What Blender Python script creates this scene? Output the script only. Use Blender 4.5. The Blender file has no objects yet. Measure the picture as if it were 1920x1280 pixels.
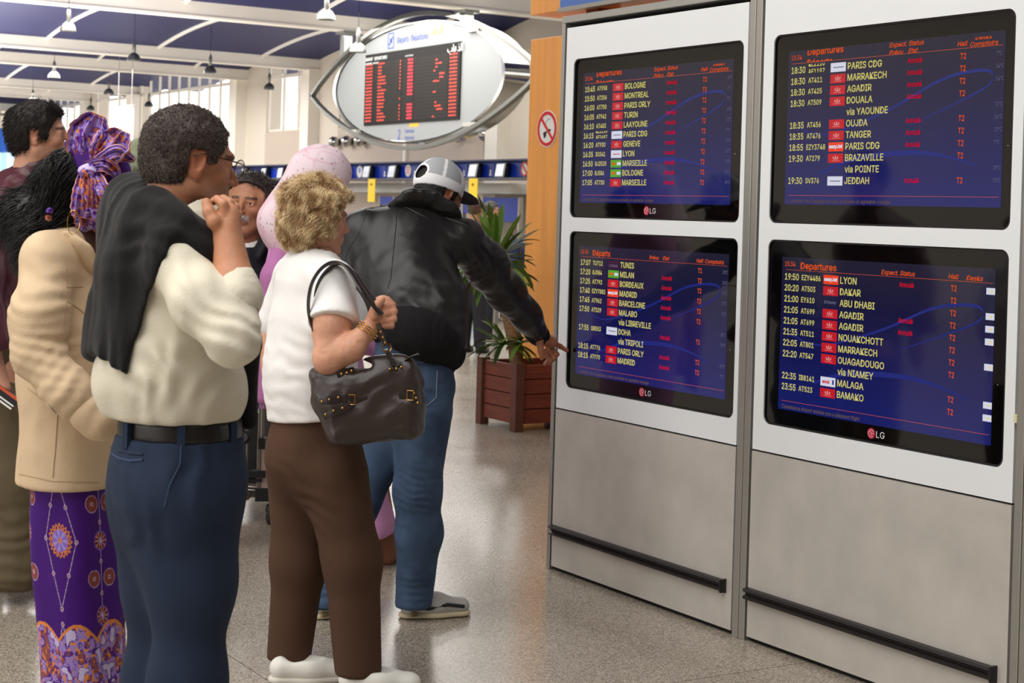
import bpy, bmesh, math, random
import numpy as np
from mathutils import Vector, Matrix, Euler
from mathutils.geometry import tessellate_polygon
rng = random.Random(7)
SC = bpy.context.scene
COL = SC.collection

# ------------------------------------------------------------ camera, world, light, exposure
F = 3100.; CX = 960.; CY = 401.; ROLL = .03; EYE = 1.48; YAW = math.radians(31.65)
_c, _s = math.cos(ROLL), math.sin(ROLL); _ca, _sa = math.cos(YAW), math.sin(YAW)
RIGHT0 = Vector((_ca, -_sa, 0)); FWD = Vector((_sa, _ca, 0)); UPZ = Vector((0, 0, 1))
cam_d = bpy.data.cameras.new('camera'); cam = bpy.data.objects.new('camera', cam_d); COL.objects.link(cam)
cr = RIGHT0 * _c + UPZ * _s; cu = UPZ * _c - RIGHT0 * _s
cam.matrix_world = Matrix(((cr.x, cu.x, -FWD.x, 0), (cr.y, cu.y, -FWD.y, 0), (cr.z, cu.z, -FWD.z, EYE), (0, 0, 0, 1)))
cam_d.sensor_width = 36; cam_d.lens = 36 * F / 1920; cam_d.shift_y = -239 / 1920; cam_d.clip_end = 400
cam_d.dof.use_dof = True; cam_d.dof.focus_distance = 5.0; cam_d.dof.aperture_fstop = 10
SC.camera = cam
w = bpy.data.worlds.new('world'); SC.world = w; w.use_nodes = True
w.node_tree.nodes['Background'].inputs[0].default_value = (1.0, .98, .94, 1)
w.node_tree.nodes['Background'].inputs[1].default_value = 2.6
def area(name, loc, sx, sy, power, col=(1, .97, .92), rot=(0, 0, 0)):
    l = bpy.data.lights.new(name, 'AREA'); l.shape = 'RECTANGLE'; l.size = sx; l.size_y = sy; l.energy = power; l.color = col
    o = bpy.data.objects.new(name, l); o.location = loc; o.rotation_euler = rot; COL.objects.link(o); return o
area("overhead_fill", (-1.5, 3.5, 5.6), 7, 9, 700)  # unseen lamps added under the closed ceiling as soft overhead fill
area('overhead_fill', (8, 16, 5.6), 9, 12, 1000)
area('overhead_fill', (12, 30, 5.4), 12, 8, 2200)
area('overhead_fill', (11, 47, 5.3), 12, 8, 2600)
area('overhead_fill', (11, 63, 5.3), 12, 8, 2600)
area('overhead_fill', (-6, 20, 5.6), 9, 18, 800)  # added to brighten the left hall that the monitor glass reflects
area('bounce_fill', (6, 36, 3.0), 12, 22, 3200, (1, .97, .92), (math.pi, 0, 0))  # upward lamps added in mid-air, standing in for light bounced off the floor
area('bounce_fill', (8, 62, 3.0), 12, 22, 2600, (1, .97, .92), (math.pi, 0, 0))
area('side_fill', (-11.5, 3, 2.8), 4.4, 12, 420, (1, .98, .96), (0, -math.pi/2, 0))  # unseen lamp added before the solid left wall as side fill
SC.view_settings.view_transform = 'Standard'; SC.view_settings.look = 'None'; SC.view_settings.exposure = 0.0
SC.view_settings.gamma = 1; SC.view_settings.use_curve_mapping = False
SC.cycles.max_bounces = 7; SC.cycles.diffuse_bounces = 4; SC.cycles.glossy_bounces = 3

# ------------------------------------------------------------ pixel / world helpers (photo pixel + distance -> a real point)
def ray(u, v):
    du, dv = u - CX, v - CY; x = (du*_c + dv*_s)/F; d = (-du*_s + dv*_c)/F
    return np.array([x*_ca + _sa, -x*_sa + _ca, -d])
def P(u, v, z):
    r = ray(u, v)*z; r[2] += EYE; return r
def on(u, v, ax, val):
    r = ray(u, v); z = (val - (EYE if ax == 2 else 0))/r[ax]; p = r*z; p[2] += EYE; return p

# ------------------------------------------------------------ materials
def lin(c):
    return tuple(((x/255)/12.92 if x/255 <= .04045 else ((x/255 + .055)/1.055)**2.4) for x in c)
MATS = {}
def mat(name, rgb=(128, 128, 128), rough=.6, metal=0, spec=.5, bump=0, bscale=60, var=0, vscale=8, emit=None, estr=1, stretch=(1, 1, 1), attr=None, coat=0, alpha=1, sheen=0, wr=0, wsc=7, wst=(1, 1, .6), trans=0):
    if name in MATS: return MATS[name]
    m = bpy.data.materials.new(name); MATS[name] = m; m.use_nodes = True
    nt = m.node_tree; b = nt.nodes['Principled BSDF']; L = nt.links
    col = (*lin(rgb), 1)
    b.inputs['Base Color'].default_value = col; b.inputs['Roughness'].default_value = rough; b.inputs['Metallic'].default_value = metal
    b.inputs['Specular IOR Level'].default_value = spec; b.inputs['Coat Weight'].default_value = coat
    b.inputs['Sheen Weight'].default_value = sheen; b.inputs['Alpha'].default_value = alpha; b.inputs['Transmission Weight'].default_value = trans
    tc = nt.nodes.new('ShaderNodeTexCoord'); mp = nt.nodes.new('ShaderNodeMapping'); mp.inputs['Scale'].default_value = stretch
    L.new(tc.outputs['Object'], mp.inputs['Vector'])
    src = None
    if attr:
        a = nt.nodes.new('ShaderNodeAttribute'); a.attribute_name = attr; src = a.outputs['Color']
    if var:
        n = nt.nodes.new('ShaderNodeTexNoise'); n.inputs['Scale'].default_value = vscale; n.inputs['Detail'].default_value = 4
        L.new(mp.outputs[0], n.inputs['Vector'])
        r = nt.nodes.new('ShaderNodeMapRange'); r.inputs[1].default_value = .3; r.inputs[2].default_value = .7
        r.inputs[3].default_value = 1 - var; r.inputs[4].default_value = 1 + var; L.new(n.outputs[0], r.inputs[0])
        mx = nt.nodes.new('ShaderNodeVectorMath'); mx.operation = 'SCALE'
        if src: L.new(src, mx.inputs[0])
        else: mx.inputs[0].default_value = col[:3]
        L.new(r.outputs[0], mx.inputs['Scale']); src = mx.outputs[0]
    if src: L.new(src, b.inputs['Base Color'])
    if bump:
        n = nt.nodes.new('ShaderNodeTexNoise'); n.inputs['Scale'].default_value = bscale; n.inputs['Detail'].default_value = 5
        L.new(mp.outputs[0], n.inputs['Vector'])
        bp = nt.nodes.new('ShaderNodeBump'); bp.inputs['Strength'].default_value = 1; bp.inputs['Distance'].default_value = bump
        L.new(n.outputs[0], bp.inputs['Height']); L.new(bp.outputs[0], b.inputs['Normal'])
        if wr:
            mw = nt.nodes.new('ShaderNodeMapping'); mw.inputs['Scale'].default_value = wst; L.new(tc.outputs['Object'], mw.inputs['Vector'])
            n2 = nt.nodes.new('ShaderNodeTexNoise'); n2.noise_type = 'RIDGED_MULTIFRACTAL'; n2.inputs['Scale'].default_value = wsc; n2.inputs['Detail'].default_value = 2.5; n2.inputs['Distortion'].default_value = .9
            L.new(mw.outputs[0], n2.inputs['Vector']); b2 = nt.nodes.new('ShaderNodeBump'); b2.inputs['Strength'].default_value = 1; b2.inputs['Distance'].default_value = wr
            L.new(n2.outputs[0], b2.inputs['Height']); L.new(b2.outputs[0], bp.inputs['Normal'])
    if emit:
        b.inputs['Emission Color'].default_value = (*lin(emit), 1); b.inputs['Emission Strength'].default_value = estr
    return m

# ------------------------------------------------------------ objects
def link(o, parent=None):
    COL.objects.link(o)
    if parent is not None: o.parent = parent
    return o
def tag(o, label=None, cat=None, group=None, kind=None):
    if label: o['label'] = label
    if cat: o['category'] = cat
    if group: o['group'] = group
    if kind: o['kind'] = kind
    return o
def thing(name, label, cat, loc=(0, 0, 0), group=None, rz=0):
    o = bpy.data.objects.new(name, None); o.empty_display_size = .1; o.location = loc; o.rotation_euler = (0, 0, rz)
    COL.objects.link(o); return tag(o, label, cat, group)
def mesh(name, V, Fc, m, parent=None, smooth=False, world=True, col=None, mats=None, mi=None):
    me = bpy.data.meshes.new(name)
    V = np.asarray(V, dtype=np.float64).reshape(-1, 3)
    if parent is not None and world:
        mw = parent.matrix_basis if parent.parent is None else parent.parent.matrix_basis @ parent.matrix_basis
        inv = np.array(mw.inverted()); V = V @ inv[:3, :3].T + inv[:3, 3]
    if isinstance(Fc, np.ndarray) and Fc.ndim == 2:
        n, k = Fc.shape
        me.vertices.add(len(V)); me.vertices.foreach_set('co', V.astype(np.float32).ravel())
        me.loops.add(n*k); me.loops.foreach_set('vertex_index', Fc.astype(np.int32).ravel())
        me.polygons.add(n); me.polygons.foreach_set('loop_start', np.arange(0, n*k, k, dtype=np.int32)); me.polygons.foreach_set('loop_total', np.full(n, k, dtype=np.int32))
        me.update(calc_edges=True); me.validate()
    else:
        me.from_pydata([tuple(x) for x in V], [], [tuple(int(q) for q in f) for f in Fc]); me.update()
    for mm in (mats or [m]): me.materials.append(mm)
    if mi is not None: me.polygons.foreach_set('material_index', np.asarray(mi, dtype=np.int32))
    if smooth: me.polygons.foreach_set('use_smooth', [True]*len(me.polygons))
    if col is not None:
        a = me.color_attributes.new('Col', 'FLOAT_COLOR', 'POINT'); c4 = np.ones((len(V), 4), dtype=np.float32); c4[:, :3] = col
        a.data.foreach_set('color', c4.ravel())
    o = bpy.data.objects.new(name, me)
    return link(o, parent)
class MB:
    """collects boxes, tubes and prisms; build() links them as one mesh object"""
    def __init__(s): s.V = []; s.F = []; s.mi = []; s.cur = 0
    def add(s, V, Fc):
        o = len(s.V); s.V += [tuple(float(q) for q in v) for v in V]; s.F += [tuple(int(i) + o for i in f) for f in Fc]; s.mi += [s.cur]*len(Fc); return s
    def box(s, lo, hi, bev=0):
        x0, y0, z0 = lo; x1, y1, z1 = hi
        if x0 > x1: x0, x1 = x1, x0
        if y0 > y1: y0, y1 = y1, y0
        if z0 > z1: z0, z1 = z1, z0
        if bev <= 0:
            V = [(x0,y0,z0),(x1,y0,z0),(x1,y1,z0),(x0,y1,z0),(x0,y0,z1),(x1,y0,z1),(x1,y1,z1),(x0,y1,z1)]
            return s.add(V, [(3,2,1,0),(4,5,6,7),(0,1,5,4),(1,2,6,5),(2,3,7,6),(3,0,4,7)])
        bm = bmesh.new(); bmesh.ops.create_cube(bm, size=1)
        for v in bm.verts: v.co = Vector(((x0+x1)/2 + v.co.x*(x1-x0), (y0+y1)/2 + v.co.y*(y1-y0), (z0+z1)/2 + v.co.z*(z1-z0)))
        bmesh.ops.bevel(bm, geom=bm.edges[:], offset=bev, segments=2, affect='EDGES', profile=.5)
        bm.verts.index_update(); s.add([v.co for v in bm.verts], [[v.index for v in f.verts] for f in bm.faces]); bm.free(); return s
    def tube(s, pts, r, n=8, cap=True, flat=None):
        pts = [Vector(p) for p in pts]; R = r if isinstance(r, (list, tuple)) else [r]*len(pts)
        t0 = (pts[1]-pts[0]).normalized(); up = Vector((0,0,1)) if abs(t0.z) < .9 else Vector((1,0,0))
        nrm = t0.cross(up).normalized(); V = []; Fc = []
        for i, p in enumerate(pts):
            t = (pts[min(i+1, len(pts)-1)] - pts[max(i-1, 0)]).normalized()
            nrm = (nrm - t*nrm.dot(t)).normalized(); b = t.cross(nrm)
            for k in range(n):
                a = 2*math.pi*k/n; V.append(p + (nrm*math.cos(a)*R[i] + b*math.sin(a)*R[i]*(flat or 1)))
        for i in range(len(pts)-1):
            for k in range(n): Fc.append((i*n+k, i*n+(k+1)%n, (i+1)*n+(k+1)%n, (i+1)*n+k))
        if cap: Fc += [tuple(range(n))[::-1], tuple((len(pts)-1)*n+k for k in range(n))]
        return s.add(V, Fc)
    def lathe(s, prof, c=(0,0,0), n=24, axis=None):
        V = []; Fc = []; M = Matrix.Identity(3) if axis is None else Vector((0,0,1)).rotation_difference(Vector(axis)).to_matrix()
        for r, z in prof:
            for k in range(n):
                a = 2*math.pi*k/n; V.append(Vector(c) + M @ Vector((r*math.cos(a), r*math.sin(a), z)))
        for i in range(len(prof)-1):
            for k in range(n): Fc.append((i*n+k, i*n+(k+1)%n, (i+1)*n+(k+1)%n, (i+1)*n+k))
        if prof[0][0] > 1e-5: Fc.append(tuple(range(n))[::-1])
        if prof[-1][0] > 1e-5: Fc.append(tuple((len(prof)-1)*n+k for k in range(n)))
        return s.add(V, Fc)
    def prism(s, loops, fn, d0, d1):
        """2D outline with holes; fn(a, b, d) maps to space; between depths d0 and d1"""
        L3 = [[Vector((a, b, 0)) for a, b in lp] for lp in loops]; tri = tessellate_polygon(L3)
        flat = [p for lp in loops for p in lp]; n = len(flat)
        V = [fn(a, b, d0) for a, b in flat] + [fn(a, b, d1) for a, b in flat]
        Fc = [tuple(t) for t in tri] + ([tuple(n + i for i in t)[::-1] for t in tri] if d1 != d0 else [])
        o = 0
        if d1 != d0:
            for lp in loops:
                k = len(lp); Fc += [(o+i, o+(i+1) % k, n+o+(i+1) % k, n+o+i) for i in range(k)]; o += k
        else: V = V[:n]
        return s.add(V, Fc)
    def build(s, name, m, parent=None, smooth=False, world=True, mats=None):
        o = mesh(name, s.V, s.F, m, parent, smooth, world, mats=mats, mi=s.mi if mats else None)
        bm = bmesh.new(); bm.from_mesh(o.data); bmesh.ops.recalc_face_normals(bm, faces=bm.faces[:]); bm.to_mesh(o.data); bm.free()
        if smooth: smooth_angle(o)
        return o
def smooth_angle(o, deg=40):
    try: o.data.set_sharp_from_angle(angle=math.radians(deg))
    except Exception: pass
def rrect(x0, z0, x1, z1, r, n=6):
    pts = []
    for cx, cz, a0 in ((x1-r, z1-r, 0), (x0+r, z1-r, 90), (x0+r, z0+r, 180), (x1-r, z0+r, 270)):
        for k in range(n+1):
            a = math.radians(a0 + 90*k/n); pts.append((cx + r*math.cos(a), cz + r*math.sin(a)))
    return pts
def rect(x0, z0, x1, z1): return [(x0,z0),(x1,z0),(x1,z1),(x0,z1)]
def circ(x, z, r, n=24, rz=None): return [(x + r*math.cos(2*math.pi*k/n), z + (rz or r)*math.sin(2*math.pi*k/n)) for k in range(n)]

# ------------------------------------------------------------ lettering: queued, converted once, laid on its surface
TXT = []
try:   # the sans-serif that ships inside Blender; its built-in face otherwise
    SANS = bpy.data.fonts.load(bpy.utils.system_resource('DATAFILES') + '/fonts/Inter.woff2')
except Exception: SANS = None
def text(s, size, bold=.0, shear=0, sx=1.0, align='LEFT'):
    k = (s, size, bold, shear, sx, align)
    c = bpy.data.curves.new('t', 'FONT'); c.body = s; c.font = SANS if (SANS is not None and s.isascii() or SANS is not None and ord(max(s)) < 0x200) else c.font; c.size = size; c.bevel_depth = (.010+bold*.9)*size if bold > 0 else (0 if bold < 0 else .004*size); c.bevel_resolution = 0; c.shear = shear; c.align_x = align; c.resolution_u = 1
    o = bpy.data.objects.new('t', c); o.scale = (sx, 1, 1); COL.objects.link(o); TXT.append([o, sx, None]); return len(TXT)-1
def flush_text():
    dg = bpy.context.evaluated_depsgraph_get()
    for t in TXT:
        if t[2] is None:
            me = bpy.data.meshes.new_from_object(t[0].evaluated_get(dg))
            V = np.array([v.co[:] for v in me.vertices]).reshape(-1, 3); V[:, 0] *= t[1]
            t[2] = (V, [tuple(p.vertices) for p in me.polygons])
            bpy.data.meshes.remove(me)
    for t in TXT:
        if t[0] is not None:
            c = t[0].data; bpy.data.objects.remove(t[0]); bpy.data.curves.remove(c); t[0] = None
def clip2(V, Fc, lo=None, hi=None):
    if (lo is None and hi is None) or len(V) == 0: return V, Fc
    bm = bmesh.new(); vs = [bm.verts.new(v) for v in V]
    for f in Fc:
        try: bm.faces.new([vs[i] for i in f])
        except ValueError: pass
    for co, no in (((0, lo, 0), (0, -1, 0)) if lo is not None else (None, None), ((0, hi, 0), (0, 1, 0)) if hi is not None else (None, None)):
        if co is not None: bmesh.ops.bisect_plane(bm, geom=bm.verts[:]+bm.edges[:]+bm.faces[:], plane_co=co, plane_no=no, clear_outer=True)
    bm.verts.index_update(); V = np.array([v.co[:] for v in bm.verts]).reshape(-1, 3); Fc = [[v.index for v in f.verts] for f in bm.faces]; bm.free()
    return V, Fc
# ============================================================ materials used in many places
M_floor = mat('terrazzo', (150, 138, 126), .22, spec=.5)
def build_floor_mat():
    m = M_floor; nt = m.node_tree; L = nt.links; b = nt.nodes['Principled BSDF']
    tc = nt.nodes.new('ShaderNodeTexCoord')
    n1 = nt.nodes.new('ShaderNodeTexVoronoi'); n1.inputs['Scale'].default_value = 230; L.new(tc.outputs['Object'], n1.inputs['Vector'])
    r1 = nt.nodes.new('ShaderNodeValToRGB'); e = r1.color_ramp; e.elements[0].position = .0; e.elements[0].color = (*lin((104, 95, 84)), 1)
    e.elements[1].position = 1; e.elements[1].color = (*lin((196, 187, 172)), 1)
    x = e.elements.new(.3); x.color = (*lin((142, 132, 118)), 1); x = e.elements.new(.62); x.color = (*lin((160, 150, 136)), 1)
    sp = nt.nodes.new('ShaderNodeSeparateColor'); L.new(n1.outputs['Color'], sp.inputs[0]); L.new(sp.outputs[0], r1.inputs[0])
    n2 = nt.nodes.new('ShaderNodeTexNoise'); n2.inputs['Scale'].default_value = 1.3; n2.inputs['Detail'].default_value = 4; L.new(tc.outputs['Object'], n2.inputs['Vector'])
    mr = nt.nodes.new('ShaderNodeMapRange'); mr.inputs[3].default_value = .88; mr.inputs[4].default_value = 1.1; L.new(n2.outputs[0], mr.inputs[0])
    mx = nt.nodes.new('ShaderNodeVectorMath'); mx.operation = 'SCALE'; L.new(r1.outputs[0], mx.inputs[0]); L.new(mr.outputs[0], mx.inputs['Scale']); L.new(mx.outputs[0], b.inputs['Base Color'])
    mr2 = nt.nodes.new('ShaderNodeMapRange'); mr2.inputs[3].default_value = .14; mr2.inputs[4].default_value = .3; L.new(n2.outputs[0], mr2.inputs[0]); L.new(mr2.outputs[0], b.inputs['Roughness'])
    b2 = nt.nodes.new('ShaderNodeTexNoise'); b2.inputs['Scale'].default_value = 3; L.new(tc.outputs['Object'], b2.inputs['Vector'])
    bp = nt.nodes.new('ShaderNodeBump'); bp.inputs['Distance'].default_value = .002; bp.inputs['Strength'].default_value = .4; L.new(b2.outputs[0], bp.inputs['Height']); L.new(bp.outputs[0], b.inputs['Normal'])
build_floor_mat()
M_white = mat('white_paint', (244, 238, 226), .5, var=.03, vscale=.7)
M_cream = mat('cream_wall', (222, 212, 196), .6, var=.03, vscale=.5)
M_beige = mat('beige_panel', (200, 184, 168), .6, var=.03, vscale=.8)
M_navy = mat('navy_ceiling', (24, 30, 88), .55, bump=.004, bscale=3, stretch=(.3, 6, 1))
M_strip = mat('ceiling_rib', (250, 247, 238), .5)
M_steel = mat('brushed_steel', (206, 201, 194), .42, metal=.35, bump=.0003, bscale=30, stretch=(1, 1, 1), var=.09, vscale=5)
M_alu = mat('aluminium', (176, 174, 168), .38, metal=.75)
M_panel = mat('grey_lacquer', (232, 235, 237), .42, metal=.0, var=.02, vscale=1.5)
M_black = mat('black_rubber', (26, 22, 22), .45)
M_gap = mat('dark_gap', (18, 14, 13), .7)
M_glass = mat('bezel_glass', (7, 6, 7), .04, spec=.6)
M_chrome = mat('chrome', (190, 190, 186), .12, metal=1)
M_blue = mat('counter_blue', (30, 58, 150), .4)
M_orange = mat('orange_veneer', (240, 164, 84), .38, var=.10, vscale=3, stretch=(4, 4, .35))
M_yellow = mat('yellow_tag', (250, 214, 10), .5)
M_whitep = mat('white_plastic', (235, 235, 232), .35)

def struct(o, label=None): o['kind'] = 'structure'; 
# ------------------------------------------------------------ the setting
WX = 20.5
# floor with its large slabs: each joint is a thin recessed gap between pieces
fb = MB(); fb.box((-12, -12, -.2), (27, 96, -.004)); flo = fb.build('floor', mat('grout', (96, 88, 80), .6)); struct(flo)
jx = [-12, -5.2, -1.2, 2.1, 5.22, 8.3, 12.3, 16.3, 27]; jy = [-12, -4, 0, 4.2, 7.6, 9.02, 13, 17, 21, 26, 32, 40, 50, 62, 78, 96]
for i in range(len(jx)-1):
    for j in range(len(jy)-1):
        g = .0022; b = MB(); b.box((jx[i]+g, jy[j]+g, -.004), (jx[i+1]-g, jy[j+1]-g, 0)); b.build('slab', M_floor, flo)
# window wall at WX: piers, sills, openings
wall = MB()
openings = [(-8, -2), (2, 10), (13, 21), (23.4, 28.2), (34.6, 42.85), (44.75, 48.05), (51.2, 60.1), (61.3, 65.4), (67.5, 75.5), (78, 84), (86, 94)]
prev = -12
for a, b in openings:
    wall.box((WX, prev, 0), (WX+.5, a, 7.2)); wall.box((WX, a, 0), (WX+.5, b, 3.8)); wall.box((WX, a, 6.4), (WX+.5, b, 7.2)); prev = b
wall.box((WX, prev, 0), (WX+.5, 96, 7.2)); wo = wall.build('wall_right', M_cream); struct(wo)
bm_ = MB()
for a, b in openings: bm_.box((WX-.03, a+.02, .0), (WX, b-.02, 3.8))
bo = bm_.build('trim_1', M_beige); struct(bo)
for n, (a, b) in enumerate(openings):
    fr = MB(); fr.box((WX+.1, a, 3.8), (WX+.2, b, 3.88)); fr.box((WX+.1, a, 5.45), (WX+.2, b, 5.55))
    fo = fr.build('window_%d' % (n+1), M_white); struct(fo)
    k = max(2, int(round((b-a)/(1.0 if b-a > 6 else 1.3))))
    for q in range(k+1):
        y = a + (b-a)*q/k; m = MB(); m.box((WX+.06, y-.035, 3.8), (WX+.14, y+.035, 6.4)); m.build('mullion', M_white, fo)
for (lo, hi, nm) in [((-12.3, -12, 0), (-12, 96, 7.2), 'wall_left'), ((-12.3, -12.3, 0), (27, -12, 7.2), 'wall_back'), ((-12.3, 96, 0), (27, 96.3, 7.2), 'wall_front')]:
    b = MB(); b.box(lo, hi); struct(b.build(nm, M_cream))
# round pier face beside the board (darker reveal)
for n, y in enumerate((33.75, 44.45, 50.0, 60.3, 66.1)):
    b = MB(); b.box((WX-.35, y-.28, 0), (WX, y+.28, 5.54)); struct(b.build('trim_%d' % (n+2), M_white))
b = MB(); b.box((WX-.1, 38.55, 0), (WX, 38.68, 3.8)); struct(b.build('trim_8', M_white))
# beams and vaulted navy ceiling
BY = [-9.0, 1.7, 7.1, 17.8, 23.2, 28.5, 34.0, 44.4, 49.8, 60.4, 66.0, 76.6, 82, 92.6]
for n, y in enumerate(BY):
    b = MB(); b.box((-12, y-.16, 5.54), (WX+.1, y+.16, 5.92)); b.box((-12, y-.19, 5.50), (WX+.1, y+.19, 5.54))
    struct(b.build('beam_%d' % (n+1), M_white))
def vault(y0, y1, n):
    rise = .45*(y1-y0)/10.6 if y1-y0 > 7 else .35; N = 14; V = []; Fc = []
    def pt(t, x, off=0):
        return (x, y0 + (y1-y0)*t, 5.80 + rise*4*t*(1-t) + off)
    xs = [-12, 23]
    for x in xs:
        for i in range(N+1): V.append(pt(i/N, x))
    for x in xs:
        for i in range(N+1): V.append(pt(i/N, x, .08))
    K = N+1
    for i in range(N):
        Fc += [(i, i+1, K+i+1, K+i), (2*K+i, 3*K+i, 3*K+i+1, 2*K+i+1)]
    o = MB().add(V, Fc).build('ceiling' if n == 0 else 'ceiling_%d' % n, M_navy, smooth=True); struct(o)
    x = -9.2
    while x < 20.4:
        b = MB(); VV = []; FF = []
        for i in range(N+1):
            for dx, dz in ((-.032, -.07), (.032, -.07), (.032, .01), (-.032, .01)): VV.append(pt(i/N, x+dx, dz))
        for i in range(N):
            for k in range(4): FF.append((4*i+k, 4*i+(k+1) % 4, 4*i+4+(k+1) % 4, 4*i+4+k))
        FF += [(0, 1, 2, 3), (4*N+3, 4*N+2, 4*N+1, 4*N)]
        b.add(VV, FF).build('rib', M_strip, o); x += 3.1
for n in range(len(BY)-1): vault(BY[n], BY[n+1], n)
b = MB(); b.box((-12.3, -12.3, 6.9), (27, 96.3, 7.1)); struct(b.build('roof', M_white))

# ------------------------------------------------------------ bell lamps
bulb = mat('lamp_bulb', (255, 250, 240), .3, emit=(255, 250, 238), estr=1.3)
M_bell = mat('lamp_aluminium', (120, 120, 115), .25, metal=.8); M_belld = mat('lamp_body', (120, 118, 112), .35, metal=.7)
lampw = ['first bell lamp at the upper left of the hall', 'bell lamp hanging above the man in the cream shirt', 'bell lamp above the dark-haired man', 'bell lamp above and left of the cream-shirt man', 'bell lamp between the cream-shirt man and the departure board, the larger one', 'smaller dark bell lamp beside the window column left of the board', 'small far bell lamp just above the cream-shirt man\'s hair', 'bell lamp cut by the top edge above the departure board', 'bell lamp in front of the upper left of the departure board', 'small far bell lamp right above the dark-haired man\'s crown', 'farthest bell lamp above the purple headwrap']
lamps = [(128, 58), (251, 114), (101, 146), (204, 177), (394, 137), (505, 168), (279, 200), (612, 37), (671, 98), (61, 193), (170, 207)]
first = None
for n, (u, v) in enumerate(lamps):
    d = -((-(u-CX))*0 + (-(u-CX)*_s + (v-CY)*_c)); z = 3.47*F/d if n != 8 else 33.0; p = P(u, v, z)
    if first is None:
        t = thing('pendant_lamp', 'x', 'lamp', p)
        MB().lathe([(.17, 0), (.168, .03), (.15, .09), (.11, .15), (.05, .195), (.035, .2), (.045, .19), (.10, .14), (.14, .085), (.158, .03), (.162, 0), (.17, 0)], p, 20).build('shade', M_bell, t, True)
        MB().lathe([(.03, .19), (.045, .22), (.045, .40), (.03, .45), (.012, .5)], p, 14).build('housing', M_belld, t, True)
        MB().lathe([(0, .06), (.05, .07), (.06, .11), (.03, .17)], p, 12).build('bulb', bulb, t, True)
        MB().tube([Vector(p)+Vector((0,0,.5)), Vector(p)+Vector((0,0,1.30))], .006, 5).build('cable', M_gap, t)
        first = t
    else:
        t = first.copy(); COL.objects.link(t); t.location = p
        for ch in first.children:
            q = ch.copy(); COL.objects.link(q); q.parent = t
    t['label'] = 'silver ' + lampw[n]; t['group'] = 'bell lamps under the navy ceiling'

# ------------------------------------------------------------ wall spot lamps (chrome globes)
spots = [(42.69, 'leftmost of the three grouped chrome globes under the board'), (41.87, 'middle of the three grouped chrome globes under the board'), (41.07, 'right of the three grouped chrome globes under the board'), (35.6, 'chrome wall globe beneath the lower right rim of the board'), (34.3, 'chrome wall globe at the right end under the board'), (50.57, 'chrome wall globe by the cream-shirt man\'s forehead')]
for y, lb in spots:
    t = thing('wall_lamp', lb, 'lamp', (WX-.2, y, 3.37), group='chrome wall globes')
    MB().lathe([(0, -.17), (.09, -.14), (.145, -.08), (.16, 0), (.145, .08), (.09, .14), (0, .17)], (WX-.2, y, 3.37), 18).build('globe', M_chrome, t, True)
    MB().lathe([(.09, 0), (.09, .1)], (WX-.12, y, 3.37), 14, axis=(1, 0, 0)).build('mount', M_gap, t)

# ------------------------------------------------------------ hanging departure board (eye shape)
BX = 16.35
def bf(a, b, d): return (BX - d, a, b)
bd = thing('departure_board', 'large grey oval departures board in an eye-shaped metal frame hanging from the ceiling', 'information board', (BX, 30.8, 3))
bcy, bcz = 30.46, 4.15
oval = [(bcy + 3.62*math.cos(t), bcz + 1.21*math.sin(t)) for t in [2*math.pi*k/64 for k in range(64)]]
M_board = mat('board_grey', (128, 131, 131), .5, metal=.2)
MB().prism([oval], bf, 0, .10).build('panel', M_board, bd)
# deep silver rim
rim = MB(); V = []; Fc = []
N = 72
for k in range(N):
    t = 2*math.pi*k/N; cy_, cz_ = math.cos(t), math.sin(t)
    for ro, dd in ((1.0, .14), (1.03, .14), (1.03, -.42), (1.0, -.42)): V.append((BX - dd, bcy + 3.65*ro*cy_, bcz + 1.23*ro*cz_))
for k in range(N):
    for q in range(4): Fc.append((4*k+q, 4*((k+1) % N)+q, 4*((k+1) % N)+(q+1) % 4, 4*k+(q+1) % 4))
rim.add(V, Fc).build('rim', M_chrome, bd, True)
# eye frame: two bowed bars meeting in points
M_barm = mat('frame_bar', (112, 112, 106), .35, metal=.8)
def bow(z0, zb, s, nm):
    pts = []
    ya, yb = 35.3, 25.4
    for k in range(25):
        t = k/24; pts.append((BX - .16, ya + (yb-ya)*t, 4.08 + (zb-4.08)*(math.sin(math.pi*t)**.85)))
    V = []; Fc = []
    for i, p in enumerate(pts):
        for dx, dz in ((-.06, -.042), (.06, -.042), (.06, .042), (-.06, .042)): V.append((p[0]+dx, p[1], p[2]+dz))
    for i in range(24):
        for q in range(4): Fc.append((4*i+q, 4*i+(q+1) % 4, 4*i+4+(q+1) % 4, 4*i+4+q))
    Fc += [(0, 1, 2, 3), (96, 97, 98, 99)]
    MB().add(V, Fc).build('frame_bar', M_barm, bd, True)
bow(0, 5.56, 1, ''); bow(0, 2.78, -1, '')
for y, z0 in ((28.55, 5.35), (34.0, 4.95)):
    MB().box((BX-.05, y-.11, z0-.3), (BX+.15, y+.11, 5.54)).box((BX-.12, y-.22, 5.44), (BX+.22, y+.22, 5.5)).build('hanger', mat('hanger_grey', (140, 142, 138), .4, metal=.6), bd)
for y, z in ((27.9, 5.05), (27.9, 3.2), (33.1, 3.2)):
    MB().box((BX-.2, y-.25, z-.04), (BX-.08, y+.25, z+.04)).build('bracket', M_alu, bd)
DY0, DY1, DZ0, DZ1 = 32.63, 28.43, 3.32, 4.865
MB().box((BX-.13, DY1, DZ0), (BX-.1, DY0, DZ1)).build('flap_display', mat('flap_black', (17, 14, 13), .7, spec=.2), bd)
led = mat('led_red', (150, 40, 24), .5, emit=(235, 52, 26), estr=.42); ledp = mat('led_pink', (160, 20, 40), .5, emit=(255, 24, 60), estr=.65)
slot = mat('slot', (28, 24, 21), .7, spec=.2)
W_ = DY0-DY1
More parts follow.
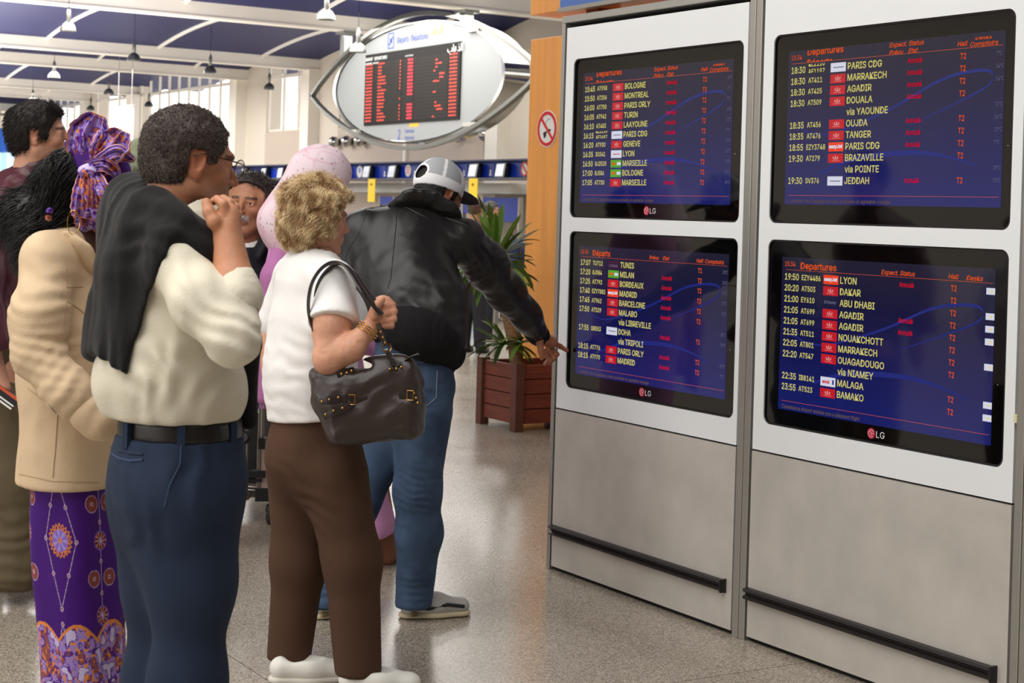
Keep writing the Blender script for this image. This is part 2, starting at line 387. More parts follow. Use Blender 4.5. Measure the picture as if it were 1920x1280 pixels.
def bb(nm, m, cells, d=.135):
    b = MB()
    for x0, z0, x1, z1 in cells: b.box((BX-d, DY0-x1*W_, z0), (BX-.13, DY0-x0*W_, z1))
    return b.build(nm, m, bd)
rows = 18; rh = (DZ1-.22-DZ0-.03)/rows
sl = []; lr = []; lp = []
r2 = random.Random(3)
def word(x, z, n, dst, h=.042, cw=.0105):
    for k in range(n):
        dst.append((x+k*cw, z, x+k*cw+cw*.72, z+h*(.75+.25*r2.random())))
for r in range(rows):
    z = DZ1-.25-r*rh
    sl.append((.01, z-.012, .105, z+.05)); sl.append((.115, z-.012, .41, z+.05)); sl.append((.425, z-.012, .53, z+.05)); sl.append((.545, z-.012, .88, z+.05)); sl.append((.895, z-.012, .985, z+.05))
    word(.014, z, 7, lr); word(.15, z, r2.randint(4, 9), lr)
    if r2.random() < .85: word(.39, z, 1, lr, cw=.014)
    if r not in (11, 12): word(.475, z, 5, lp, .05, .0115)
    if r2.random() < .7: word(.80 - .02*r2.randint(0, 3), z, r2.randint(2, 6), lr)
    word(.90, z, 7, lr)
for o_ in (bb('slot', slot, sl, .132), bb('red_letters', led, lr), bb('status_letters', ledp, lp)): o_['kind'] = 'stuff'
BT = dict(dd=text('DEPART   DEPARTURES', .13, -1), sub=text('HEURE/TIME   VOL/FLIGHT', .07, -1), st=text('STATUT/STATUS', .06, -1), ar=text('ﺏﺎﻫﺬﻟﺍ', .22, -1), dep=text('Départs-Departures', .26, -1, sx=.8), mg=text('ﺏﺎﻫﺬﻟﺍ', .22, -1), two=text('2', .42, -1, sx=.8), tm=text('Terminal', .15, -1), tm2=text('Terminal', .15, -1))

# ------------------------------------------------------------ the sign band with desk monitors
KX = 19.0
band = thing('sign_band', 'long blue fascia band over the check-in desks, monitors set in its bays', 'sign band', (KX, 45, 2.2))
MB().box((KX+.14, 22, 2.27), (KX+.35, 62, 2.66)).build('fascia', M_blue, band)
for y in (24, 29.3, 34.7, 40.6, 46.9, 53, 59): MB().box((KX+.30, y-.05, 2.35), (WX, y+.05, 2.45)).build('bracket', M_alu, band)
MB().box((KX-.06, 22, 2.65), (KX+.36, 62, 2.685)).build('top_edge', mat('band_top', (52, 54, 78), .5), band)
MB().box((KX-.06, 22, 2.225), (KX+.36, 62, 2.275)).build('bottom_edge', mat('band_bottom', (78, 78, 84), .4, metal=.4), band)
M_mon = mat('monitor_black', (24, 25, 30), .4); M_monS = mat('desk_screen', (170, 175, 182), .3, emit=(168, 172, 182), estr=.55); M_line = mat('screen_lines', (120, 125, 150), .4, emit=(120, 120, 150), estr=.4)
mon_y = [(24.6, 'a'), (26.2, 'b'), (27.7, 'c'), (29.2, 'd'), (31.35, 'monitor in the blue band nearest to the orange column'), (32.55, 'second monitor in the blue band from the orange column'), (33.8, 'monitor in the blue band right above the white cap'), (35.0, 'monitor in the blue band at the left of the white cap'), (36.55, 'monitor in the blue band left of the pinkish round sticker'), (37.95, 'monitor in the blue band right of the oval lamp sticker'), (39.4, 'monitor in the blue band touching the pink hijab'), (43.4, 'monitor in the blue band left of the pink hijab'), (44.6, 'monitor in the blue band above the moustached man'), (46.1, 'monitor in the blue band beside the spectacles')]
for y, lb in mon_y:
    if y < 31: continue
    t = thing('desk_monitor', lb, 'monitor', (KX, y, 2.28), group='monitors in the sign band')
    a = .35
    def mf(p, q, d, y=y): # tilted face
        return (KX - .02 - d + (q-2.43)*.18 - (p)*0.12, y - p, q)
    MB().prism([rrect(-.25, 2.29, .25, 2.60, .02)], mf, -.10, 0).build('housing', M_mon, t)
    MB().prism([rect(-.225, 2.315, .17, 2.58)], mf, 0, .006).build('screen', M_monS, t)
    b = MB()
    for q in range(3):
        for s_ in range(5): b.prism([rect(-.2+.07*s_, 2.35+.04*q, -.16+.07*s_, 2.365+.04*q)], mf, .006, .008)
    b.build('screen_text', M_line, t)['kind'] = 'stuff'
    # dark recess to the right of each monitor
for y0, w_ in ((31.35, .7), (32.55, .7), (33.8, .75), (35.0, .7), (36.55, .7), (37.95, .8), (39.4, .8), (43.4, .8), (44.6, .8), (46.1, .8)):
    MB().box((KX+.125, y0-w_, 2.30), (KX+.142, y0-.2, 2.60)).build('bay', mat('bay_blue', (20, 52, 170), .35), band)
def kf(a, b, d): return (KX+.14-d, a, b)
def sticker(y, z, r, lb, m):
    t = thing('round_sticker', lb, 'sticker', (KX+.03, y, z))
    MB().prism([circ(y, z, r, 24, r*1.0)], kf, 0, .02).build('disc', M_whitep, t)
    return t
t = sticker(30.55, 2.47, .17, 'small round no-smoking sticker on the blue band beside the orange column', None)
M_red = mat('sign_red', (214, 30, 38), .45)
MB().prism([circ(30.55, 2.47, .16), circ(30.55, 2.47, .125)[::-1]], kf, .02, .03).build('ring', M_red, t)
MB().prism([[(30.55+.11, 2.47+.085), (30.55+.085, 2.47+.11), (30.55-.11, 2.47-.085), (30.55-.085, 2.47-.11)]], kf, .02, .03).build('slash', M_red, t)
t = sticker(35.95, 2.47, .15, 'round white sticker with pink bars on the blue band above the leather jacket', None)
for q in range(3): MB().prism([rect(35.95-.09, 2.40+.06*q, 35.95+.09, 2.43+.06*q)], kf, .02, .026).build('bar', mat('pink_bar', (230, 120, 130), .5), t)
t = sticker(38.62, 2.46, .16, 'round white sticker with a blue shape on the band right of the pink hijab', None)
MB().prism([circ(38.62, 2.49, .07)], kf, .02, .026).build('lamp_shape', mat('pale_blue', (120, 160, 220), .5), t)
# small white numerals painted between bays
nums = MB()
for y in (32.0, 33.2, 34.4, 35.6, 37.2, 38.3): nums.box((KX+.12, y-.03, 2.38), (KX+.145, y+.03, 2.46)).box((KX+.12, y-.05, 2.33), (KX+.145, y+.05, 2.37))
nums.build('desk_number', M_whitep, band)['kind'] = 'stuff'
for y, lb in ((32.42, 'yellow hanging tag right of the white cap'), (37.52, 'yellow hanging tag between the curly hair and the leather jacket'), (44.28, 'yellow hanging tag right of the moustached man\'s ear'), (47.1, 'yellow hanging tag left of the moustached man')):
    t = thing('hanging_tag', lb, 'sign', (KX-.1, y, 2.2), group='yellow tags under the band')
    MB().box((KX-.078, y-.19, 1.68), (KX-.06, y+.19, 2.26)).build('card', M_yellow, t)
    MB().lathe([(.03, 0), (.03, .02)], (KX-.078, y, 2.12), 10, axis=(-1, 0, 0)).build('clip', mat('tag_clip', (150, 90, 20), .5), t)
# wall behind the desks: grey back wall, ledges, blue boards
def slab(nm, lb, cat, lo, hi, m, bev=0):
    b = MB(); b.box(lo, hi, bev); o = b.build(nm, m); o['label'] = lb; o['category'] = cat; return o
slab('air_duct', 'long grey ledge box below the blue band, left of the white cap', 'duct', (KX+.5, 35.3, 1.93), (WX-.02, 40.6, 2.17), mat('duct_grey', (196, 196, 192), .5), .02)
slab('air_duct', 'short grey ledge box below the blue band, behind the yellow tag right of the cap', 'duct', (KX+.5, 31.7, 1.93), (WX-.02, 34.1, 2.17), mat('duct_grey', (196, 196, 192), .5), .02)
def desk(y0, y1, lb):
    t = thing('check_in_desk', lb, 'desk', (KX-.2, (y0+y1)/2, 0), group='check-in desks')
    MB().box((KX-.6, y0, 0), (KX, y1, 1.0)).build('front', mat('desk_grey', (176, 176, 178), .5), t)
    MB().box((KX-.68, y0-.03, 1.0), (KX+.05, y1+.03, 1.06)).build('counter_top', M_whitep, t)
desk(31.4, 34.6, 'grey check-in desk behind the palm leaves'); desk(35.4, 38.8, 'grey check-in desk hidden behind the leather jacket'); desk(43, 46, 'grey check-in desk behind the moustached man')
def bluep(u0, v0, u1, v1, X, lb):
    a = on(u0, v0, 0, X); b = on(u1, v1, 0, X)
    t = thing('partition', lb, 'partition', (X, (a[1]+b[1])/2, 0), group='blue partitions by the desks')
    MB().box((X, a[1], b[2]), (X+.08, b[1], a[2]), .01).build('panel', mat('partition_blue', (44, 66, 168), .55, bump=.004, bscale=2, stretch=(1, 30, .3)), t)
    for y in (a[1], b[1]): MB().box((X-.01, y-.03, 0), (X+.09, y+.03, a[2]+.01)).build('post', M_alu, t)
bluep(905, 370, 972, 417, 19.6, 'blue ribbed partition behind the palm top'); bluep(868, 366, 886, 400, 19.6, 'small blue partition between the cap peak and the palm'); bluep(712, 368, 738, 384, 19.6, 'blue partition edge above the leather collar'); bluep(488, 375, 506, 412, 17.9, 'blue partition right of the moustached man')

# ------------------------------------------------------------ orange portal behind the kiosk
OX = 6.6
po = thing('veneer_portal', 'orange wood-veneer column and header with a blue fascia behind the display cabinets', 'portal', (OX, 8, 0))
MB().box((OX, 8.9, 0), (OX+.5, 10.51, 2.79), .004).build('column', M_orange, po)
MB().box((OX, 10.09, 2.975), (OX+.62, 10.53, 5.2), .004).build('header_end', M_orange, po)
MB().box((OX+.02, 2.0, 2.975), (OX+.62, 10.09, 5.2)).build('header', M_orange, po)
MB().box((OX-.03, 2.0, 2.985), (OX+.02, 10.08, 4.6)).build('fascia', mat('fascia_blue', (84, 122, 200), .4), po)
MB().box((OX-.05, 2.0, 2.955), (OX+.03, 10.08, 2.985)).build('fascia_trim', M_alu, po)
MB().box((OX+.1, 9.78, 2.5), (OX+.3, 9.93, 2.975)).build('bracket', mat('bracket_brown', (120, 62, 28), .5), po)
MB().box((OX+.55, 10.3, 2.3), (OX+.62, 10.42, 2.975)).build('bracket', M_alu, po)
t = thing('no_smoking_sign', 'round white no-smoking sign with red ring on the orange column', 'sign', (OX, 10.25, 2.1))
def of(a, b, d): return (OX - d, a, b)
sy_, sz_ = 10.245, 2.115
MB().prism([circ(sy_, sz_, .182, 40, .1)], of, 0, .004) if 0 else None
R1, R2 = .128, .104
MB().prism([circ(sy_, sz_, .136, 40)], of, 0, .004).build('plate', M_whitep, t)
MB().prism([circ(sy_, sz_, R1, 40), circ(sy_, sz_, R2, 40)[::-1]], of, .004, .007).build('ring', M_red, t)
MB().prism([[(sy_+.085, sz_+.07), (sy_+.07, sz_+.085), (sy_-.085, sz_-.07), (sy_-.07, sz_-.085)]], of, .005, .008).build('slash', M_red, t)
MB().prism([[(sy_+.05, sz_-.03), (sy_+.035, sz_-.07), (sy_+.015, sz_-.06), (sy_+.0, sz_-.015), (sy_+.02, sz_-.02)]], of, .004, .006).prism([rect(sy_-.05, sz_-.018, sy_+.0, sz_-.004)], of, .004, .006).build('cigarette', M_gap, t)
b = MB()
for q in range(10):
    a0 = -.3+q*.22; a1 = a0+.2; b.prism([[(sy_-.03+.05*math.cos(a0), sz_+.03+.045*math.sin(a0)), (sy_-.03+.05*math.cos(a1), sz_+.03+.045*math.sin(a1)), (sy_-.03+.046*math.cos(a1), sz_+.03+.041*math.sin(a1)), (sy_-.03+.046*math.cos(a0), sz_+.03+.041*math.sin(a0))]], of, .004, .0055)
b.build('smoke_line', mat('smoke_grey', (150, 150, 155), .5), t)
# ============================================================ the display cabinets (front plane X = PX)
PX = 3.80
def pf(a, b, d): return (PX - d, a, b)
scr_holes = {0: [(5.712, 4.616, 1.4735, 2.1285), (5.705, 4.616, .770, 1.4165)], 1: [(4.452, 3.372, 1.476, 2.131), (4.451, 3.372, .775, 1.4185)]}
def cabinet(yl, yr, holes, lb, idx):
    """door, kick plate and bumper between posts; yl > yr"""
    t = thing('display_cabinet', lb, 'cabinet', (PX, (yl+yr)/2, 0))
    MB().box((PX+.08, yr, .02), (PX+.55, yl, 2.29)).build('body', M_gap, t)
    dl, dr = yl-.008, yr+.008
    loops = [rect(dr, .679, dl, 2.262)] + [rrect(b, c, a, d, .03)[::-1] for a, b, c, d in holes]
    MB().prism(loops, pf, -.02, 0).build('door_panel', M_panel, t)
    if holes:
        for a, b, c, d in holes:
            g = .004
            MB().prism([rrect(b+g*.2, c+g*.2, a-g*.2, d-g*.2, .03), rrect(b+.008, c+.006, a-.003, d-.006, .026)[::-1]], pf, -.03, -.004).build('opening_liner', M_gap, t)
    MB().prism([rect(dr, .018, dl, .672)], pf, -.02, .001).build('kick_plate', M_steel, t)
    bl, br = yl-.012 if idx == 0 else yl-.006, yr+.05 if idx == 0 else yr+.055
    b = MB(); prof = [(0, .150), (.020, .152), (.024, .160), (.010, .168), (.010, .172), (.024, .180), (.020, .189), (0, .191)]
    V = [(PX-.001-d, bl, z) for d, z in prof] + [(PX-.001-d, br, z) for d, z in prof]; n = len(prof)
    b.add(V, [(i, (i+1) % n, n+(i+1) % n, n+i) for i in range(n)] + [tuple(range(n)), tuple(range(n, 2*n))[::-1]])
    b.build('bumper_rail', M_black, t)
    for y in ((br,) if idx == 0 else (br,)):
        MB().add([(PX-.001, y+.002, .147), (PX-.024, y+.002, .150), (PX-.024, y+.002, .190), (PX-.001, y+.002, .194), (PX-.001, y-.012, .145), (PX-.028, y-.008, .147), (PX-.028, y-.008, .193), (PX-.001, y-.012, .196)], [(0,1,2,3),(4,7,6,5),(0,4,5,1),(1,5,6,2),(2,6,7,3),(3,7,4,0)]).build('end_cap', M_black, t)
    MB().box((PX+.02, yr, 0), (PX+.5, yl, .02)).build('plinth', M_gap, t)
    return t
c1 = cabinet(5.776, 4.585, scr_holes[0], 'left steel and grey display cabinet holding two flight monitors', 0)
c2 = cabinet(4.512, 3.325, scr_holes[1], 'right steel and grey display cabinet holding two flight monitors', 1)
c3 = cabinet(3.252, 2.05, [], 'grey display cabinet cut off by the right edge of the photo', 1)
def post(y0, y1, par, nm='post'): MB().box((PX-.004, y0, 0), (PX+.55, y1, 2.30), .002).build(nm, M_alu, par)
post(5.779, 5.803, c1); post(4.5505, 4.583, c1); post(4.5145, 4.5475, c2); post(3.292, 3.322, c2); post(3.256, 3.289, c3); post(2.02, 2.047, c3)
for c_, a, b in ((c1, 4.583, 5.803), (c2, 3.322, 4.5145), (c3, 2.02, 3.256)):
    MB().box((PX-.006, a, 2.283), (PX+.55, b, 2.312), .002).build('top_rail', M_alu, c_)
MB().box((PX-.008, 3.318, .915), (PX+.01, 3.330, .94), .001).build('latch', mat('latch_ivory', (214, 210, 170), .5), c2)

# ------------------------------------------------------------ flight monitors
def grad_screen():
    m = bpy.data.materials.new('lcd_blue'); m.use_nodes = True; nt = m.node_tree; L = nt.links; b = nt.nodes['Principled BSDF']
    b.inputs['Base Color'].default_value = (.006, .006, .012, 1); b.inputs['Roughness'].default_value = .06; b.inputs['Specular IOR Level'].default_value = .55
    tc = nt.nodes.new('ShaderNodeTexCoord'); sp = nt.nodes.new('ShaderNodeSeparateXYZ'); L.new(tc.outputs['Generated'], sp.inputs[0])
    r = nt.nodes.new('ShaderNodeValToRGB'); e = r.color_ramp
    e.elements[0].position = 0; e.elements[0].color = (*lin((22, 34, 130)), 1); e.elements[1].position = 1; e.elements[1].color = (*lin((40, 37, 60)), 1)  # emission ramp: wallpaper blue, with the ceiling's reflection painted in as a greyer top
    x = e.elements.new(.35); x.color = (*lin((18, 24, 104)), 1); x = e.elements.new(.7); x.color = (*lin((24, 24, 72)), 1)
    L.new(sp.outputs[2], r.inputs[0]); L.new(r.outputs[0], b.inputs['Emission Color']); b.inputs['Emission Strength'].default_value = .5
    return m
M_lcd = grad_screen()
def em(nm, c, s): return mat(nm, (3, 3, 3), .3, emit=c, estr=s)
E_yel = em('lcd_yellow', (236, 226, 128), .68); E_ora = em('lcd_orange', (250, 96, 34), .7); E_red = em('lcd_red', (225, 22, 40), .75); E_whi = em('lcd_white', (205, 205, 235), .7)
E_swo = em('lcd_swoosh', (30, 50, 170), .42); E_lred = em('lcd_logo_red', (205, 20, 36), .8); E_lora = em('lcd_logo_orange', (240, 60, 20), .9); E_lwhi = em('lcd_logo_white', (225, 228, 245), .8); E_lgre = em('lcd_logo_green', (90, 175, 40), .75); E_lpur = em('lcd_logo_purple', (70, 14, 60), .6); E_gre = em('lcd_grey', (120, 120, 150), .6); E_ddk = em('lcd_dim', (140, 110, 70), .55); E_tred = em('lcd_text_red', (235, 150, 150), .8)
AN = 'Annulé'
DATA = {
 'TR': dict(act=(4.382, 3.416, 2.07, 1.542), out=(4.452, 3.372, 2.131, 1.476), head='fr2', foot="L'Aéroport de Casablanca vous souhaite un agréable voyage", lg=0, rows=[
   ('18:30', 'AF1197', 'w', 'PARIS CDG', AN, 'T2', '7°C'), ('18:30', 'AT411', 'r', 'MARRAKECH', AN, 'T2', '24°C'), ('18:30', 'AT425', 'r', 'AGADIR', AN, 'T2', '24°C'), ('18:30', 'AT509', 'r', 'DOUALA', AN, 'T2', ''), ('', '', '', 'via YAOUNDE', '', '', '31°C'),
   ('18:35', 'AT456', 'r', 'OUJDA', AN, 'T2', '24°C'), ('18:35', 'AT476', 'r', 'TANGER', AN, 'T2', '20°C'), ('18:55', 'EZY3748', 'e', 'PARIS CDG', AN, 'T2', '7°C'), ('19:30', 'AT279', 'r', 'BRAZAVILLE', '', 'T2', ''), ('', '', '', 'via POINTE', '', '', '28°C'), ('', '', '', '', '', '', ''), ]),
 'BR': dict(act=(4.384, 3.428, 1.36, .834), out=(4.451, 3.372, 1.4185, .775), head='en', foot='Casablanca Airport wishes you a pleasant flight', lg=1, rows=[
   ('19:50', 'EZY4486', 'e', 'LYON', AN, 'T2', 'b'), ('20:20', 'AT503', 'r', 'DAKAR', '', 'T2', ''), ('21:00', 'EY610', 'k', 'ABU DHABI', '', 'T2', 'b'), ('21:05', 'AT699', 'r', 'AGADIR', AN, 'T2', 'b'), ('21:05', 'AT699', 'r', 'AGADIR', AN, 'T2', 'b'), ('21:35', 'AT511', 'r', 'NOUAKCHOTT', '', 'T2', ''),
   ('22:05', 'AT801', 'r', 'MARRAKECH', '', 'T2', 'b'), ('22:20', 'AT547', 'r', 'OUAGADOUGO', '', 'T2', ''), ('', '', '', 'via NIAMEY', '', '', ''), ('22:35', 'IB8141', 'a', 'MALAGA', '', 'T2', 'b'), ('23:55', 'AT523', 'r', 'BAMAKO', '', 'T2', 'b')]),
 'TL': dict(act=(5.655, 4.682, 2.067, 1.536), out=(5.712, 4.622, 2.1285, 1.4735), head='fr2', foot="L'Aéroport de Casablanca vous souhaite un agréable voyage", lg=1, rows=[
   ('15:45', 'AT958', 'r', 'BOLOGNE', AN, 'T2', '19°C'), ('15:50', 'AT206', 'r', 'MONTREAL', AN, 'T3', '1°C'), ('16:00', 'AT750', 'r', 'PARIS ORLY', AN, 'T2', '7°C'), ('16:05', 'AT942', 'r', 'TURIN', AN, 'T2', '18°C'), ('16:10', 'AT483', 'r', 'LAAYOUNE', AN, 'T2', '21°C'), ('16:15', 'AF2497', 'w', 'PARIS CDG', AN, 'T2', '7°C'),
   ('16:20', 'AT930', 'r', 'GENEVE', AN, 'T2', '13°C'), ('16:35', '3O341', 'l', 'LYON', AN, 'T2', '16°C'), ('16:50', '8J2520', 'g', 'MARSEILLE', AN, 'T2', '20°C'), ('17:00', '8J586', 'g', 'BOLOGNE', AN, 'T2', '19°C'), ('17:05', 'AT730', 'r', 'MARSEILLE', AN, 'T2', '20°C')]),
 'BL': dict(act=(5.649, 4.678, 1.358, .832), out=(5.705, 4.622, 1.4165, .770), head='fr1', foot="L'Aéroport de Casablanca vous souhaite un agréable voyage", lg=1, rows=[
   ('17:07', 'TU712', 't', 'TUNIS', '', 'T1', '25°C'), ('17:20', '8J584', 'g', 'MILAN', AN, 'T2', '14°C'), ('17:25', 'AT792', 'r', 'BORDEAUX', AN, 'T2', '17°C'), ('17:40', 'EZY7882', 'e', 'MADRID', AN, 'T2', '19°C'), ('17:45', 'AT962', 'r', 'BARCELONE', AN, 'T2', '21°C'), ('17:50', 'AT539', 'r', 'MALABO', AN, 'T2', ''), ('', '', '', 'via LIBREVILLE', '', '', '30°C'),
   ('17:55', 'QR553', 'q', 'DOHA', AN, 'T1', '30°C'), ('', '', '', 'via TRIPOLI', '', '', ''), ('18:15', 'AT776', 'r', 'PARIS ORLY', AN, 'T2', '20°C'), ('18:15', 'AT970', 'r', 'MADRID', AN, 'T2', '7°C')])}
# the last two rows of the upper right screen
DATA['TR']['rows'] = DATA['TR']['rows'][:8] + [('19:30', 'AT279', 'r', 'BRAZAVILLE', '', 'T2', ''), ('', '', '', 'via POINTE', '', '', '28°C'), ('', '', '', '', '', '', '')]
DATA['TR']['rows'] = DATA['TR']['rows'][:10] + [('19:30', 'SV376', 's', 'JEDDAH', AN, 'T2', '35°C')]
REF = dict(H=text('H', 1, .012), name=text('MARRAKECH', 1, .012), time=text('18:30', 1, .012), fl=text('AT411', 1, .012), an=text('Annulé', 1, .012), t2=text('T2', 1, .012), dep=text('Departures', 1, .012), comp=text('Comptoirs', 1, .012, .25), foot=text('Casablanca Airport wishes you a pleasant flight', 1, .0), hall=text('Hall', 1, .01, .25), deg=text('24°C', 1, .0))
jobs = []   # (screen, text id, class, x fraction, y fraction centre, colour key, clip)
def job(s, txt, cls, x, y, key, clip=None, bold=.004, shear=0): jobs.append((s, text(txt, 1, bold, shear), cls, x, y, key, clip))
for s, D in DATA.items():
    for k, r in enumerate(D['rows']):
        y = .126 + k*.0719
        tm, fl, lg, nm, st, ha, dg = r
        if tm: job(s, tm, 'time', .018, y, 'yellow')
        if fl:
            if lg == 'w':
                job(s, 'KL2110', 'fl', .108, y-.034, 'yellow', (None, 'low')); job(s, fl, 'fl', .108, y+.016, 'yellow', ('top', None))
            else: job(s, fl, 'fl', .108, y, 'yellow')
        if nm: job(s, nm, 'name', .306, y, 'yellow')
        if st: job(s, st, 'an', .588, y, 'red')
        if ha: job(s, ha, 't2', .817, y, 'orange')
        if dg and dg != 'b': job(s, dg, 'deg', .966, y, 'grey', None, 0)
    job(s, '15:34', 'clock', .016, .043, 'orange', None, 0)
    if D['head'] == 'fr2':
        job(s, 'Departures', 'dep', .10, .014, 'orange', ('dtop', None)); job(s, 'Départs', 'dep', .10, .084, 'orange', ('dlow', None))
        job(s, 'Expect. Status', 'hall', .503, .022, 'orange', None, .002, .25); job(s, 'Prévu', 'hall', .503, .068, 'orange', None, .002, .25); job(s, 'Etat', 'hall', .590, .066, 'orange', None, .002, .25)
        job(s, 'Hall', 'hall', .803, .054, 'orange', None, .002, .25); job(s, 'Comptoirs', 'comp', .857, .064, 'orange', None, .002, .25); job(s, 'Desks', 'comp', .877, .026, 'orange', ('clipd', None), .002, .25)
    elif D['head'] == 'fr1':
        job(s, 'Départs', 'dep', .105, .048, 'orange'); job(s, 'Prévu', 'hall', .503, .056, 'orange', None, .002, .25); job(s, 'Etat', 'hall', .592, .055, 'orange', None, .002, .25)
        job(s, 'Hall', 'hall', .805, .057, 'orange', None, .002, .25); job(s, 'Comptoirs', 'comp', .858, .058, 'orange', None, .002, .25)
    else:
        job(s, 'Departures', 'dep', .10, .05, 'orange'); job(s, 'Expect.', 'hall', .503, .058, 'orange', None, .002, .25); job(s, 'Status', 'hall', .590, .058, 'orange', None, .002, .25)
        job(s, 'Hall', 'hall', .805, .058, 'orange', None, .002, .25); job(s, 'Desks', 'comp', .881, .06, 'orange', None, .002, .25)
    job(s, D['foot'], 'foot', .022, .976, 'dim', None, 0)
LOGO_T = dict(easy=text('easyJet', 1, .03), lg=text('LG', 1, -1), tun=text('TUNISAIR', 1, .02), eti=text('ETIHAD', 1, .02), anul=text('anul', 1, .03), jet=text('jet4', 1, .03), af=text('air', 1, .02), ai=text('ain', 1, .0), usd=text('USD', 1, .01))
SIGN_I = text('air', 1, -1)
flush_text()
SIGN = TXT[SIGN_I][2]
def TG(i): return TXT[i][2]
H0 = TG(REF['H'])[0]; CAP = H0[:, 1].max()
def wid(i): V = TG(i)[0]; return V[:, 0].max() - V[:, 0].min()
CLS = {  # cap height (m), x scale per unit size
 'name': (.0225, .188*.966/wid(REF['name'])), 'time': (.0222, .074*.966/wid(REF['time'])), 'fl': (.0178, .072*.966/wid(REF['fl'])),
 'an': (.0160, .067*.966/wid(REF['an'])), 't2': (.0180, .025*.966/wid(REF['t2'])), 'dep': (.0225, .184*.966/wid(REF['dep'])),
 'comp': (.0145, .115*.966/wid(REF['comp'])), 'hall': (.0150, .044*.966/wid(REF['hall'])), 'deg': (.0125, .030*.966/wid(REF['deg'])), 'clock': (.0165, .056*.966/wid(REF['time'])),
 'foot': (.0125, .394*.966/wid(REF['foot']))}
EM = dict(yellow=E_yel, orange=E_ora, red=E_red, grey=E_gre, dim=E_ddk)
NM = dict(yellow='flight_text', orange='heading_text', red='status_text', grey='temperature_text', dim='footer_text')
LB = dict(TR='upper right flight monitor listing PARIS CDG, MARRAKECH and AGADIR', BR='lower right flight monitor headed Departures in English, first row LYON', TL='upper left flight monitor listing BOLOGNE and MONTREAL', BL='lower left flight monitor headed Départs, pointed at by the leather-jacket man')
SX = PX + .012     # glass plane, slightly recessed
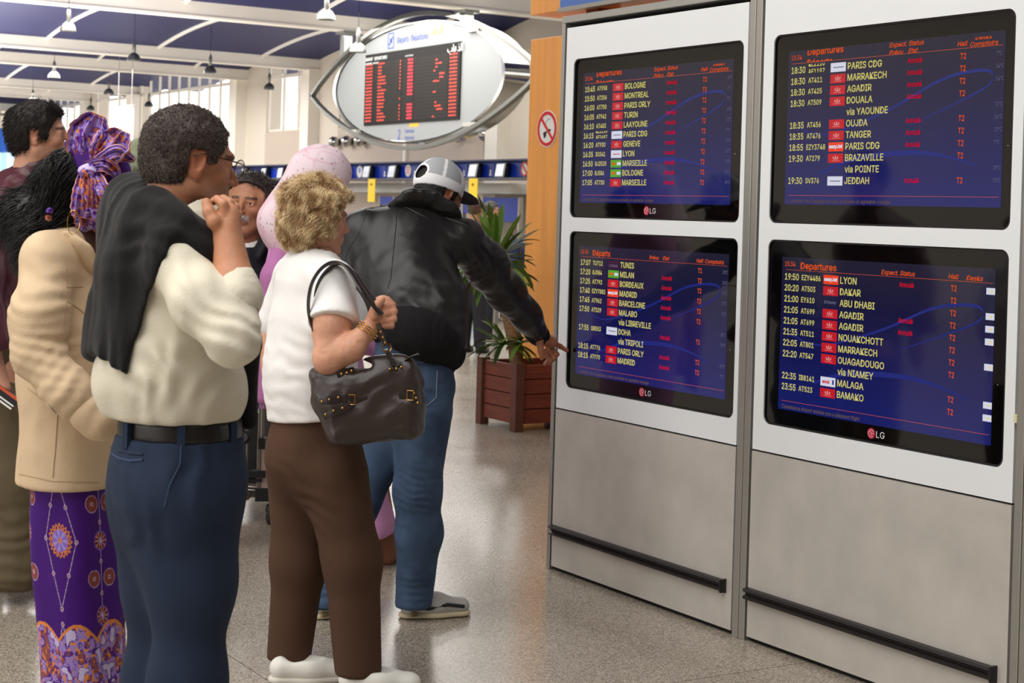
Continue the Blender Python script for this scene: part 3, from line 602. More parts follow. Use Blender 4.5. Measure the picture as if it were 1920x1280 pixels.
for s, D in DATA.items():
    a0, a1, az1, az0 = D['act']; o0, o1, oz1, oz0 = D['out']; aw = a0-a1; ah = az1-az0
    t = thing('flight_monitor', LB[s], 'monitor', (SX, (a0+a1)/2, oz0), group='flight monitors in the cabinets')
    dd = -.003 if s in ('TR', 'BR') else .0
    def sf(a, b, d): return (SX + dd - d, a, b)
    MB().prism([rrect(o1+.004, oz0+.003, o0-.002, oz1-.003, .028)], sf, -.05, 0).build('bezel', M_glass, t)
    lcd = MB().prism([rect(a1, az0, a0, az1)], sf, 0, .0006).build('display', M_lcd, t)
    # swoosh lines of the wallpaper
    def curve(pts, w0, w1):
        N = 36; L_ = []; R_ = []
        for k in range(N+1):
            tt = k/N*(len(pts)-1); i = min(int(tt), len(pts)-2); f = tt-i
            p0 = pts[max(i-1, 0)]; p1 = pts[i]; p2 = pts[i+1]; p3 = pts[min(i+2, len(pts)-1)]
            q = [.5*((2*p1[j]) + (-p0[j]+p2[j])*f + (2*p0[j]-5*p1[j]+4*p2[j]-p3[j])*f*f + (-p0[j]+3*p1[j]-3*p2[j]+p3[j])*f**3) for j in (0, 1)]
            wv = (w0 + (w1-w0)*k/N)*(.3+.7*math.sin(math.pi*k/N)); L_.append((a0-q[0]*aw, az1-(q[1]-wv)*ah)); R_.append((a0-q[0]*aw, az1-(q[1]+wv)*ah))
        V = [sf(x, z, .0009) for x, z in L_] + [sf(x, z, .0009) for x, z in R_]; n = N+1
        return V, [(i, i+1, n+i+1, n+i) for i in range(N)]
    b = MB(); b.add(*curve([(.05, .50), (.22, .55), (.5, .42), (.75, .25), (.93, .22), (.94, .30), (.8, .40), (.6, .52)], .010, .008)); b.add(*curve([(.18, .80), (.35, .71), (.6, .68), (.75, .70), (.9, .76)], .022, .008))
    b.build('swoosh', E_swo, t)
    b = MB(); b.prism([rect(a0-.99*aw, az1-.0835*ah, a0-.02*aw, az1-.0815*ah)], sf, .0008, .001).prism([rect(a0-.99*aw, az1-.942*ah, a0-.02*aw, az1-.940*ah)], sf, .0008, .001).build('rule_line', E_ora, t)
    acc = {}
    for (ss, ti, cls, fx, fy, key, clip) in jobs:
        if ss != s: continue
        V, Fc = TG(ti); cap, kx = CLS[cls]; ky = cap/CAP
        if len(V) == 0: continue
        if clip:
            c0 = {None: None, 'top': None, 'dtop': None, 'dlow': None, 'clipd': None}
            if clip[1] == 'low': V, Fc = clip2(V, Fc, None, CAP*.45)
            elif clip[0] == 'top': V, Fc = clip2(V, Fc, CAP*.25, None)
            elif clip[0] == 'dtop': V, Fc = clip2(V, Fc, None, CAP*.70)
            elif clip[0] == 'dlow': V, Fc = clip2(V, Fc, CAP*.55, None)
            elif clip[0] == 'clipd': V, Fc = clip2(V, Fc, None, CAP*.5)
        x0 = V[:, 0].min()
        W = [sf(a0 - fx*aw - (v[0]-x0)*kx, az1 - fy*ah - cap/2 + v[1]*ky, .0016) for v in V]
        MB().add(W, [f for f in Fc]).build({'name': 'destination_text', 'time': 'time_text', 'fl': 'flight_number_text', 'an': 'status_text', 't2': 'hall_text', 'deg': 'temperature_text', 'clock': 'clock_text', 'foot': 'footer_text'}.get(cls, 'heading_text'), EM[key], t)
    # airline tiles
    for k, r in enumerate(D['rows']):
        lg = r[2]; y = .129 + k*.0719
        if not lg: continue
        x0, x1 = .221, .296; L0, L1 = a0-x1*aw, a0-x0*aw; z1, z0 = az1-(y-.029)*ah, az1-(y+.029)*ah
        cx_, cz_ = (L0+L1)/2, (z0+z1)/2; wd = L1-L0; hg = z1-z0
        base = {'r': E_lred, 'e': E_lora, 'w': E_lwhi, 'l': E_lwhi, 's': E_lwhi, 'q': E_lwhi, 'a': E_lwhi, 'g': E_lgre, 't': E_lpur, 'k': None}[lg]
        tile = MB().prism([rect(L0, z0, L1, z1)], sf, .0008, .0014).build('airline_tile', base, t) if base else None
        par = tile if tile is not None else t
        def put(ti, w_, h_, dx, dz, m, nm):
            V, Fc = TG(LOGO_T[ti]); k1 = w_*wd/(V[:, 0].max()-V[:, 0].min()); k2 = h_*hg/(V[:, 1].max()-V[:, 1].min()); xm = (V[:, 0].max()+V[:, 0].min())/2; zm = (V[:, 1].max()+V[:, 1].min())/2
            MB().add([sf(cx_ - dx*wd - (v[0]-xm)*k1, cz_ + dz*hg + (v[1]-zm)*k2, .0020) for v in V], Fc).build(nm, m, par)
        if lg == 'r':
            b = MB()
            for q in (-1, 0, 1):
                xx = cx_ + q*.13*wd; b.prism([[(xx-.05*wd, cz_+.0*hg), (xx+.05*wd, cz_+.0*hg), (xx+.02*wd+q*.03*wd, cz_+(.3 if q == 0 else .2)*hg), (xx-.02*wd+q*.03*wd, cz_+(.3 if q == 0 else .2)*hg)]], sf, .0016, .0018)
            b.prism([[(cx_-.2*wd, cz_-.04*hg), (cx_+.2*wd, cz_-.04*hg), (cx_+.12*wd, cz_-.14*hg), (cx_-.12*wd, cz_-.14*hg)]], sf, .0016, .0018)
            b.prism([rect(cx_-.26*wd, cz_-.30*hg, cx_+.26*wd, cz_-.25*hg)], sf, .0016, .0018).build('emblem', E_tred, par)
        elif lg == 'e': put('easy', .9, .55, 0, 0, E_lwhi, 'lettering')
        elif lg == 't': put('tun', .8, .28, 0, -.15, E_gre, 'lettering')
        elif lg == 'k': put('eti', .8, .3, 0, 0, E_gre, 'lettering')
        elif lg == 'a':
            put('anul', .5, .4, -.12, 0, E_red, 'lettering'); MB().prism([rect(cx_-.40*wd, cz_-.25*hg, cx_-.30*wd, cz_+.25*hg)], sf, .0016, .0018).build('stripe', E_swo, par)
        elif lg == 'g':
            put('jet', .4, .5, -.2, 0, E_ora, 'lettering'); MB().prism([rect(cx_-.45*wd, cz_-.2*hg, cx_-.10*wd, cz_+.2*hg)], sf, .0016, .0018).build('block', E_lwhi, par)
        else:
            MB().prism([rect(cx_-.36*wd, cz_-.06*hg, cx_+.32*wd, cz_+.04*hg)], sf, .0016, .0018).build('stripe', E_gre if lg != 'l' else E_red, par)
    for k, r in enumerate(D['rows']):
        if r[6] == 'b':
            y = .129 + k*.0719; tl = MB().prism([rect(a0-1.0*aw, az1-(y+.019)*ah, a0-.965*aw, az1-(y-.019)*ah)], sf, .0008, .0014).build('weather_tile', E_lwhi, t)
            MB().prism([circ(a0-.988*aw, az1-y*ah, .004, 10, .003)], sf, .0016, .002).build('sun', em('lcd_sun', (250, 215, 60), .9), tl)
    if D['lg']:
        cxl, czl, r_ = a0-.478*aw, az1-1.052*ah, .0175
        d_ = .001
        lo = MB().prism([circ(cxl, czl, r_, 32)], sf, 0, d_).build('maker_emblem', mat('emblem_red', (190, 26, 62), .4), t)
        arc = MB()
        for q in range(20):
            aa = math.radians(20 + q*15.5); bb_ = math.radians(20+(q+1)*15.5)
            if q >= 19: break
            arc.prism([[(cxl-.0125*math.cos(aa), czl+.0125*math.sin(aa)), (cxl-.0125*math.cos(bb_), czl+.0125*math.sin(bb_)), (cxl-.0112*math.cos(bb_), czl+.0112*math.sin(bb_)), (cxl-.0112*math.cos(aa), czl+.0112*math.sin(aa))]], sf, d_, d_+.0004)
        arc.prism([rect(cxl-.0125, czl-.0008, cxl-.004, czl+.0008)], sf, d_, d_+.0004).prism([rect(cxl-.0006, czl-.005, cxl+.0006, czl+.006)], sf, d_, d_+.0004).prism([rect(cxl-.0045, czl-.0055, cxl+.0006, czl-.0044)], sf, d_, d_+.0004).prism([circ(cxl+.0055, czl+.0045, .0015, 10)], sf, d_, d_+.0004)
        arc.build('emblem_face', M_whitep, lo)
        V, Fc = TG(LOGO_T['lg']); k1 = .0375/(V[:, 0].max()-V[:, 0].min()); k2 = .0215/(V[:, 1].max()-V[:, 1].min())
        MB().add([sf(cxl-.0225-(v[0]-V[:, 0].min())*k1, czl-.0108+v[1]*k2, .001) for v in V], Fc).build('maker_name', M_whitep, t)
    MB().prism([circ(a1-.02, (az0+az1)/2-.08, .0012, 8)], sf, 0, .001).build('standby_light', M_whitep, t)

# writing on the hanging board
def btext(i, y_left, z_base, m, nm, d=.14):
    V, Fc = TG(i); MB().add([(BX-d, y_left-(v[0]-V[:, 0].min()), z_base+v[1]) for v in V], Fc).build(nm, m, bd)
def bwid(i): V = TG(i)[0]; return V[:, 0].max()-V[:, 0].min()
M_bblue = mat('sign_blue', (26, 58, 150), .5); M_bor = mat('sign_orange', (226, 150, 24), .5)
btext(BT['dep'], 31.2, 5.06-.035, M_bblue, 'heading_text', .105); btext(BT['mg'], 29.85, 5.09, M_bor, 'arabic_heading', .105)
btext(BT['two'], 31.05, 2.98, M_bblue, 'terminal_number', .105); btext(BT['tm'], 30.75, 3.11, M_bblue, 'terminal_text', .105); btext(BT['tm2'], 30.75, 2.97, M_bblue, 'terminal_text', .105)
btext(BT['dd'], DY0-.03, DZ1-.14, M_whitep, 'board_title'); btext(BT['sub'], DY0-.03, DZ1-.22, M_whitep, 'board_columns'); btext(BT['st'], 30.75, DZ1-.16, M_whitep, 'board_columns'); btext(BT['ar'], 28.95, DZ1-.19, M_whitep, 'board_title')
b = MB(); b.prism([rrect(31.36, 4.93, 31.64, 5.27, .04), rrect(31.385, 4.955, 31.615, 5.245, .03)[::-1]], bf, .1, .105).prism([[(31.6, 5.02), (31.42, 5.20), (31.40, 5.17), (31.55, 5.0)]], bf, .1, .105).prism([[(31.56, 5.14), (31.5, 5.16), (31.44, 5.06), (31.48, 5.05)]], bf, .1, .105).build('plane_pictogram', M_bblue, bd)
MB().prism([rect(30.15, 3.23, 30.55, 3.30)], bf, .1, .105).build('arabic_terminal', M_bor, bd)
# ============================================================ figures: smooth implicit bodies turned into meshes
VR = np.array(RIGHT0); VF = np.array(FWD); VU = np.array([0., 0., 1.])
def dirv(yaw, pitch=0):
    """unit vector; yaw 0 = away from the camera, 90 = to the picture's right"""
    a, b = math.radians(yaw), math.radians(pitch)
    return math.cos(b)*(math.sin(a)*VR + math.cos(a)*VF) + math.sin(b)*VU
def nz(v): v = np.asarray(v, float); return v/np.linalg.norm(v)
_lat = np.random.RandomState(5).rand(32, 32, 32).astype(np.float32)*2-1
def vnoise(p):
    p = np.asarray(p); i = np.floor(p).astype(int); f = p-i; f = f*f*(3-2*f); i &= 31; j = (i+1) & 31
    x0, y0, z0 = i.T; x1, y1, z1 = j.T; fx, fy, fz = f.T; g = _lat
    a = g[x0, y0, z0]*(1-fx)+g[x1, y0, z0]*fx; b = g[x0, y1, z0]*(1-fx)+g[x1, y1, z0]*fx
    c = g[x0, y0, z1]*(1-fx)+g[x1, y0, z1]*fx; d = g[x0, y1, z1]*(1-fx)+g[x1, y1, z1]*fx
    return (a*(1-fy)+b*fy)*(1-fz) + (c*(1-fy)+d*fy)*fz
class SDF:
    def __init__(s, lo, hi, h):
        s.lo = np.array(lo, float); s.h = h; s.n = np.ceil((np.array(hi)-s.lo)/h).astype(int)+1
        s.F = np.full(s.n, .5, dtype=np.float32)
    def blk(s, lo, hi, m):
        a = np.clip(np.floor((np.asarray(lo)-m-s.lo)/s.h).astype(int), 0, s.n); b = np.clip(np.ceil((np.asarray(hi)+m-s.lo)/s.h).astype(int)+1, 0, s.n)
        if np.any(b <= a): return None, None
        sl = tuple(slice(x, y) for x, y in zip(a, b))
        X, Y, Z = [(s.lo[k] + s.h*np.arange(a[k], b[k])).astype(np.float32) for k in range(3)]
        return sl, (X[:, None, None], Y[None, :, None], Z[None, None, :])
    def put(s, lo, hi, fn, k=.01, mode='u'):
        sl, g = s.blk(lo, hi, k + 3*s.h)
        if sl is None: return s
        d = fn(*g); f = s.F[sl]
        if mode == 'u':
            q = np.maximum(k-np.abs(f-d), 0)/k; s.F[sl] = np.minimum(f, d) - q*q*k*.25
        elif mode == 's':
            d = -d; q = np.maximum(k-np.abs(f-d), 0)/k; s.F[sl] = np.maximum(f, d) + q*q*k*.25
        return s
    def cone(s, a, b, ra, rb, k=.02, flat=None, mode='u'):
        a = np.asarray(a, float); b = np.asarray(b, float); ab = b-a; L2 = max(float(ab@ab), 1e-9); R = max(ra, rb)
        if flat is not None: fd = nz(flat[0]); fr = flat[1]; R = R*max(1, fr)
        def fn(X, Y, Z):
            px, py, pz = X-a[0], Y-a[1], Z-a[2]; t = np.clip((px*ab[0]+py*ab[1]+pz*ab[2])/L2, 0, 1)
            dx, dy, dz = px-t*ab[0], py-t*ab[1], pz-t*ab[2]
            if flat is not None:
                q = (dx*fd[0]+dy*fd[1]+dz*fd[2])*(1/fr-1); dx = dx+fd[0]*q; dy = dy+fd[1]*q; dz = dz+fd[2]*q
            return (np.sqrt(dx*dx+dy*dy+dz*dz) - (ra+(rb-ra)*t))*(min(fr, 1) if flat is not None else 1)
        return s.put(np.minimum(a, b)-R, np.maximum(a, b)+R, fn, k, mode)
    def chain(s, pts, rad, k=.02, flat=None, mode='u'):
        for i in range(len(pts)-1): s.cone(pts[i], pts[i+1], rad[i], rad[i+1], k, flat, mode)
        return s
    def ell(s, c, r, R=None, k=.01, mode='u'):
        c = np.asarray(c, float); r = np.asarray(r, float); M = np.eye(3) if R is None else np.asarray(R)   # columns = axes
        mr = max(r)
        def fn(X, Y, Z):
            px, py, pz = X-c[0], Y-c[1], Z-c[2]; k0 = 0; k1 = 0
            for i in range(3):
                q = (px*M[0, i]+py*M[1, i]+pz*M[2, i])/r[i]; k0 = k0+q*q; k1 = k1+(q/r[i])**2
            k0 = np.sqrt(k0); return k0*(k0-1)/np.maximum(np.sqrt(k1), 1e-6)
        return s.put(c-mr, c+mr, fn, k, mode)
    def plane_cut(s, p, n, k=.004):
        """removes what lies on the side n points to"""
        n = nz(n); X, Y, Z = [(s.lo[q] + s.h*np.arange(s.n[q])).astype(np.float32) for q in range(3)]
        d = (X[:, None, None]-p[0])*n[0]+(Y[None, :, None]-p[1])*n[1]+(Z[None, None, :]-p[2])*n[2]
        q = np.maximum(k-np.abs(s.F-d), 0)/k; s.F = np.maximum(s.F, d) + q*q*k*.25; return s
    def view_cut(s, a, b, k=.006):
        """cuts along the plane through the eye and two picture points; keeps the side left of a->b"""
        n = -np.cross(ray(*a), ray(*b)); return s.plane_cut((0, 0, EYE), nz(n), k)
    def merge(s, o, k=.02):
        q = np.maximum(k-np.abs(s.F-o.F), 0)/k; s.F = np.minimum(s.F, o.F) - q*q*k*.25; return s
    def disp(s, fn, band=.03):
        """adds fn(points) near the surface (positive = inwards)"""
        m = np.abs(s.F) < band; ijk = np.argwhere(m); s.F[m] += fn(s.lo + s.h*ijk).astype(np.float32); return s
    def nets(s):
        F = s.F; ins = F < 0; n = F.shape
        ins[0] = ins[-1] = False; ins[:, 0] = ins[:, -1] = False; ins[:, :, 0] = ins[:, :, -1] = False
        c = np.zeros(tuple(x-1 for x in n), dtype=np.int8)
        for a in (0, 1):
            for b in (0, 1):
                for d in (0, 1): c += ins[a:n[0]-1+a, b:n[1]-1+b, d:n[2]-1+d]
        act = (c > 0) & (c < 8); idx = np.argwhere(act); N = len(idx); ids = np.full(c.shape, -1, dtype=np.int64); ids[act] = np.arange(N)
        acc = np.zeros((N, 3)); cnt = np.zeros(N)
        offs = [(a, b, d) for a in (0, 1) for b in (0, 1) for d in (0, 1)]
        for o in offs:
            for ax in range(3):
                if o[ax] == 0:
                    o2 = list(o); o2[ax] = 1
                    A = F[idx[:, 0]+o[0], idx[:, 1]+o[1], idx[:, 2]+o[2]]; B = F[idx[:, 0]+o2[0], idx[:, 1]+o2[1], idx[:, 2]+o2[2]]
                    sa = ins[idx[:, 0]+o[0], idx[:, 1]+o[1], idx[:, 2]+o[2]]; sb = ins[idx[:, 0]+o2[0], idx[:, 1]+o2[1], idx[:, 2]+o2[2]]
                    m = sa != sb; t = np.clip(A[m]/(A[m]-B[m]+1e-12), 0, 1); p = np.tile(np.array(o, float), (m.sum(), 1)); p[:, ax] += t
                    acc[m] += p; cnt[m] += 1
        V = s.lo + s.h*(idx + acc/np.maximum(cnt, 1)[:, None]); Q = []
        for ax in range(3):
            b1, b2 = [(1, 2), (2, 0), (0, 1)][ax]
            sl0 = [slice(None)]*3; sl1 = [slice(None)]*3; sl0[ax] = slice(0, -1); sl1[ax] = slice(1, None)
            a = ins[tuple(sl0)]; b = ins[tuple(sl1)]
            for flip, m in ((0, a & ~b), (1, ~a & b)):
                e = np.argwhere(m); e = e[(e[:, b1] > 0) & (e[:, b2] > 0) & (e[:, b1] < n[b1]-1) & (e[:, b2] < n[b2]-1)]
                if len(e) == 0: continue
                def cid(d1, d2): q = e.copy(); q[:, b1] -= d1; q[:, b2] -= d2; return ids[q[:, 0], q[:, 1], q[:, 2]]
                q = np.stack([cid(1, 1), cid(0, 1), cid(0, 0), cid(1, 0)], 1); Q.append(q[:, ::-1] if flip else q)
        Q = np.concatenate(Q); return V, Q[(Q >= 0).all(1)]
def relax(V, Q, it=1, f=.5):
    for _ in range(it):
        S = np.zeros_like(V); C = np.zeros(len(V))
        for k in range(4):
            a = Q[:, k]; b = Q[:, (k+1) % 4]
            for q in range(3):
                S[:, q] += np.bincount(a, V[b, q], len(V)) + np.bincount(b, V[a, q], len(V))
            C += np.bincount(a, minlength=len(V)) + np.bincount(b, minlength=len(V))
        V = V*(1-f) + f*S/np.maximum(C, 1)[:, None]
    return V
def normals(V, Q):
    fn = np.cross(V[Q[:, 2]]-V[Q[:, 0]], V[Q[:, 3]]-V[Q[:, 1]]); N = np.zeros_like(V)
    for k in range(4):
        for q in range(3): N[:, q] += np.bincount(Q[:, k], fn[:, q], len(V))
    return N/np.maximum(np.linalg.norm(N, axis=1), 1e-9)[:, None]
def solid(name, sdf, m, parent, frame=None, col=None, it=1):
    V, Q = sdf.nets(); V = relax(V, Q, it)
    c = col(V) if col is not None else None
    if frame is not None: V = V @ np.array(frame[1]).T + frame[0]
    return mesh(name, V, Q, m, parent, True, True, c)
def bounds(pts, m):
    p = np.array(pts, float); a = p @ VR; b = p @ VF; q = np.array([x*VR+y*VF for x in (a.min()-m, a.max()+m) for y in (b.min()-m, b.max()+m)])
    lo = q.min(0); hi = q.max(0); lo[2] = p[:, 2].min()-m; hi[2] = p[:, 2].max()+m; return lo, hi
# ---- cloth folds: returns displacement functions
def cloth(amp=.006, sc=7, st=(1, 1, .35), seed=0, extra=()):
    st = np.array(st)
    def fn(p):
        q = p*st*sc + seed*7.3; w = vnoise(q*.6+11)[:, None]*1.1
        a = 1-np.abs(vnoise(q+w)); b = 1-np.abs(vnoise(q*2.1+w*1.5+5))
        c3 = 1-np.abs(vnoise(q*4.3+w*2.2+19)); d = amp*(.75-a) + amp*.50*(.75-b) + amp*.22*(.75-c3)
        for (c, rad, dr, wl, am) in extra:
            dd = p-c; e = np.exp(-(dd*dd).sum(1)/(rad*rad)); n9 = vnoise(p*8+seed); ph = dd@nz(dr)/wl*6.283 + 4.5*n9 + 2*vnoise(p*19+3)
            d += am*.8*e*np.sin(ph)*(.55+.45*vnoise(p*12+seed+40))
        return d
    return fn
# ---- hair strands as thin tapered ribbons, one mesh
def strands(P0, N0, n, length, rad, dirf, curl=0, cw=40, seg=7, seed=1, spread=.3):
    rs = np.random.RandomState(seed); i = rs.randint(0, len(P0), n); p = P0[i].copy(); nn = N0[i]; L = length*(.6+.8*rs.rand(n))
    ph = rs.rand(n)*6.28; d = nn*.5 + dirf(p, nn) + spread*rs.randn(n, 3); d /= np.linalg.norm(d, axis=1)[:, None]
    V = np.zeros((n, seg+1, 3, 3)); side = np.cross(d, rs.randn(n, 3)); side /= np.linalg.norm(side, axis=1)[:, None]
    for k in range(seg+1):
        b = np.cross(d, side); b /= np.linalg.norm(b, axis=1)[:, None]; r = rad*(1-.75*(k/seg)**2)
        c = p + curl*(side*np.cos(ph+k*cw*L/seg*1.0)[:, None] + b*np.sin(ph+k*cw*L/seg)[:, None])*(min(1, k/2))
        for q in range(3):
            a = q*2.094; V[:, k, q] = c + (side*math.cos(a)+b*math.sin(a))*r
        p = p + d*(L/seg)[:, None]; d = d + (dirf(p, nn)-d)*.22; d /= np.linalg.norm(d, axis=1)[:, None]
    base = np.arange(n)[:, None, None]*(seg+1)*3; kk = np.arange(seg)[None, :, None]*3; q = np.arange(3)[None, None, :]
    a = base+kk+q; b = base+kk+(q+1) % 3; F_ = np.stack([a, b, b+3, a+3], -1).reshape(-1, 4)
    return V.reshape(-1, 3), F_, np.repeat(rs.rand(n), (seg+1)*3)

# ---- skin, heads, hands
def skin_mat(name, rough=.5): return mat(name, (200, 150, 120), rough, attr='Col', spec=.4, bump=.0006, bscale=170, var=.05, vscale=60)
M_skin = skin_mat('skin')
def head_sdf(o, h=.003):
    """local frame: x right, y forward, z up, metres; o = options"""
    g = o.get
    s = SDF((-.105, -.135, -.215), (.105, .145, .15), h)
    s.ell((0, -.012, .036), (.074, .093, .082), k=.01)
    s.ell((0, .012, -.03), (.061, .074, .085), k=.03)
    s.ell((0, .058, -.098), (.026, .026, .020), k=.03)                 # chin
    for q in (-1, 1):
        s.cone((q*.056, -.005, -.055), (q*.020, .062, -.100), .014, .014, .03)   # jaw line
        s.ell((q*.040, .058, -.022), (.020, .020, .017), k=.022)               # cheek bone
        s.ell((q*.066, .0, .03), (.01, .05, .04), k=.02)
    s.cone((-.034, .078, .022), (.034, .078, .022), .0105, .0105, .016)         # brow ridge
    for q in (-1, 1): s.ell((q*.031, .096, .002), (.017, .014, .012), k=.012, mode='s')
    for q in (-1, 1):
        s.ell((q*.031, .0720, .0015), (.0158, .0150, .0142), k=.006)           # lids over the eye ball
        s.cone((q*.018, .0835, .0105), (q*.044, .0770, .0085), .0035, .0030, .005)
        s.ell((q*.0315, .090, .0005), (.0125, .0125, .0048), k=.0015, mode='s')   # the opening between them
    s.chain([(0, .083, .012), (0, .097, -.010), (0, .109*g('nose', 1), -.027)], [.0075, .0085, .0105], .010)
    for q in (-1, 1): s.ell((q*.011, .094, -.031), (.0075, .010, .007), k=.006)
    for q in (-1, 1): s.ell((q*.006, .103, -.038), (.003, .004, .003), k=.003, mode='s')
    s.ell((0, .080, -.058), (.028, .017, .022), k=.014)                        # muzzle
    s.cone((-.020, .086, -.0605), (.020, .086, -.0605), .0042, .0042, .006); s.cone((0, .094, -.0585), (0, .094, -.0585), .005, .005, .008)
    s.cone((-.015, .086, -.070), (.015, .086, -.070), .0055, .0055, .006)
    s.cone((-.022, .094, -.065), (.022, .094, -.065), .0016, .0016, .004, mode='s')
    for q in (-1, 1):                                                          # ears
        c = np.array([q*.075, -.012, -.004]); ax = nz((0, .22, 1)); 
        Rm = np.stack([nz((1, .45*q*-1, 0)), nz(np.cross(ax, nz((1, .45*q*-1, 0)))), ax], 1)
        s.ell(c, (.0065, .0185, .031), Rm, k=.004)
        s.ell(c+np.array([q*.007, .0035, .004]), (.006, .010, .018), Rm, k=.003, mode='s')
        s.ell(c+np.array([0, .006, -.026]), (.005, .008, .009), k=.005)
        s.ell(c+np.array([q*.001, .014, -.004]), (.004, .004, .007), k=.004)
    nk = g('neck', .055); nd = np.array(g('neckdir', (0, -.035, -.12)))
    s.cone((0, -.022, -.06), (0, -.022, -.06)+nd, nk, nk*1.04, .025)
    if g('adam'): s.ell((0, .035, -.135), (.010, .012, .014), k=.01)
    if g('age'):
        for q in (-1, 1):
            s.cone((q*.018, .094, -.036), (q*.032, .078, -.066), .0012, .0012, .007, mode='s')
        for z in (.045, .053, .061): s.cone((-.03, .083-(z-.045)*.3, z), (.03, .083-(z-.045)*.3, z), .0012, .0012, .003, mode='s')
    if g('mod'): g('mod')(s)
    return s
def head_col(base, o):
    b = np.array(lin(base)); lip = np.array(lin(o.get('lip', (165, 95, 85)))); br = np.array(lin(o.get('brow', (30, 22, 18)))); st = o.get('stubble', 0); mo = o.get('moustache')
    def fn(V):
        x, y, z = V.T; c = np.tile(b, (len(V), 1))
        def mix(w, col): 
            w = np.clip(w, 0, 1)[:, None]; c[:] = c*(1-w) + np.array(col)*w
        flush = np.exp(-((np.abs(x)-.042)**2/.0004+(z+.03)**2/.0005))*(y > .03); mix(.30*flush, b*np.array([1.08, .72, .68]))
        mix(.35*np.exp(-((x)**2/.0002+(z+.028)**2/.0003))*(y > .08), b*np.array([1.05, .7, .65]))
        mix(.4*((np.abs(x) > .074) & (y < .03)), b*np.array([1.05, .66, .6]))
        if st:
            w = ((z < -.028-.25*(.07-y)*(y < .07)) & (z > -.125)).astype(float)*np.clip((y+.02)/.03, 0, 1)*np.clip((z+.125)/.02, 0, 1)*np.clip((-.028-.25*(.07-y)*(y < .07)-z)/.015, 0, 1)*st*(.7+.3*vnoise(V*300)); mix(w, lin((62, 52, 48)))
        e = (np.abs(x)/.023)**2 + ((z+.0655)/.009)**2; mix(.75*(e < 1)*(y > .07), lip)
        bw = (np.abs(np.abs(x)-.031) < .019) & (np.abs(z-(.0235-.10*np.abs(np.abs(x)-.026))) < .0048) & (y > .05); mix(bw*(.75+.3*vnoise(V*400)), br)
        if mo is not None:
            m = (np.abs(x) < .030) & (z < -.040-.25*np.abs(x)) & (z > -.058-.35*np.abs(x)) & (y > .07); mix(m*(.8+.2*vnoise(V*500)), lin(mo))
        if o.get('scalp') is not None: mix((z > .03+.9*y*0)*(o['hairline'](V) > 0), lin(o['scalp']))
        return c
    return fn
def frame(pos, yaw, pitch=0, roll=0, sc=1):
    f = dirv(yaw, pitch); r = nz(np.cross(f, VU)); u = np.cross(r, f)
    a = math.radians(roll); r2 = r*math.cos(a)+u*math.sin(a); u2 = -r*math.sin(a)+u*math.cos(a)
    return np.array(pos, float), np.stack([r2, f, u2], 1)*sc
def L2W(fr, p): return np.asarray(p) @ np.array(fr[1]).T + fr[0]
def eyes(fr, par, iris=(50, 30, 18)):
    for q in (-1, 1):
        c = np.array([q*.031, .0712, .0012]); e = MB(); V = []; Fc = []; n = 14; mi = []
        R_ = .0134
        rings = [0, .18, .42, .8, 1.2, 1.7]
        for a in rings:
            for k in range(n): V.append(L2W(fr, c + R_*np.array([math.sin(a)*math.cos(6.283*k/n), math.cos(a), math.sin(a)*math.sin(6.283*k/n)])))
        for i in range(len(rings)-1):
            for k in range(n): Fc.append((i*n+k, i*n+(k+1) % n, (i+1)*n+(k+1) % n, (i+1)*n+k)); mi.append(0 if i == 0 else 1 if i == 1 else 2)
        mesh('eye', V, Fc, None, par, True, True, mats=[mat('pupil', (8, 6, 5), .1), mat('iris_%d' % iris[0], iris, .15), mat('eye_white', (222, 212, 204), .2)], mi=mi)
def cap_hair(fn_line, off=.008, h=.003, noise=.003, nsc=60, mod=None, lo=(-.12, -.14, -.14), hi=(.12, .12, .16)):
    """hair mass: the skull grown by off, kept where fn_line(points) > 0"""
    s = SDF(lo, hi, h)
    s.ell((0, -.012, .036), (.074+off, .093+off, .082+off), k=.01); s.ell((0, -.018, -.015), (.068+off*.8, .078+off*.8, .07), k=.03)
    for q in (-1, 1): s.ell((q*.066, .0, .03), (.01+off, .05+off, .04+off), k=.02)
    if mod: mod(s)
    ijk = np.argwhere(s.F < .02); p = s.lo+s.h*ijk; v = -fn_line(p); i = tuple(ijk.T); s.F[i] = np.maximum(s.F[i], v.astype(np.float32))
    if noise: s.disp(lambda p: noise*vnoise(p*nsc)+noise*.6*vnoise(p*nsc*2.2), .02)
    return s
def hairline(front=.055, side=-.012, burn=-.02, nape=-.07, y0=.055):
    """positive where hair grows"""
    def fn(p):
        x, y, z = p.T; ax = np.abs(x); zf = front - .25*np.maximum(ax-.045, 0)
        L = np.where(y > y0, zf + (y-y0)*.55, np.where(y > .030, zf + (y0-y)/(y0-.030)*(side-zf), np.where(y > .008, burn, np.where(y > -.030, .026, nape + np.maximum(y+.075, 0)*.5))))
        return np.clip(z - L, -.05, .05)
    return fn
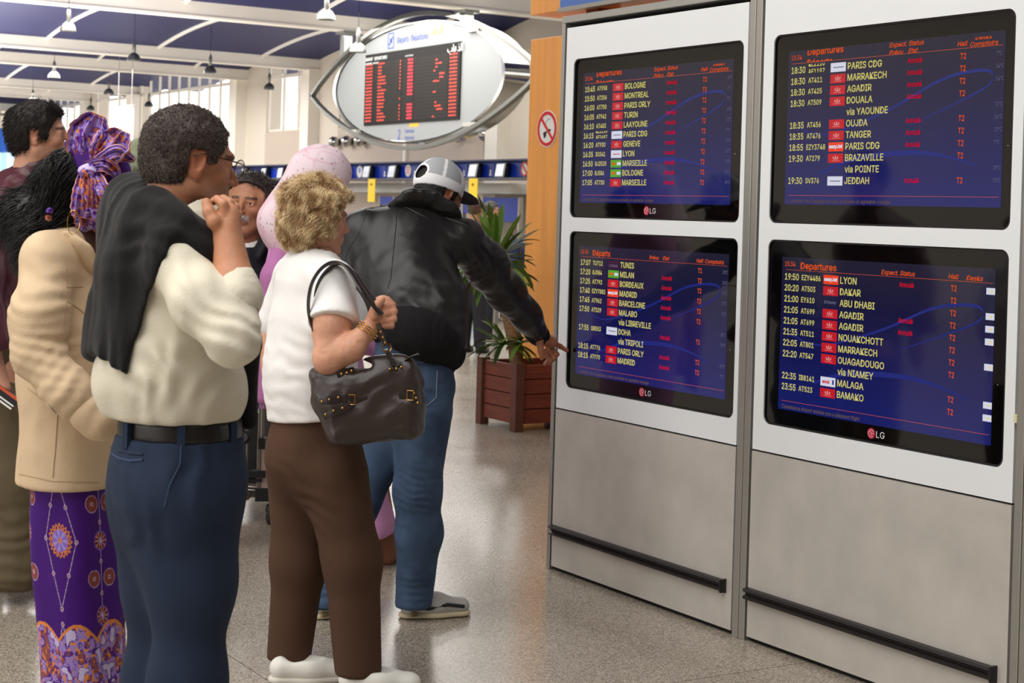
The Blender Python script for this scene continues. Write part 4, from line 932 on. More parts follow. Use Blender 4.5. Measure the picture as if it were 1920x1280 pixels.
def hand(s, w, d, up, fingers, sc=1., palm=.085, thumb=None):
    """adds a hand to the field: wrist w, palm direction d, back-of-hand normal up; fingers = curl (deg) per finger, thumb = list of offsets"""
    d = nz(d); up = nz(np.asarray(up)-d*(np.asarray(up)@d)); sd = np.cross(d, up)
    s.cone(w, w+d*.03*sc, .023*sc, .026*sc, .015, (up, .72))
    s.cone(w+d*.02*sc-sd*.012*sc, w+d*palm*sc*.92-sd*.022*sc, .02*sc, .016*sc, .015, (up, .75))
    s.cone(w+d*.02*sc+sd*.012*sc, w+d*palm*sc+sd*.020*sc, .021*sc, .016*sc, .015, (up, .75))
    Ls = [(.042, .026, .020), (.046, .029, .021), (.042, .027, .020), (.033, .021, .018)]
    for i, cu in enumerate(fingers):
        off = (.030 - .020*i)*sc; b = w + d*(palm*(1.0, 1.03, .98, .90)[i])*sc + sd*off; dd = d + sd*(.10-.07*i); dd = nz(dd); ang = 0; p = b; r = (.0098, .0100, .0094, .0082)[i]*sc
        cs = cu if isinstance(cu, (list, tuple)) else (cu, cu*1.05, cu*.7)
        for L_, a in zip(Ls[i], cs):
            ang += math.radians(a); q = p + (dd*math.cos(ang) - up*math.sin(ang))*L_*sc; s.cone(p, q, r, r*.90, .005); p = q; r *= .91
    if thumb is None: thumb = [(.035, .03, -.012), (.062, .048, -.018), (.086, .050, -.022)]
    t0 = w + d*.018*sc + sd*.018*sc; pts = [t0] + [w + (d*a + sd*b + up*c_)*sc for a, b, c_ in thumb]
    s.chain(pts, [.017*sc, .014*sc, .0112*sc, .0092*sc], .010)
    return sd
def cmap(rgb, fn=None):
    b = np.array(lin(rgb))
    def f(V):
        c = np.tile(b, (len(V), 1)); 
        if fn is not None: c *= fn(V)[:, None]
        return c
    return f
def fabric(name, rgb, rough=.8, bump=.0012, bs=300, var=.04, **k):
    k.setdefault('wr', .0035); return mat(name, rgb, rough, bump=bump, bscale=bs, var=var, vscale=k.pop('vscale', 6), spec=k.pop('spec', .25), **k)
def px(n, z): return n*z/F
def shoe(par, toe, heel, m, ms, h=.006, w=.045, ht=.075, low=False, name='shoe'):
    """shoe from heel to toe along the floor"""
    toe = np.array(toe, float); heel = np.array(heel, float); d = nz(toe-heel); sd = np.cross(d, VU); L = np.linalg.norm(toe-heel)
    s = SDF(*bounds([toe, heel, heel+VU*.12], .07), h)
    a = heel+d*.04+VU*.045; b = toe-d*.045+VU*.036
    s.cone(a, heel+d*L*.5+VU*.045, .038, w*.98, .02, (VU, .95)); s.cone(heel+d*L*.5+VU*.042, b, w*.98, w*.88, .03, (VU, .75))
    if not low: s.cone(heel+d*.055+VU*.05, heel+d*.06+VU*.10, .036, .036, .02)
    else: s.cone(heel+d*.08+VU*.09, heel+d*.14+VU*.09, .03, .03, .02, mode='s')
    s.plane_cut(heel+VU*.012, -VU, .006)
    up = solid(name, s, m, par)
    s2 = SDF(*bounds([toe, heel], .07), h)
    s2.cone(heel+d*.035+VU*.010, heel+d*L*.5+VU*.010, .037, w, .02, (VU, .6)); s2.cone(heel+d*L*.5+VU*.010, toe-d*.042+VU*.010, w, w*.92, .02, (VU, .6))
    s2.plane_cut(heel+VU*.002, -VU, .003); s2.plane_cut(heel+VU*.022, VU, .004)
    solid('sole', s2, ms, up)
    return up
# ============================================================ 1. man in the cream shirt (nearest)
def man_cream():
    z = 3.3
    def S(u, v, dz=0): return P(u, v, z+dz)
    q = z/F
    g = thing('person', 'man in cream shirt and navy trousers, black sweater over his shoulders, hand at his chin', 'person', (*P(330, 700, z)[:2], 0))
    fw = dirv(62); rt = nz(np.cross(fw, VU))
    skinc = (184, 128, 97)
    fr = frame(S(354, 305), 57, -6, 0, .93)
    o = dict(neck=.060, neckdir=(0, -.05, -.14), brow=(34, 28, 26), stubble=.25, adam=1)
    hs = head_sdf(o); body = solid('body', hs, M_skin, g, fr, head_col(skinc, o)); body_parts = [body]
    # torso core and far arm hidden by clothes, near forearm and hand
    s = SDF(*bounds([S(300, 420), S(330, 1700), S(470, 420, -.25), S(250, 500, .25)], .12), .012)
    s.cone(S(310, 410), S(300, 470), .055, .075, .03).cone(S(300, 490), S(335, 800), .13, .12, .04, (fw, .7)); s.cone(S(300, 900, .06), S(294, 1690, .09), .05, .04).cone(S(352, 900, -.06), S(349, 1700, -.06), .05, .04)
    s.chain([S(250, 500, .18), S(240, 640, .22), S(330, 760, .25)], [.035, .035, .035])
    b2 = solid('torso_core', s, M_skin, g, col=cmap(skinc)); body_parts.append(b2)
    s = SDF(*bounds([S(440, 600, -.22), S(405, 350, -.10), S(470, 400, -.3), S(385, 400)], .05), .003)
    el = S(447, 640, -.24); wr = S(428, 452, -.15)
    s.cone(el, S(440, 540, -.19), .042, .040, .02).cone(S(440, 540, -.19), wr, .040, .029, .02)
    # hand: palm rises from the wrist, fingers curl under the mouth, thumb along the jaw
    s.cone(wr, S(426, 426, -.14), .027, .028, .015, (dirv(64), .75)); s.cone(S(426, 426, -.14), S(433, 406, -.135), .028, .024, .012, (dirv(64), .7)); s.cone(S(424, 426, -.14), S(419, 405, -.14), .025, .020, .012, (dirv(64), .8))
    for pts, r in [([(421, 403, -.155), (419, 383, -.155), (407, 374, -.14), (399, 378, -.13)], .0092), ([(429, 401, -.135), (431, 381, -.13), (419, 373, -.115), (409, 377, -.11)], .0095), ([(436, 405, -.11), (441, 389, -.105), (431, 379, -.09), (420, 382, -.085)], .0090), ([(441, 414, -.09), (447, 401, -.08), (440, 392, -.07), (429, 393, -.065)], .0080)]:
        s.chain([S(*p) for p in pts], [r*1.08, r, r*.93, r*.84], .003)
    s.chain([S(416, 430, -.15), S(402, 416, -.165), S(392, 398, -.16), S(387, 380, -.15)], [.017, .0135, .0115, .0098], .006)
    b3 = solid('forearm', s, M_skin, g, col=cmap((196, 136, 102)))
    join(body, [b2, b3])
    # ring-less wrist; spectacles
    M_wire = mat('spectacle_wire', (96, 84, 74), .2, metal=1); M_lens = mat('spectacle_lens', (235, 235, 240), .03, alpha=.22)
    sp = MB()
    for qx in (-1, 1):
        ring = [L2W(fr, (qx*.033+.024*math.cos(a), .104, .002+.019*math.sin(a))) for a in [2*math.pi*k/20 for k in range(21)]]
        sp.tube(ring, .0013, 6); sp.tube([L2W(fr, (qx*.057, .103, .008)), L2W(fr, (qx*.077, .085, .010)), L2W(fr, (qx*.086, .0, .018)), L2W(fr, (qx*.080, -.024, .012))], .0013, 6)
    sp.tube([L2W(fr, (-.009, .105, .006)), L2W(fr, (0, .109, .009)), L2W(fr, (.009, .105, .006))], .0013, 6)
    gl = sp.build('spectacles', M_wire, g, True)
    for qx in (-1, 1): MB().add([L2W(fr, (qx*.033+.023*math.cos(a), .104, .002+.018*math.sin(a))) for a in [2*math.pi*k/20 for k in range(20)]], [tuple(range(20))]).build('lens', M_lens, gl)
    eyes(fr, g)
    # short greying curly hair
    hl = hairline(.060, 0, 0, -.080)
    hh = cap_hair(hl, .005, .003, .0016, 80)
    V, Q = hh.nets(); V = relax(V, Q, 1); N = normals(V, Q)
    n_ = vnoise(V*45)*.5+.5; side = np.clip((.03-V[:, 2])/.05, 0, 1)
    c = np.array(lin((64, 53, 47))) + np.array(lin((120, 112, 108)))*(.06*n_+.30*side*n_)[:, None]
    SV, SF, rr = strands(V, N, 13000, .0042, .0006, lambda p, n: n*.2 + np.array([0, -.4, -.4]), .0014, 1000, 4, 3, .5)
    cc = np.array(lin((68, 56, 50)))*(.6+.9*rr[:, None]) + (np.array(lin((150, 140, 134)))*.5)*((rr > .80)[:, None])
    hairmesh('hair', (V, Q, c), (SV, SF, cc), fr, g, 'curly_hair')
    # shirt
    M_sh = fabric('cream_cotton', (230, 223, 203), .8, .0008, 220, wr=.010, wsc=6)
    lo, hi = bounds([S(165, 380, .3), S(480, 840, -.35)], .1)
    sh = SDF(lo, hi, .0055)
    def trunk(s, e=0):
        s.cone(S(300, 520), S(318, 620), .124+e, .138+e, .05, (fw, .74)).cone(S(318, 620), S(322, 700), .138+e, .145+e, .06, (fw, .88)).cone(S(322, 700), S(335, 750), .145+e, .135+e, .06, (fw, .90))
        s.cone(S(262, 480, .15), S(336, 488, -.14), .047+e, .047+e, .06)
        return s
    trunk(sh)
    sh.cone(S(350, 735, 0), S(412, 735, -.05), .070, .050, .06)
    sh.ell(S(238, 722, .0), (.055, .055, .05), k=.06)
    sh.chain([S(338, 492, -.15), S(382, 566, -.21), S(434, 634, -.25)], [.049, .056, .050], .04)
    sh.cone(S(432, 630, -.25), S(443, 550, -.20), .047, .038, .03)
    ex = [(S(430, 640, -.27), .09, dirv(90)*.5+VU, .030, .007), (S(400, 600, -.28), .10, dirv(90)+VU*.6, .040, .005), (S(300, 745, -.1), .11, dirv(90)+VU*.15, .055, .007), (S(390, 750, -.14), .10, dirv(90)-VU*.5, .050, .007), (S(330, 640, -.15), .12, dirv(90)*.8+VU, .075, .007)]
    sh.disp(cloth(.0085, 6, (1, 1, .55), 2, ex), .03)
    sh.plane_cut(S(333, 783), -VU, .012)
    shirt = solid('shirt', sh, M_sh, g)
    # rolled cuff and collar
    cf = SDF(*bounds([S(405, 500, -.3), S(480, 570, -.1)], .05), .004)
    cf.cone(S(442, 530, -.185), S(447, 556, -.205), .042, .047, .01); cf.disp(cloth(.004, 16, (1, 1, 1), 4), .02)
    cf.cone(S(438, 505, -.17), S(442, 526, -.18), .036, .037, .006, mode='s')
    solid('cuff', cf, M_sh, g)
    co = SDF(*bounds([S(280, 340, .15), S(420, 490, -.25)], .06), .0035)
    co.cone(S(336, 402, -.01), S(346, 432, -.02), .079, .092, .01); co.cone(S(336, 380, -.01), S(346, 440, -.02), .070, .078, .006, mode='s'); co.plane_cut(S(336, 396, -.01), dirv(80)*-.75+VU, .004)
    solid('collar', co, M_sh, g)
    # black sweater over the shoulders
    M_sw = fabric('black_knit', (24, 22, 23), .95, .001, 260, sheen=.1, wr=.006, wst=(1, 1, .3), wsc=9)
    lo, hi = bounds([S(150, 310, .35), S(490, 830, -.35)], .08)
    sw = SDF(lo, hi, .006)
    trunk(sw, .020); sw.ell(S(240, 480, .05), (.05, .05, .10), k=.06)
    sw.cone(S(244, 560, -.05), S(216, 665, -.05), .050, .035, .05)
    sw.view_cut((320, 430), (236, 705)); sw.view_cut((262, 712), (160, 662))
    s2 = SDF(lo, hi, .006)
    s2.chain([S(246, 374, .10), S(262, 388, .02), S(288, 404, -.05), S(316, 422, -.10), S(346, 446, -.125), S(376, 476, -.135), S(403, 514, -.11), S(426, 558, -.06)], [.043, .045, .042, .040, .036, .032, .028, .024], .06)
    s2.chain([S(244, 378, .10), S(236, 412, .12), S(232, 470, .12)], [.042, .048, .052], .06); s2.cone(S(268, 430, -.05), S(244, 500, -.05), .05, .062, .06)
    s2.chain([S(425, 548, -.06), S(462, 640, .02), S(468, 790, .04)], [.030, .030, .022], .02)
    s2.chain([S(200, 560, .0), S(178, 650, -.02)], [.026, .014], .02)
    sw.merge(s2, .05)
    sw.disp(cloth(.010, 9, (1, 1, .28), 6, [(S(300, 420, -.14), .12, dirv(70)*.4+VU, .045, .006), (S(225, 650, -.1), .08, dirv(90), .030, .006)]), .03)
    solid('sweater', sw, M_sw, g)
    # trousers, belt, pocket
    M_tr = fabric('navy_cotton', (38, 50, 71), .85, .0008, 400, var=.16, vscale=5, wr=.006, wst=(1, 1, .3), wsc=5)
    tr = SDF(*bounds([S(190, 780, .3), S(470, 1730, -.3)], .08), .007)
    hp = (fw, .90)
    tr.cone(S(338, 830), S(332, 880), .126, .132, .05, hp); tr.cone(S(332, 880), S(325, 970), .132, .118, .06, hp); tr.cone(S(338, 800), S(338, 840), .124, .128, .01, hp)
    tr.chain([S(300, 940, .06), S(303, 1090, .06), S(296, 1280, .07), S(292, 1730, .10)], [.098, .070, .062, .060], .06)
    tr.chain([S(350, 940, -.06), S(360, 1090, -.06), S(350, 1280, -.06), S(348, 1730, -.05)], [.100, .074, .065, .062], .06)
    tr.disp(cloth(.007, 4.5, (1, 1, .22), 9, [(S(400, 900, -.15), .12, dirv(90)+VU*.25, .055, .006), (S(330, 1000, -.15), .12, dirv(90), .10, .006)]), .03)
    tr.plane_cut(S(336, 812, 0), VU, .006)
    trs = solid('trousers', tr, M_tr, g)
    bl = SDF(*bounds([S(338, 808)], .22), .0055); bl.cone(S(338, 770), S(338, 830), .134, .136, .005, hp); bl.plane_cut(S(338, 781), VU, .003); bl.plane_cut(S(338, 818), -VU, .003)
    belt = solid('belt', bl, mat('black_leather_belt', (24, 20, 20), .4), g)
    for a in (-62, -12, 40):
        d = dirv(180+a); c = S(338, 802) + d*(.136 if abs(a) < 30 else .134); sd = nz(np.cross(d, VU))
        m = MB(); V = [c+sd*x+d*y+VU*w_ for w_ in (-.028, .022) for x, y in ((-.008, -.01), (.008, -.01), (.008, .001), (-.008, .001))]
        m.add(V, [(0, 1, 2, 3), (7, 6, 5, 4), (0, 4, 5, 1), (1, 5, 6, 2), (2, 6, 7, 3), (3, 7, 4, 0)]).build('belt_loop', M_tr, trs)
    # welt pocket and seams as thin raised lines on the cloth
    def seam(pts, r=.0016, nm='seam', m=None, dz=-.5):
        out = []
        for (u, v) in pts:
            o3 = P(u, v, z+dz); dd = nz(P(u, v, 1.0)-np.array([0, 0, EYE])); hit = cast(trs, np.array([0, 0, EYE]), dd)
            if hit is not None: out.append(hit)
        if len(out) > 1: MB().tube(out, r, 5).build(nm, m or mat('seam_blue', (24, 34, 60), .8), trs)
    seam([(209, 838), (225, 845), (245, 850), (268, 852)], .0025); seam([(209, 850), (225, 860), (245, 864), (268, 862)], .003, 'pocket_edge', mat('welt_blue', (44, 60, 92), .8)); seam([(340, 835), (338, 870), (318, 910), (309, 950)], .0022, 'pocket_edge', mat('welt_blue', (44, 60, 92), .8))
    for dx, dz_ in ((.09, 0), (-.08, 0)):
        pass
    h0 = S(300, 1700, .12); h0[2] = 0; f2 = dirv(70)
    for c_ in (S(300, 1720, .12), S(350, 1720, -.05)):
        c_ = np.array([c_[0], c_[1], 0]); shoe(g, c_+f2*.20, c_-f2*.08, mat('black_shoe', (20, 18, 18), .3), mat('black_sole', (12, 12, 12), .6), .008)
    return g
def join(a, others):
    """merges mesh objects into one continuous object (same parent)"""
    for b in others:
        bm = bmesh.new(); bm.from_mesh(a.data); bm.from_mesh(b.data); bm.to_mesh(a.data); bm.free(); d = b.data; bpy.data.objects.remove(b); bpy.data.meshes.remove(d)
    a.data.polygons.foreach_set('use_smooth', [True]*len(a.data.polygons))
def hairmesh(name, base, st, fr, par, mname, label=None, rough=.55):
    V = np.concatenate([base[0], st[0]]); Q = np.concatenate([base[1], st[1]+len(base[0])]); c = np.concatenate([base[2], st[2]])
    if fr is not None: V = V @ np.array(fr[1]).T + fr[0]
    m = mat(mname, (50, 40, 30), rough, attr='Col', spec=.35)
    return mesh(name, V, Q, m, par, True, True, c)
def cast(obj, o, d):
    me = obj.data; key = me.name
    if key not in _bvh:
        from mathutils.bvhtree import BVHTree
        off = obj.parent.matrix_basis.translation
        _bvh[key] = BVHTree.FromPolygons([v.co + off for v in me.vertices], [tuple(p.vertices) for p in me.polygons])
    h = _bvh[key].ray_cast(Vector(o), Vector(d))
    return np.array(h[0]) - np.array(d)*.001 if h[0] is not None else None
_bvh = {}
man_cream()
# ============================================================ 2. woman with the brown bag
def blonde():
    z = 5.15
    def S(u, v, dz=0): return P(u, v, z+dz)
    g = thing('person', 'woman with curly blond hair, white T-shirt, brown trousers and white shoes', 'person', (*P(600, 900, z)[:2], 0))
    yaw = 62; fw = dirv(yaw); sk = (206, 150, 124)
    fr = frame(S(596, 411), 58, -4, 0, .94)
    o = dict(neck=.050, neckdir=(0, .0, -.13), brow=(150, 110, 70), lip=(170, 80, 80))
    body = solid('body', head_sdf(o), M_skin, g, fr, head_col(sk, o))
    s = SDF(*bounds([S(480, 480), S(720, 1290), S(600, 600, .3), S(600, 600, -.3)], .06), .009)
    s.cone(S(598, 470), S(592, 505), .050, .056, .02).cone(S(590, 600), S(575, 760), .10, .10, .03, (fw, .6))
    s.chain([S(560, 860, .07), S(552, 1050, .08), S(545, 1262, .08)], [.07, .055, .036], .03); s.chain([S(620, 860, -.07), S(655, 1050, -.07), S(670, 1270, -.07)], [.07, .055, .036], .03)
    s2 = SDF(*bounds([S(560, 560, -.4), S(750, 720), S(480, 560, .2)], .06), .004)
    s2.chain([S(626, 545, -.17), S(622, 610, -.24), S(616, 672, -.27)], [.040, .054, .045], .03)                     # near upper arm
    s2.chain([S(617, 674, -.27), S(660, 652, -.29), S(700, 606, -.27)], [.044, .038, .025], .02)                      # forearm up to the strap
    s2.chain([S(540, 560, .18), S(506, 640, .20), S(508, 720, .16)], [.045, .038, .026], .03)                         # far arm
    s2.disp(cloth(.002, 40, (1, 1, 1), 3), .02)
    h3 = SDF(*bounds([S(670, 540, -.35), S(760, 640, -.15)], .05), .003)
    h3.cone(S(700, 606, -.27), S(712, 588, -.27), .027, .030, .01); h3.cone(S(712, 590, -.27), S(718, 574, -.25), .031, .033, .012)
    for i, (a, b, c, d) in enumerate([((712, 566, -.26), (726, 563, -.235), (736, 572, -.245), (728, 582, -.27)), ((720, 576, -.28), (733, 573, -.26), (739, 584, -.265), (729, 592, -.28)), ((722, 588, -.29), (735, 587, -.275), (738, 598, -.28), (727, 602, -.29)), ((720, 600, -.29), (731, 600, -.28), (733, 610, -.285), (723, 611, -.29))]):
        h3.chain([S(*a), S(*b), S(*c), S(*d)], [.0125, .0118, .0105, .0095], .004)
    h3.chain([S(703, 592, -.30), S(706, 572, -.31), S(716, 562, -.30)], [.014, .013, .011], .006)
    join(body, [solid('a', s, M_skin, g, col=cmap(sk)), solid('b', s2, M_skin, g, col=cmap((212, 156, 128), lambda V: 1+.10*vnoise(V*30))), solid('c', h3, M_skin, g, col=cmap((208, 148, 120)))])
    eyes(fr, g, (70, 90, 110))
    # curls
    hl = hairline(.045, -.05, -.06, -.115, .03)
    def vol(s_):
        s_.ell((0, -.022, .042), (.096, .108, .090), k=.02); s_.ell((0, -.058, -.03), (.084, .058, .078), k=.04); s_.ell((.0, .040, .072), (.068, .042, .036), k=.03)
        for q in (-1, 1): s_.ell((q*.078, -.012, .005), (.024, .040, .058), k=.03)
    def line(p):
        x, y, z_ = p.T; L = np.where(y > .055, .062+(y-.055)*.6, np.where(y > .02, -.015+(y-.02)*2.2, np.where(y > -.045, -.045, -.100))); return np.clip(z_-L, -.05, .05)
    hh = cap_hair(line, .02, .004, .012, 30, vol, (-.16, -.19, -.16), (.16, .14, .19))
    V, Q = hh.nets(); V = relax(V, Q, 1); N = normals(V, Q); n_ = vnoise(V*38)*.5+.5
    c = np.array(lin((128, 96, 54)))*(1-n_[:, None]) + np.array(lin((206, 172, 118)))*n_[:, None]
    def flow(p, n):
        d = np.array([0, -.10, -1.0]) - n*(n @ np.array([0, -.10, -1.0]))[:, None]*.9; w_ = np.stack([vnoise(p*24+3), vnoise(p*24+17), vnoise(p*24+31)], 1)
        return d + n*.04 + w_*.8
    SV, SF, rr = strands(V, N, 17000, .024, .00085, flow, .0042, 190, 7, 5, .12)
    k_ = np.clip(vnoise(SV*42)*1.1+.5, 0, 1); t_ = np.clip(.30*rr+.80*k_-.05, 0, 1)[:, None]
    cc = np.array(lin((170, 128, 82)))*(1-t_) + np.array(lin((254, 232, 188)))*t_
    hairmesh('hair', (V, Q, c), (SV, SF, cc), fr, g, 'blond_hair')
    e = L2W(fr, (.079, -.008, -.042)); MB().lathe([(0, -.011), (.008, -.007), (.009, 0), (.005, .006), (.001, .012)], e, 12).build('earring', mat('dark_pearl', (40, 44, 52), .15, metal=.6), g, True)
    # T-shirt
    M_t = fabric('white_jersey', (240, 238, 236), .85, .0006, 300, wr=.005, wsc=5)
    sh = SDF(*bounds([S(480, 470, .3), S(720, 800, -.35)], .1), .0065)
    sh.cone(S(585, 540), S(588, 620), .148, .158, .05, (fw, .72)).cone(S(588, 620), S(580, 700), .158, .152, .05, (fw, .84)).cone(S(580, 700), S(590, 790), .152, .164, .05, (fw, .88))
    sh.cone(S(550, 515, .12), S(622, 522, -.13), .056, .056, .05); sh.cone(S(592, 496), S(588, 530), .060, .11, .04, (fw, .85))
    sh.ell(S(650, 600, .05), (.07, .07, .09), k=.07)
    sh.chain([S(545, 520, .15), S(518, 600, .19)], [.06, .062], .03)
    sh.disp(cloth(.007, 6.5, (1, 1, .7), 12, [(S(560, 700, -.1), .12, VU+dirv(90)*.3, .05, .007), (S(530, 690, 0), .1, VU, .045, .005)]), .03)
    sh.plane_cut(S(600, 781, 0), -VU + dirv(90)*.10, .006)
    q1 = S(630, 560, -.19); q2 = S(625, 606, -.24); sl = SDF(sh.lo, sh.lo+sh.h*(sh.n-1), sh.h); sl.n = sh.n; sl.F = np.full(sh.n, .5, dtype=np.float32)
    sl.chain([S(629, 528, -.15), q2], [.060, .079], .03); sl.cone(q2, q2+(q2-q1), .079, .082, .01); sl.disp(cloth(.006, 9, (1, 1, .6), 19), .02); sl.plane_cut(q2, nz(q2-q1)+VU*-.1, .003); sh.merge(sl, .03)
    sh.cone(S(602, 455), S(600, 484, .0), .062, .062, .006, mode='s')
    solid('t_shirt', sh, M_t, g)
    M_tr = fabric('brown_jersey', (80, 57, 43), .9, .0008, 350, vscale=4, wr=.003, wst=(1, 1, .25), wsc=4)
    tr = SDF(*bounds([S(480, 760, .3), S(740, 1290, -.3)], .08), .0075)
    tr.cone(S(590, 770), S(597, 850), .136, .148, .05, (fw, .95)); tr.ell(S(568, 860, -.02), (.105, .105, .11), k=.08)
    tr.chain([S(565, 900, .07), S(560, 1050, .07), S(541, 1238, .08)], [.108, .085, .072], .05); tr.chain([S(628, 900, -.07), S(662, 1050, -.07), S(672, 1250, -.07)], [.108, .086, .075], .05)
    tr.disp(cloth(.007, 4, (1, 1, .22), 15, [(S(575, 930, -.12), .12, VU+dirv(90)*.4, .05, .006)]), .03)
    t1 = tr.F
    tr.plane_cut(S(600, 1250, 0), -VU, .004); tr.plane_cut(S(590, 762), VU, .01)
    tro = solid('trousers', tr, M_tr, g)
    wht = fabric('white_leather', (232, 230, 222), .4, .0005, 120); ws = mat('white_sole', (214, 208, 196), .6)
    f0 = P(500, 1262, z+.08); f0[2] = 0; 
    a = on(503, 1279, 2, 0); d = dirv(78); shoe(g, a+d*.255, a, wht, ws, .005, .046, low=True)
    a = on(632, 1300, 2, 0); shoe(g, a+dirv(84)*.26, a, wht, ws, .005, .046, low=True)
    # gold bracelets and ring
    gold = mat('gold', (226, 180, 72), .2, metal=1); c0 = S(692, 616, -.275); ax = nz(S(700, 606, -.27)-S(660, 652, -.29)); s1 = nz(np.cross(ax, VU)); s_2 = np.cross(ax, s1)
    for k in (0, .008, .017): MB().tube([c0-ax*k+(s1*math.cos(t)+s_2*math.sin(t))*(.0345+.08*k) for t in [6.2832*i/24 for i in range(25)]], .0016, 6).build('bracelet', gold, g, True)
    return g
blonde()
def handbag():
    z = 4.89
    def S(u, v, dz=0): return P(u, v, z+dz)
    t = thing('handbag', 'dark brown studded leather handbag hanging from the blond woman\'s shoulder', 'bag', S(695, 760))
    M_l = fabric('brown_leather', (54, 43, 40), .34, .0005, 120, spec=.6); n = dirv(10); sd = dirv(100)
    s = SDF(*bounds([S(575, 650), S(800, 840)], .12), .005)
    fl = (n, .62)
    s.cone(S(640, 745), S(752, 722), .075, .068, .05, fl); s.cone(S(655, 790), S(760, 778), .058, .055, .05, (n, 1.05)); s.cone(S(612, 712), S(748, 690), .036, .034, .05, fl)
    s.cone(S(592, 702, .03), S(625, 735, 0), .020, .045, .03, fl); s.cone(S(765, 760), S(783, 800), .035, .018, .03); s.cone(S(625, 760), S(628, 818), .05, .018, .04); s.cone(S(640, 815), S(770, 805), .026, .026, .03, (n, 1.9))
    s.ell(S(668, 684), (.06, .05, .014), k=.02, mode='s')
    s.disp(cloth(.009, 8, (1, 1, .8), 21, [(S(690, 740, -.08), .09, nz(S(720, 760)-S(660, 700)-VU*.0), .07, .006)]), .03)
    bagb = solid('bag_body', s, M_l, t)
    gold = mat('brass_stud', (206, 160, 84), .25, metal=1); M_st = fabric('strap_leather', (40, 31, 30), .35, .0006, 120, spec=.6)
    _bvh.clear()
    def on_bag(u, v, off=.0):
        dd = nz(P(u, v, 1.0)-np.array([0, 0, EYE])); h = cast(bagb, np.array([0, 0, EYE]), dd)
        return (h if h is not None else S(u, v, -.04)) - dd*off
    def ribbon(pts, ws, nm, th=.004):
        """leather tab following the bag's surface; ws = half widths in metres"""
        up = []; W_ = []
        for i in range(len(pts)-1):
            for k in range(8):
                f = k/8; up.append((pts[i][0]*(1-f)+pts[i+1][0]*f, pts[i][1]*(1-f)+pts[i+1][1]*f)); W_.append(ws[i]*(1-f)+ws[i+1]*f)
        up.append(pts[-1]); W_.append(ws[-1]); C = np.array([on_bag(u, v, th) for u, v in up])
        for _ in range(4): C[1:-1] = (C[:-2]+2*C[1:-1]+C[2:])/4
        V = []; dv = dirv(0)
        for i in range(len(C)):
            tg = nz(C[min(i+1, len(C)-1)]-C[max(i-1, 0)]); sd_ = nz(np.cross(tg, dv)); V += [C[i]-sd_*W_[i]+dv*.001, C[i]-dv*.001, C[i]+sd_*W_[i]+dv*.001, C[i]+dv*.012]
        Fc = [(4*i+q, 4*i+(q+1) % 4, 4*i+4+(q+1) % 4, 4*i+4+q) for i in range(len(C)-1) for q in range(4)] + [(0, 1, 2, 3), tuple(4*(len(C)-1)+q for q in (3, 2, 1, 0))]
        return MB().add(V, Fc).build(nm, M_st, bagb, True)
    def stud(u, v, off=.005): c = on_bag(u, v, off); d = nz(np.array([0, 0, EYE])-c); MB().lathe([(.0042, 0), (.0036, .0022), (0, .0034)], c, 8, axis=d).build('stud', gold, t, True)
    ribbon([(600, 753), (620, 749), (645, 746), (664, 750), (688, 744)], [.010, .012, .010, .009, .006], 'buckle_tab'); ribbon([(606, 781), (626, 774), (646, 765), (664, 756)], [.010, .011, .010, .008], 'buckle_tab')
    ribbon([(727, 664), (733, 676), (742, 690)], [.010, .012, .026], 'strap_tab'); ribbon([(664, 692), (648, 697), (632, 704)], [.007, .010, .010], 'strap_tab'); ribbon([(748, 742), (762, 741), (777, 742)], [.009, .013, .010], 'buckle_tab')
    for u, v in ((603, 753), (617, 749), (634, 745), (610, 777), (625, 770), (642, 765), (731, 670), (738, 682), (731, 692), (743, 691), (752, 688), (640, 701), (650, 699), (659, 695), (776, 737), (780, 746), (783, 755)): stud(u, v)
    for c_, a, b in (((660, 749), .009, .014), ((769, 741), .009, .014)):
        c = on_bag(*c_, .008); rr = [c + sd*a*x + VU*b*y for x, y in ((-1, -1), (1, -1), (1, 1), (-1, 1), (-1, -1))]; MB().tube(rr, .0016, 6).build('buckle', gold, t, True)
    rc = on_bag(726, 654, .006); rc = S(725, 652, -.06)
    MB().tube([rc + sd*.014*math.cos(q)+VU*.012*math.sin(q) for q in [6.2832*i/16 for i in range(17)]], .002, 6).build('ring', gold, t, True)
    # two straps over the shoulder, held by the hand
    def strap(pts, w_=.013, th=.005, nm='strap'):
        P3 = [np.array(p) for p in pts]; R_ = []; n_ = 8; out = []
        for i in range(len(P3)-1):
            p0 = P3[max(i-1, 0)]; p1 = P3[i]; p2 = P3[i+1]; p3 = P3[min(i+2, len(P3)-1)]
            for k in range(n_):
                f = k/n_; out.append(.5*((2*p1)+(-p0+p2)*f+(2*p0-5*p1+4*p2-p3)*f*f+(-p0+3*p1-3*p2+p3)*f**3))
        out.append(P3[-1]); MB().tube(out, w_, 10, flat=th/w_).build(nm, M_st, t, True)
    strap([S(648, 700, .0), S(604, 650, .0), S(580, 592, .0), S(582, 540, .01), S(600, 506, .02), S(624, 492, .03), S(650, 500, -.02), S(680, 544, -.07), S(706, 578, -.06), S(716, 590, -.06)])
    strap([S(640, 690, .04), S(612, 640, .04), S(592, 592, .04), S(594, 540, .05), S(612, 508, .06), S(636, 494, .06), S(662, 510, .0), S(688, 548, -.05), S(712, 576, -.04)])
    strap([S(708, 606, -.06), S(716, 628, -.06), S(724, 648, -.06)]); strap([S(724, 655, -.055), S(730, 668, -.05), S(736, 682, -.045)])
    for q in range(3): c = S(714+q*4, 622+q*10, -.07); MB().lathe([(.0042, 0), (.0036, .0022), (0, .0034)], c, 8, axis=-dirv(0)).build('stud', gold, t, True)
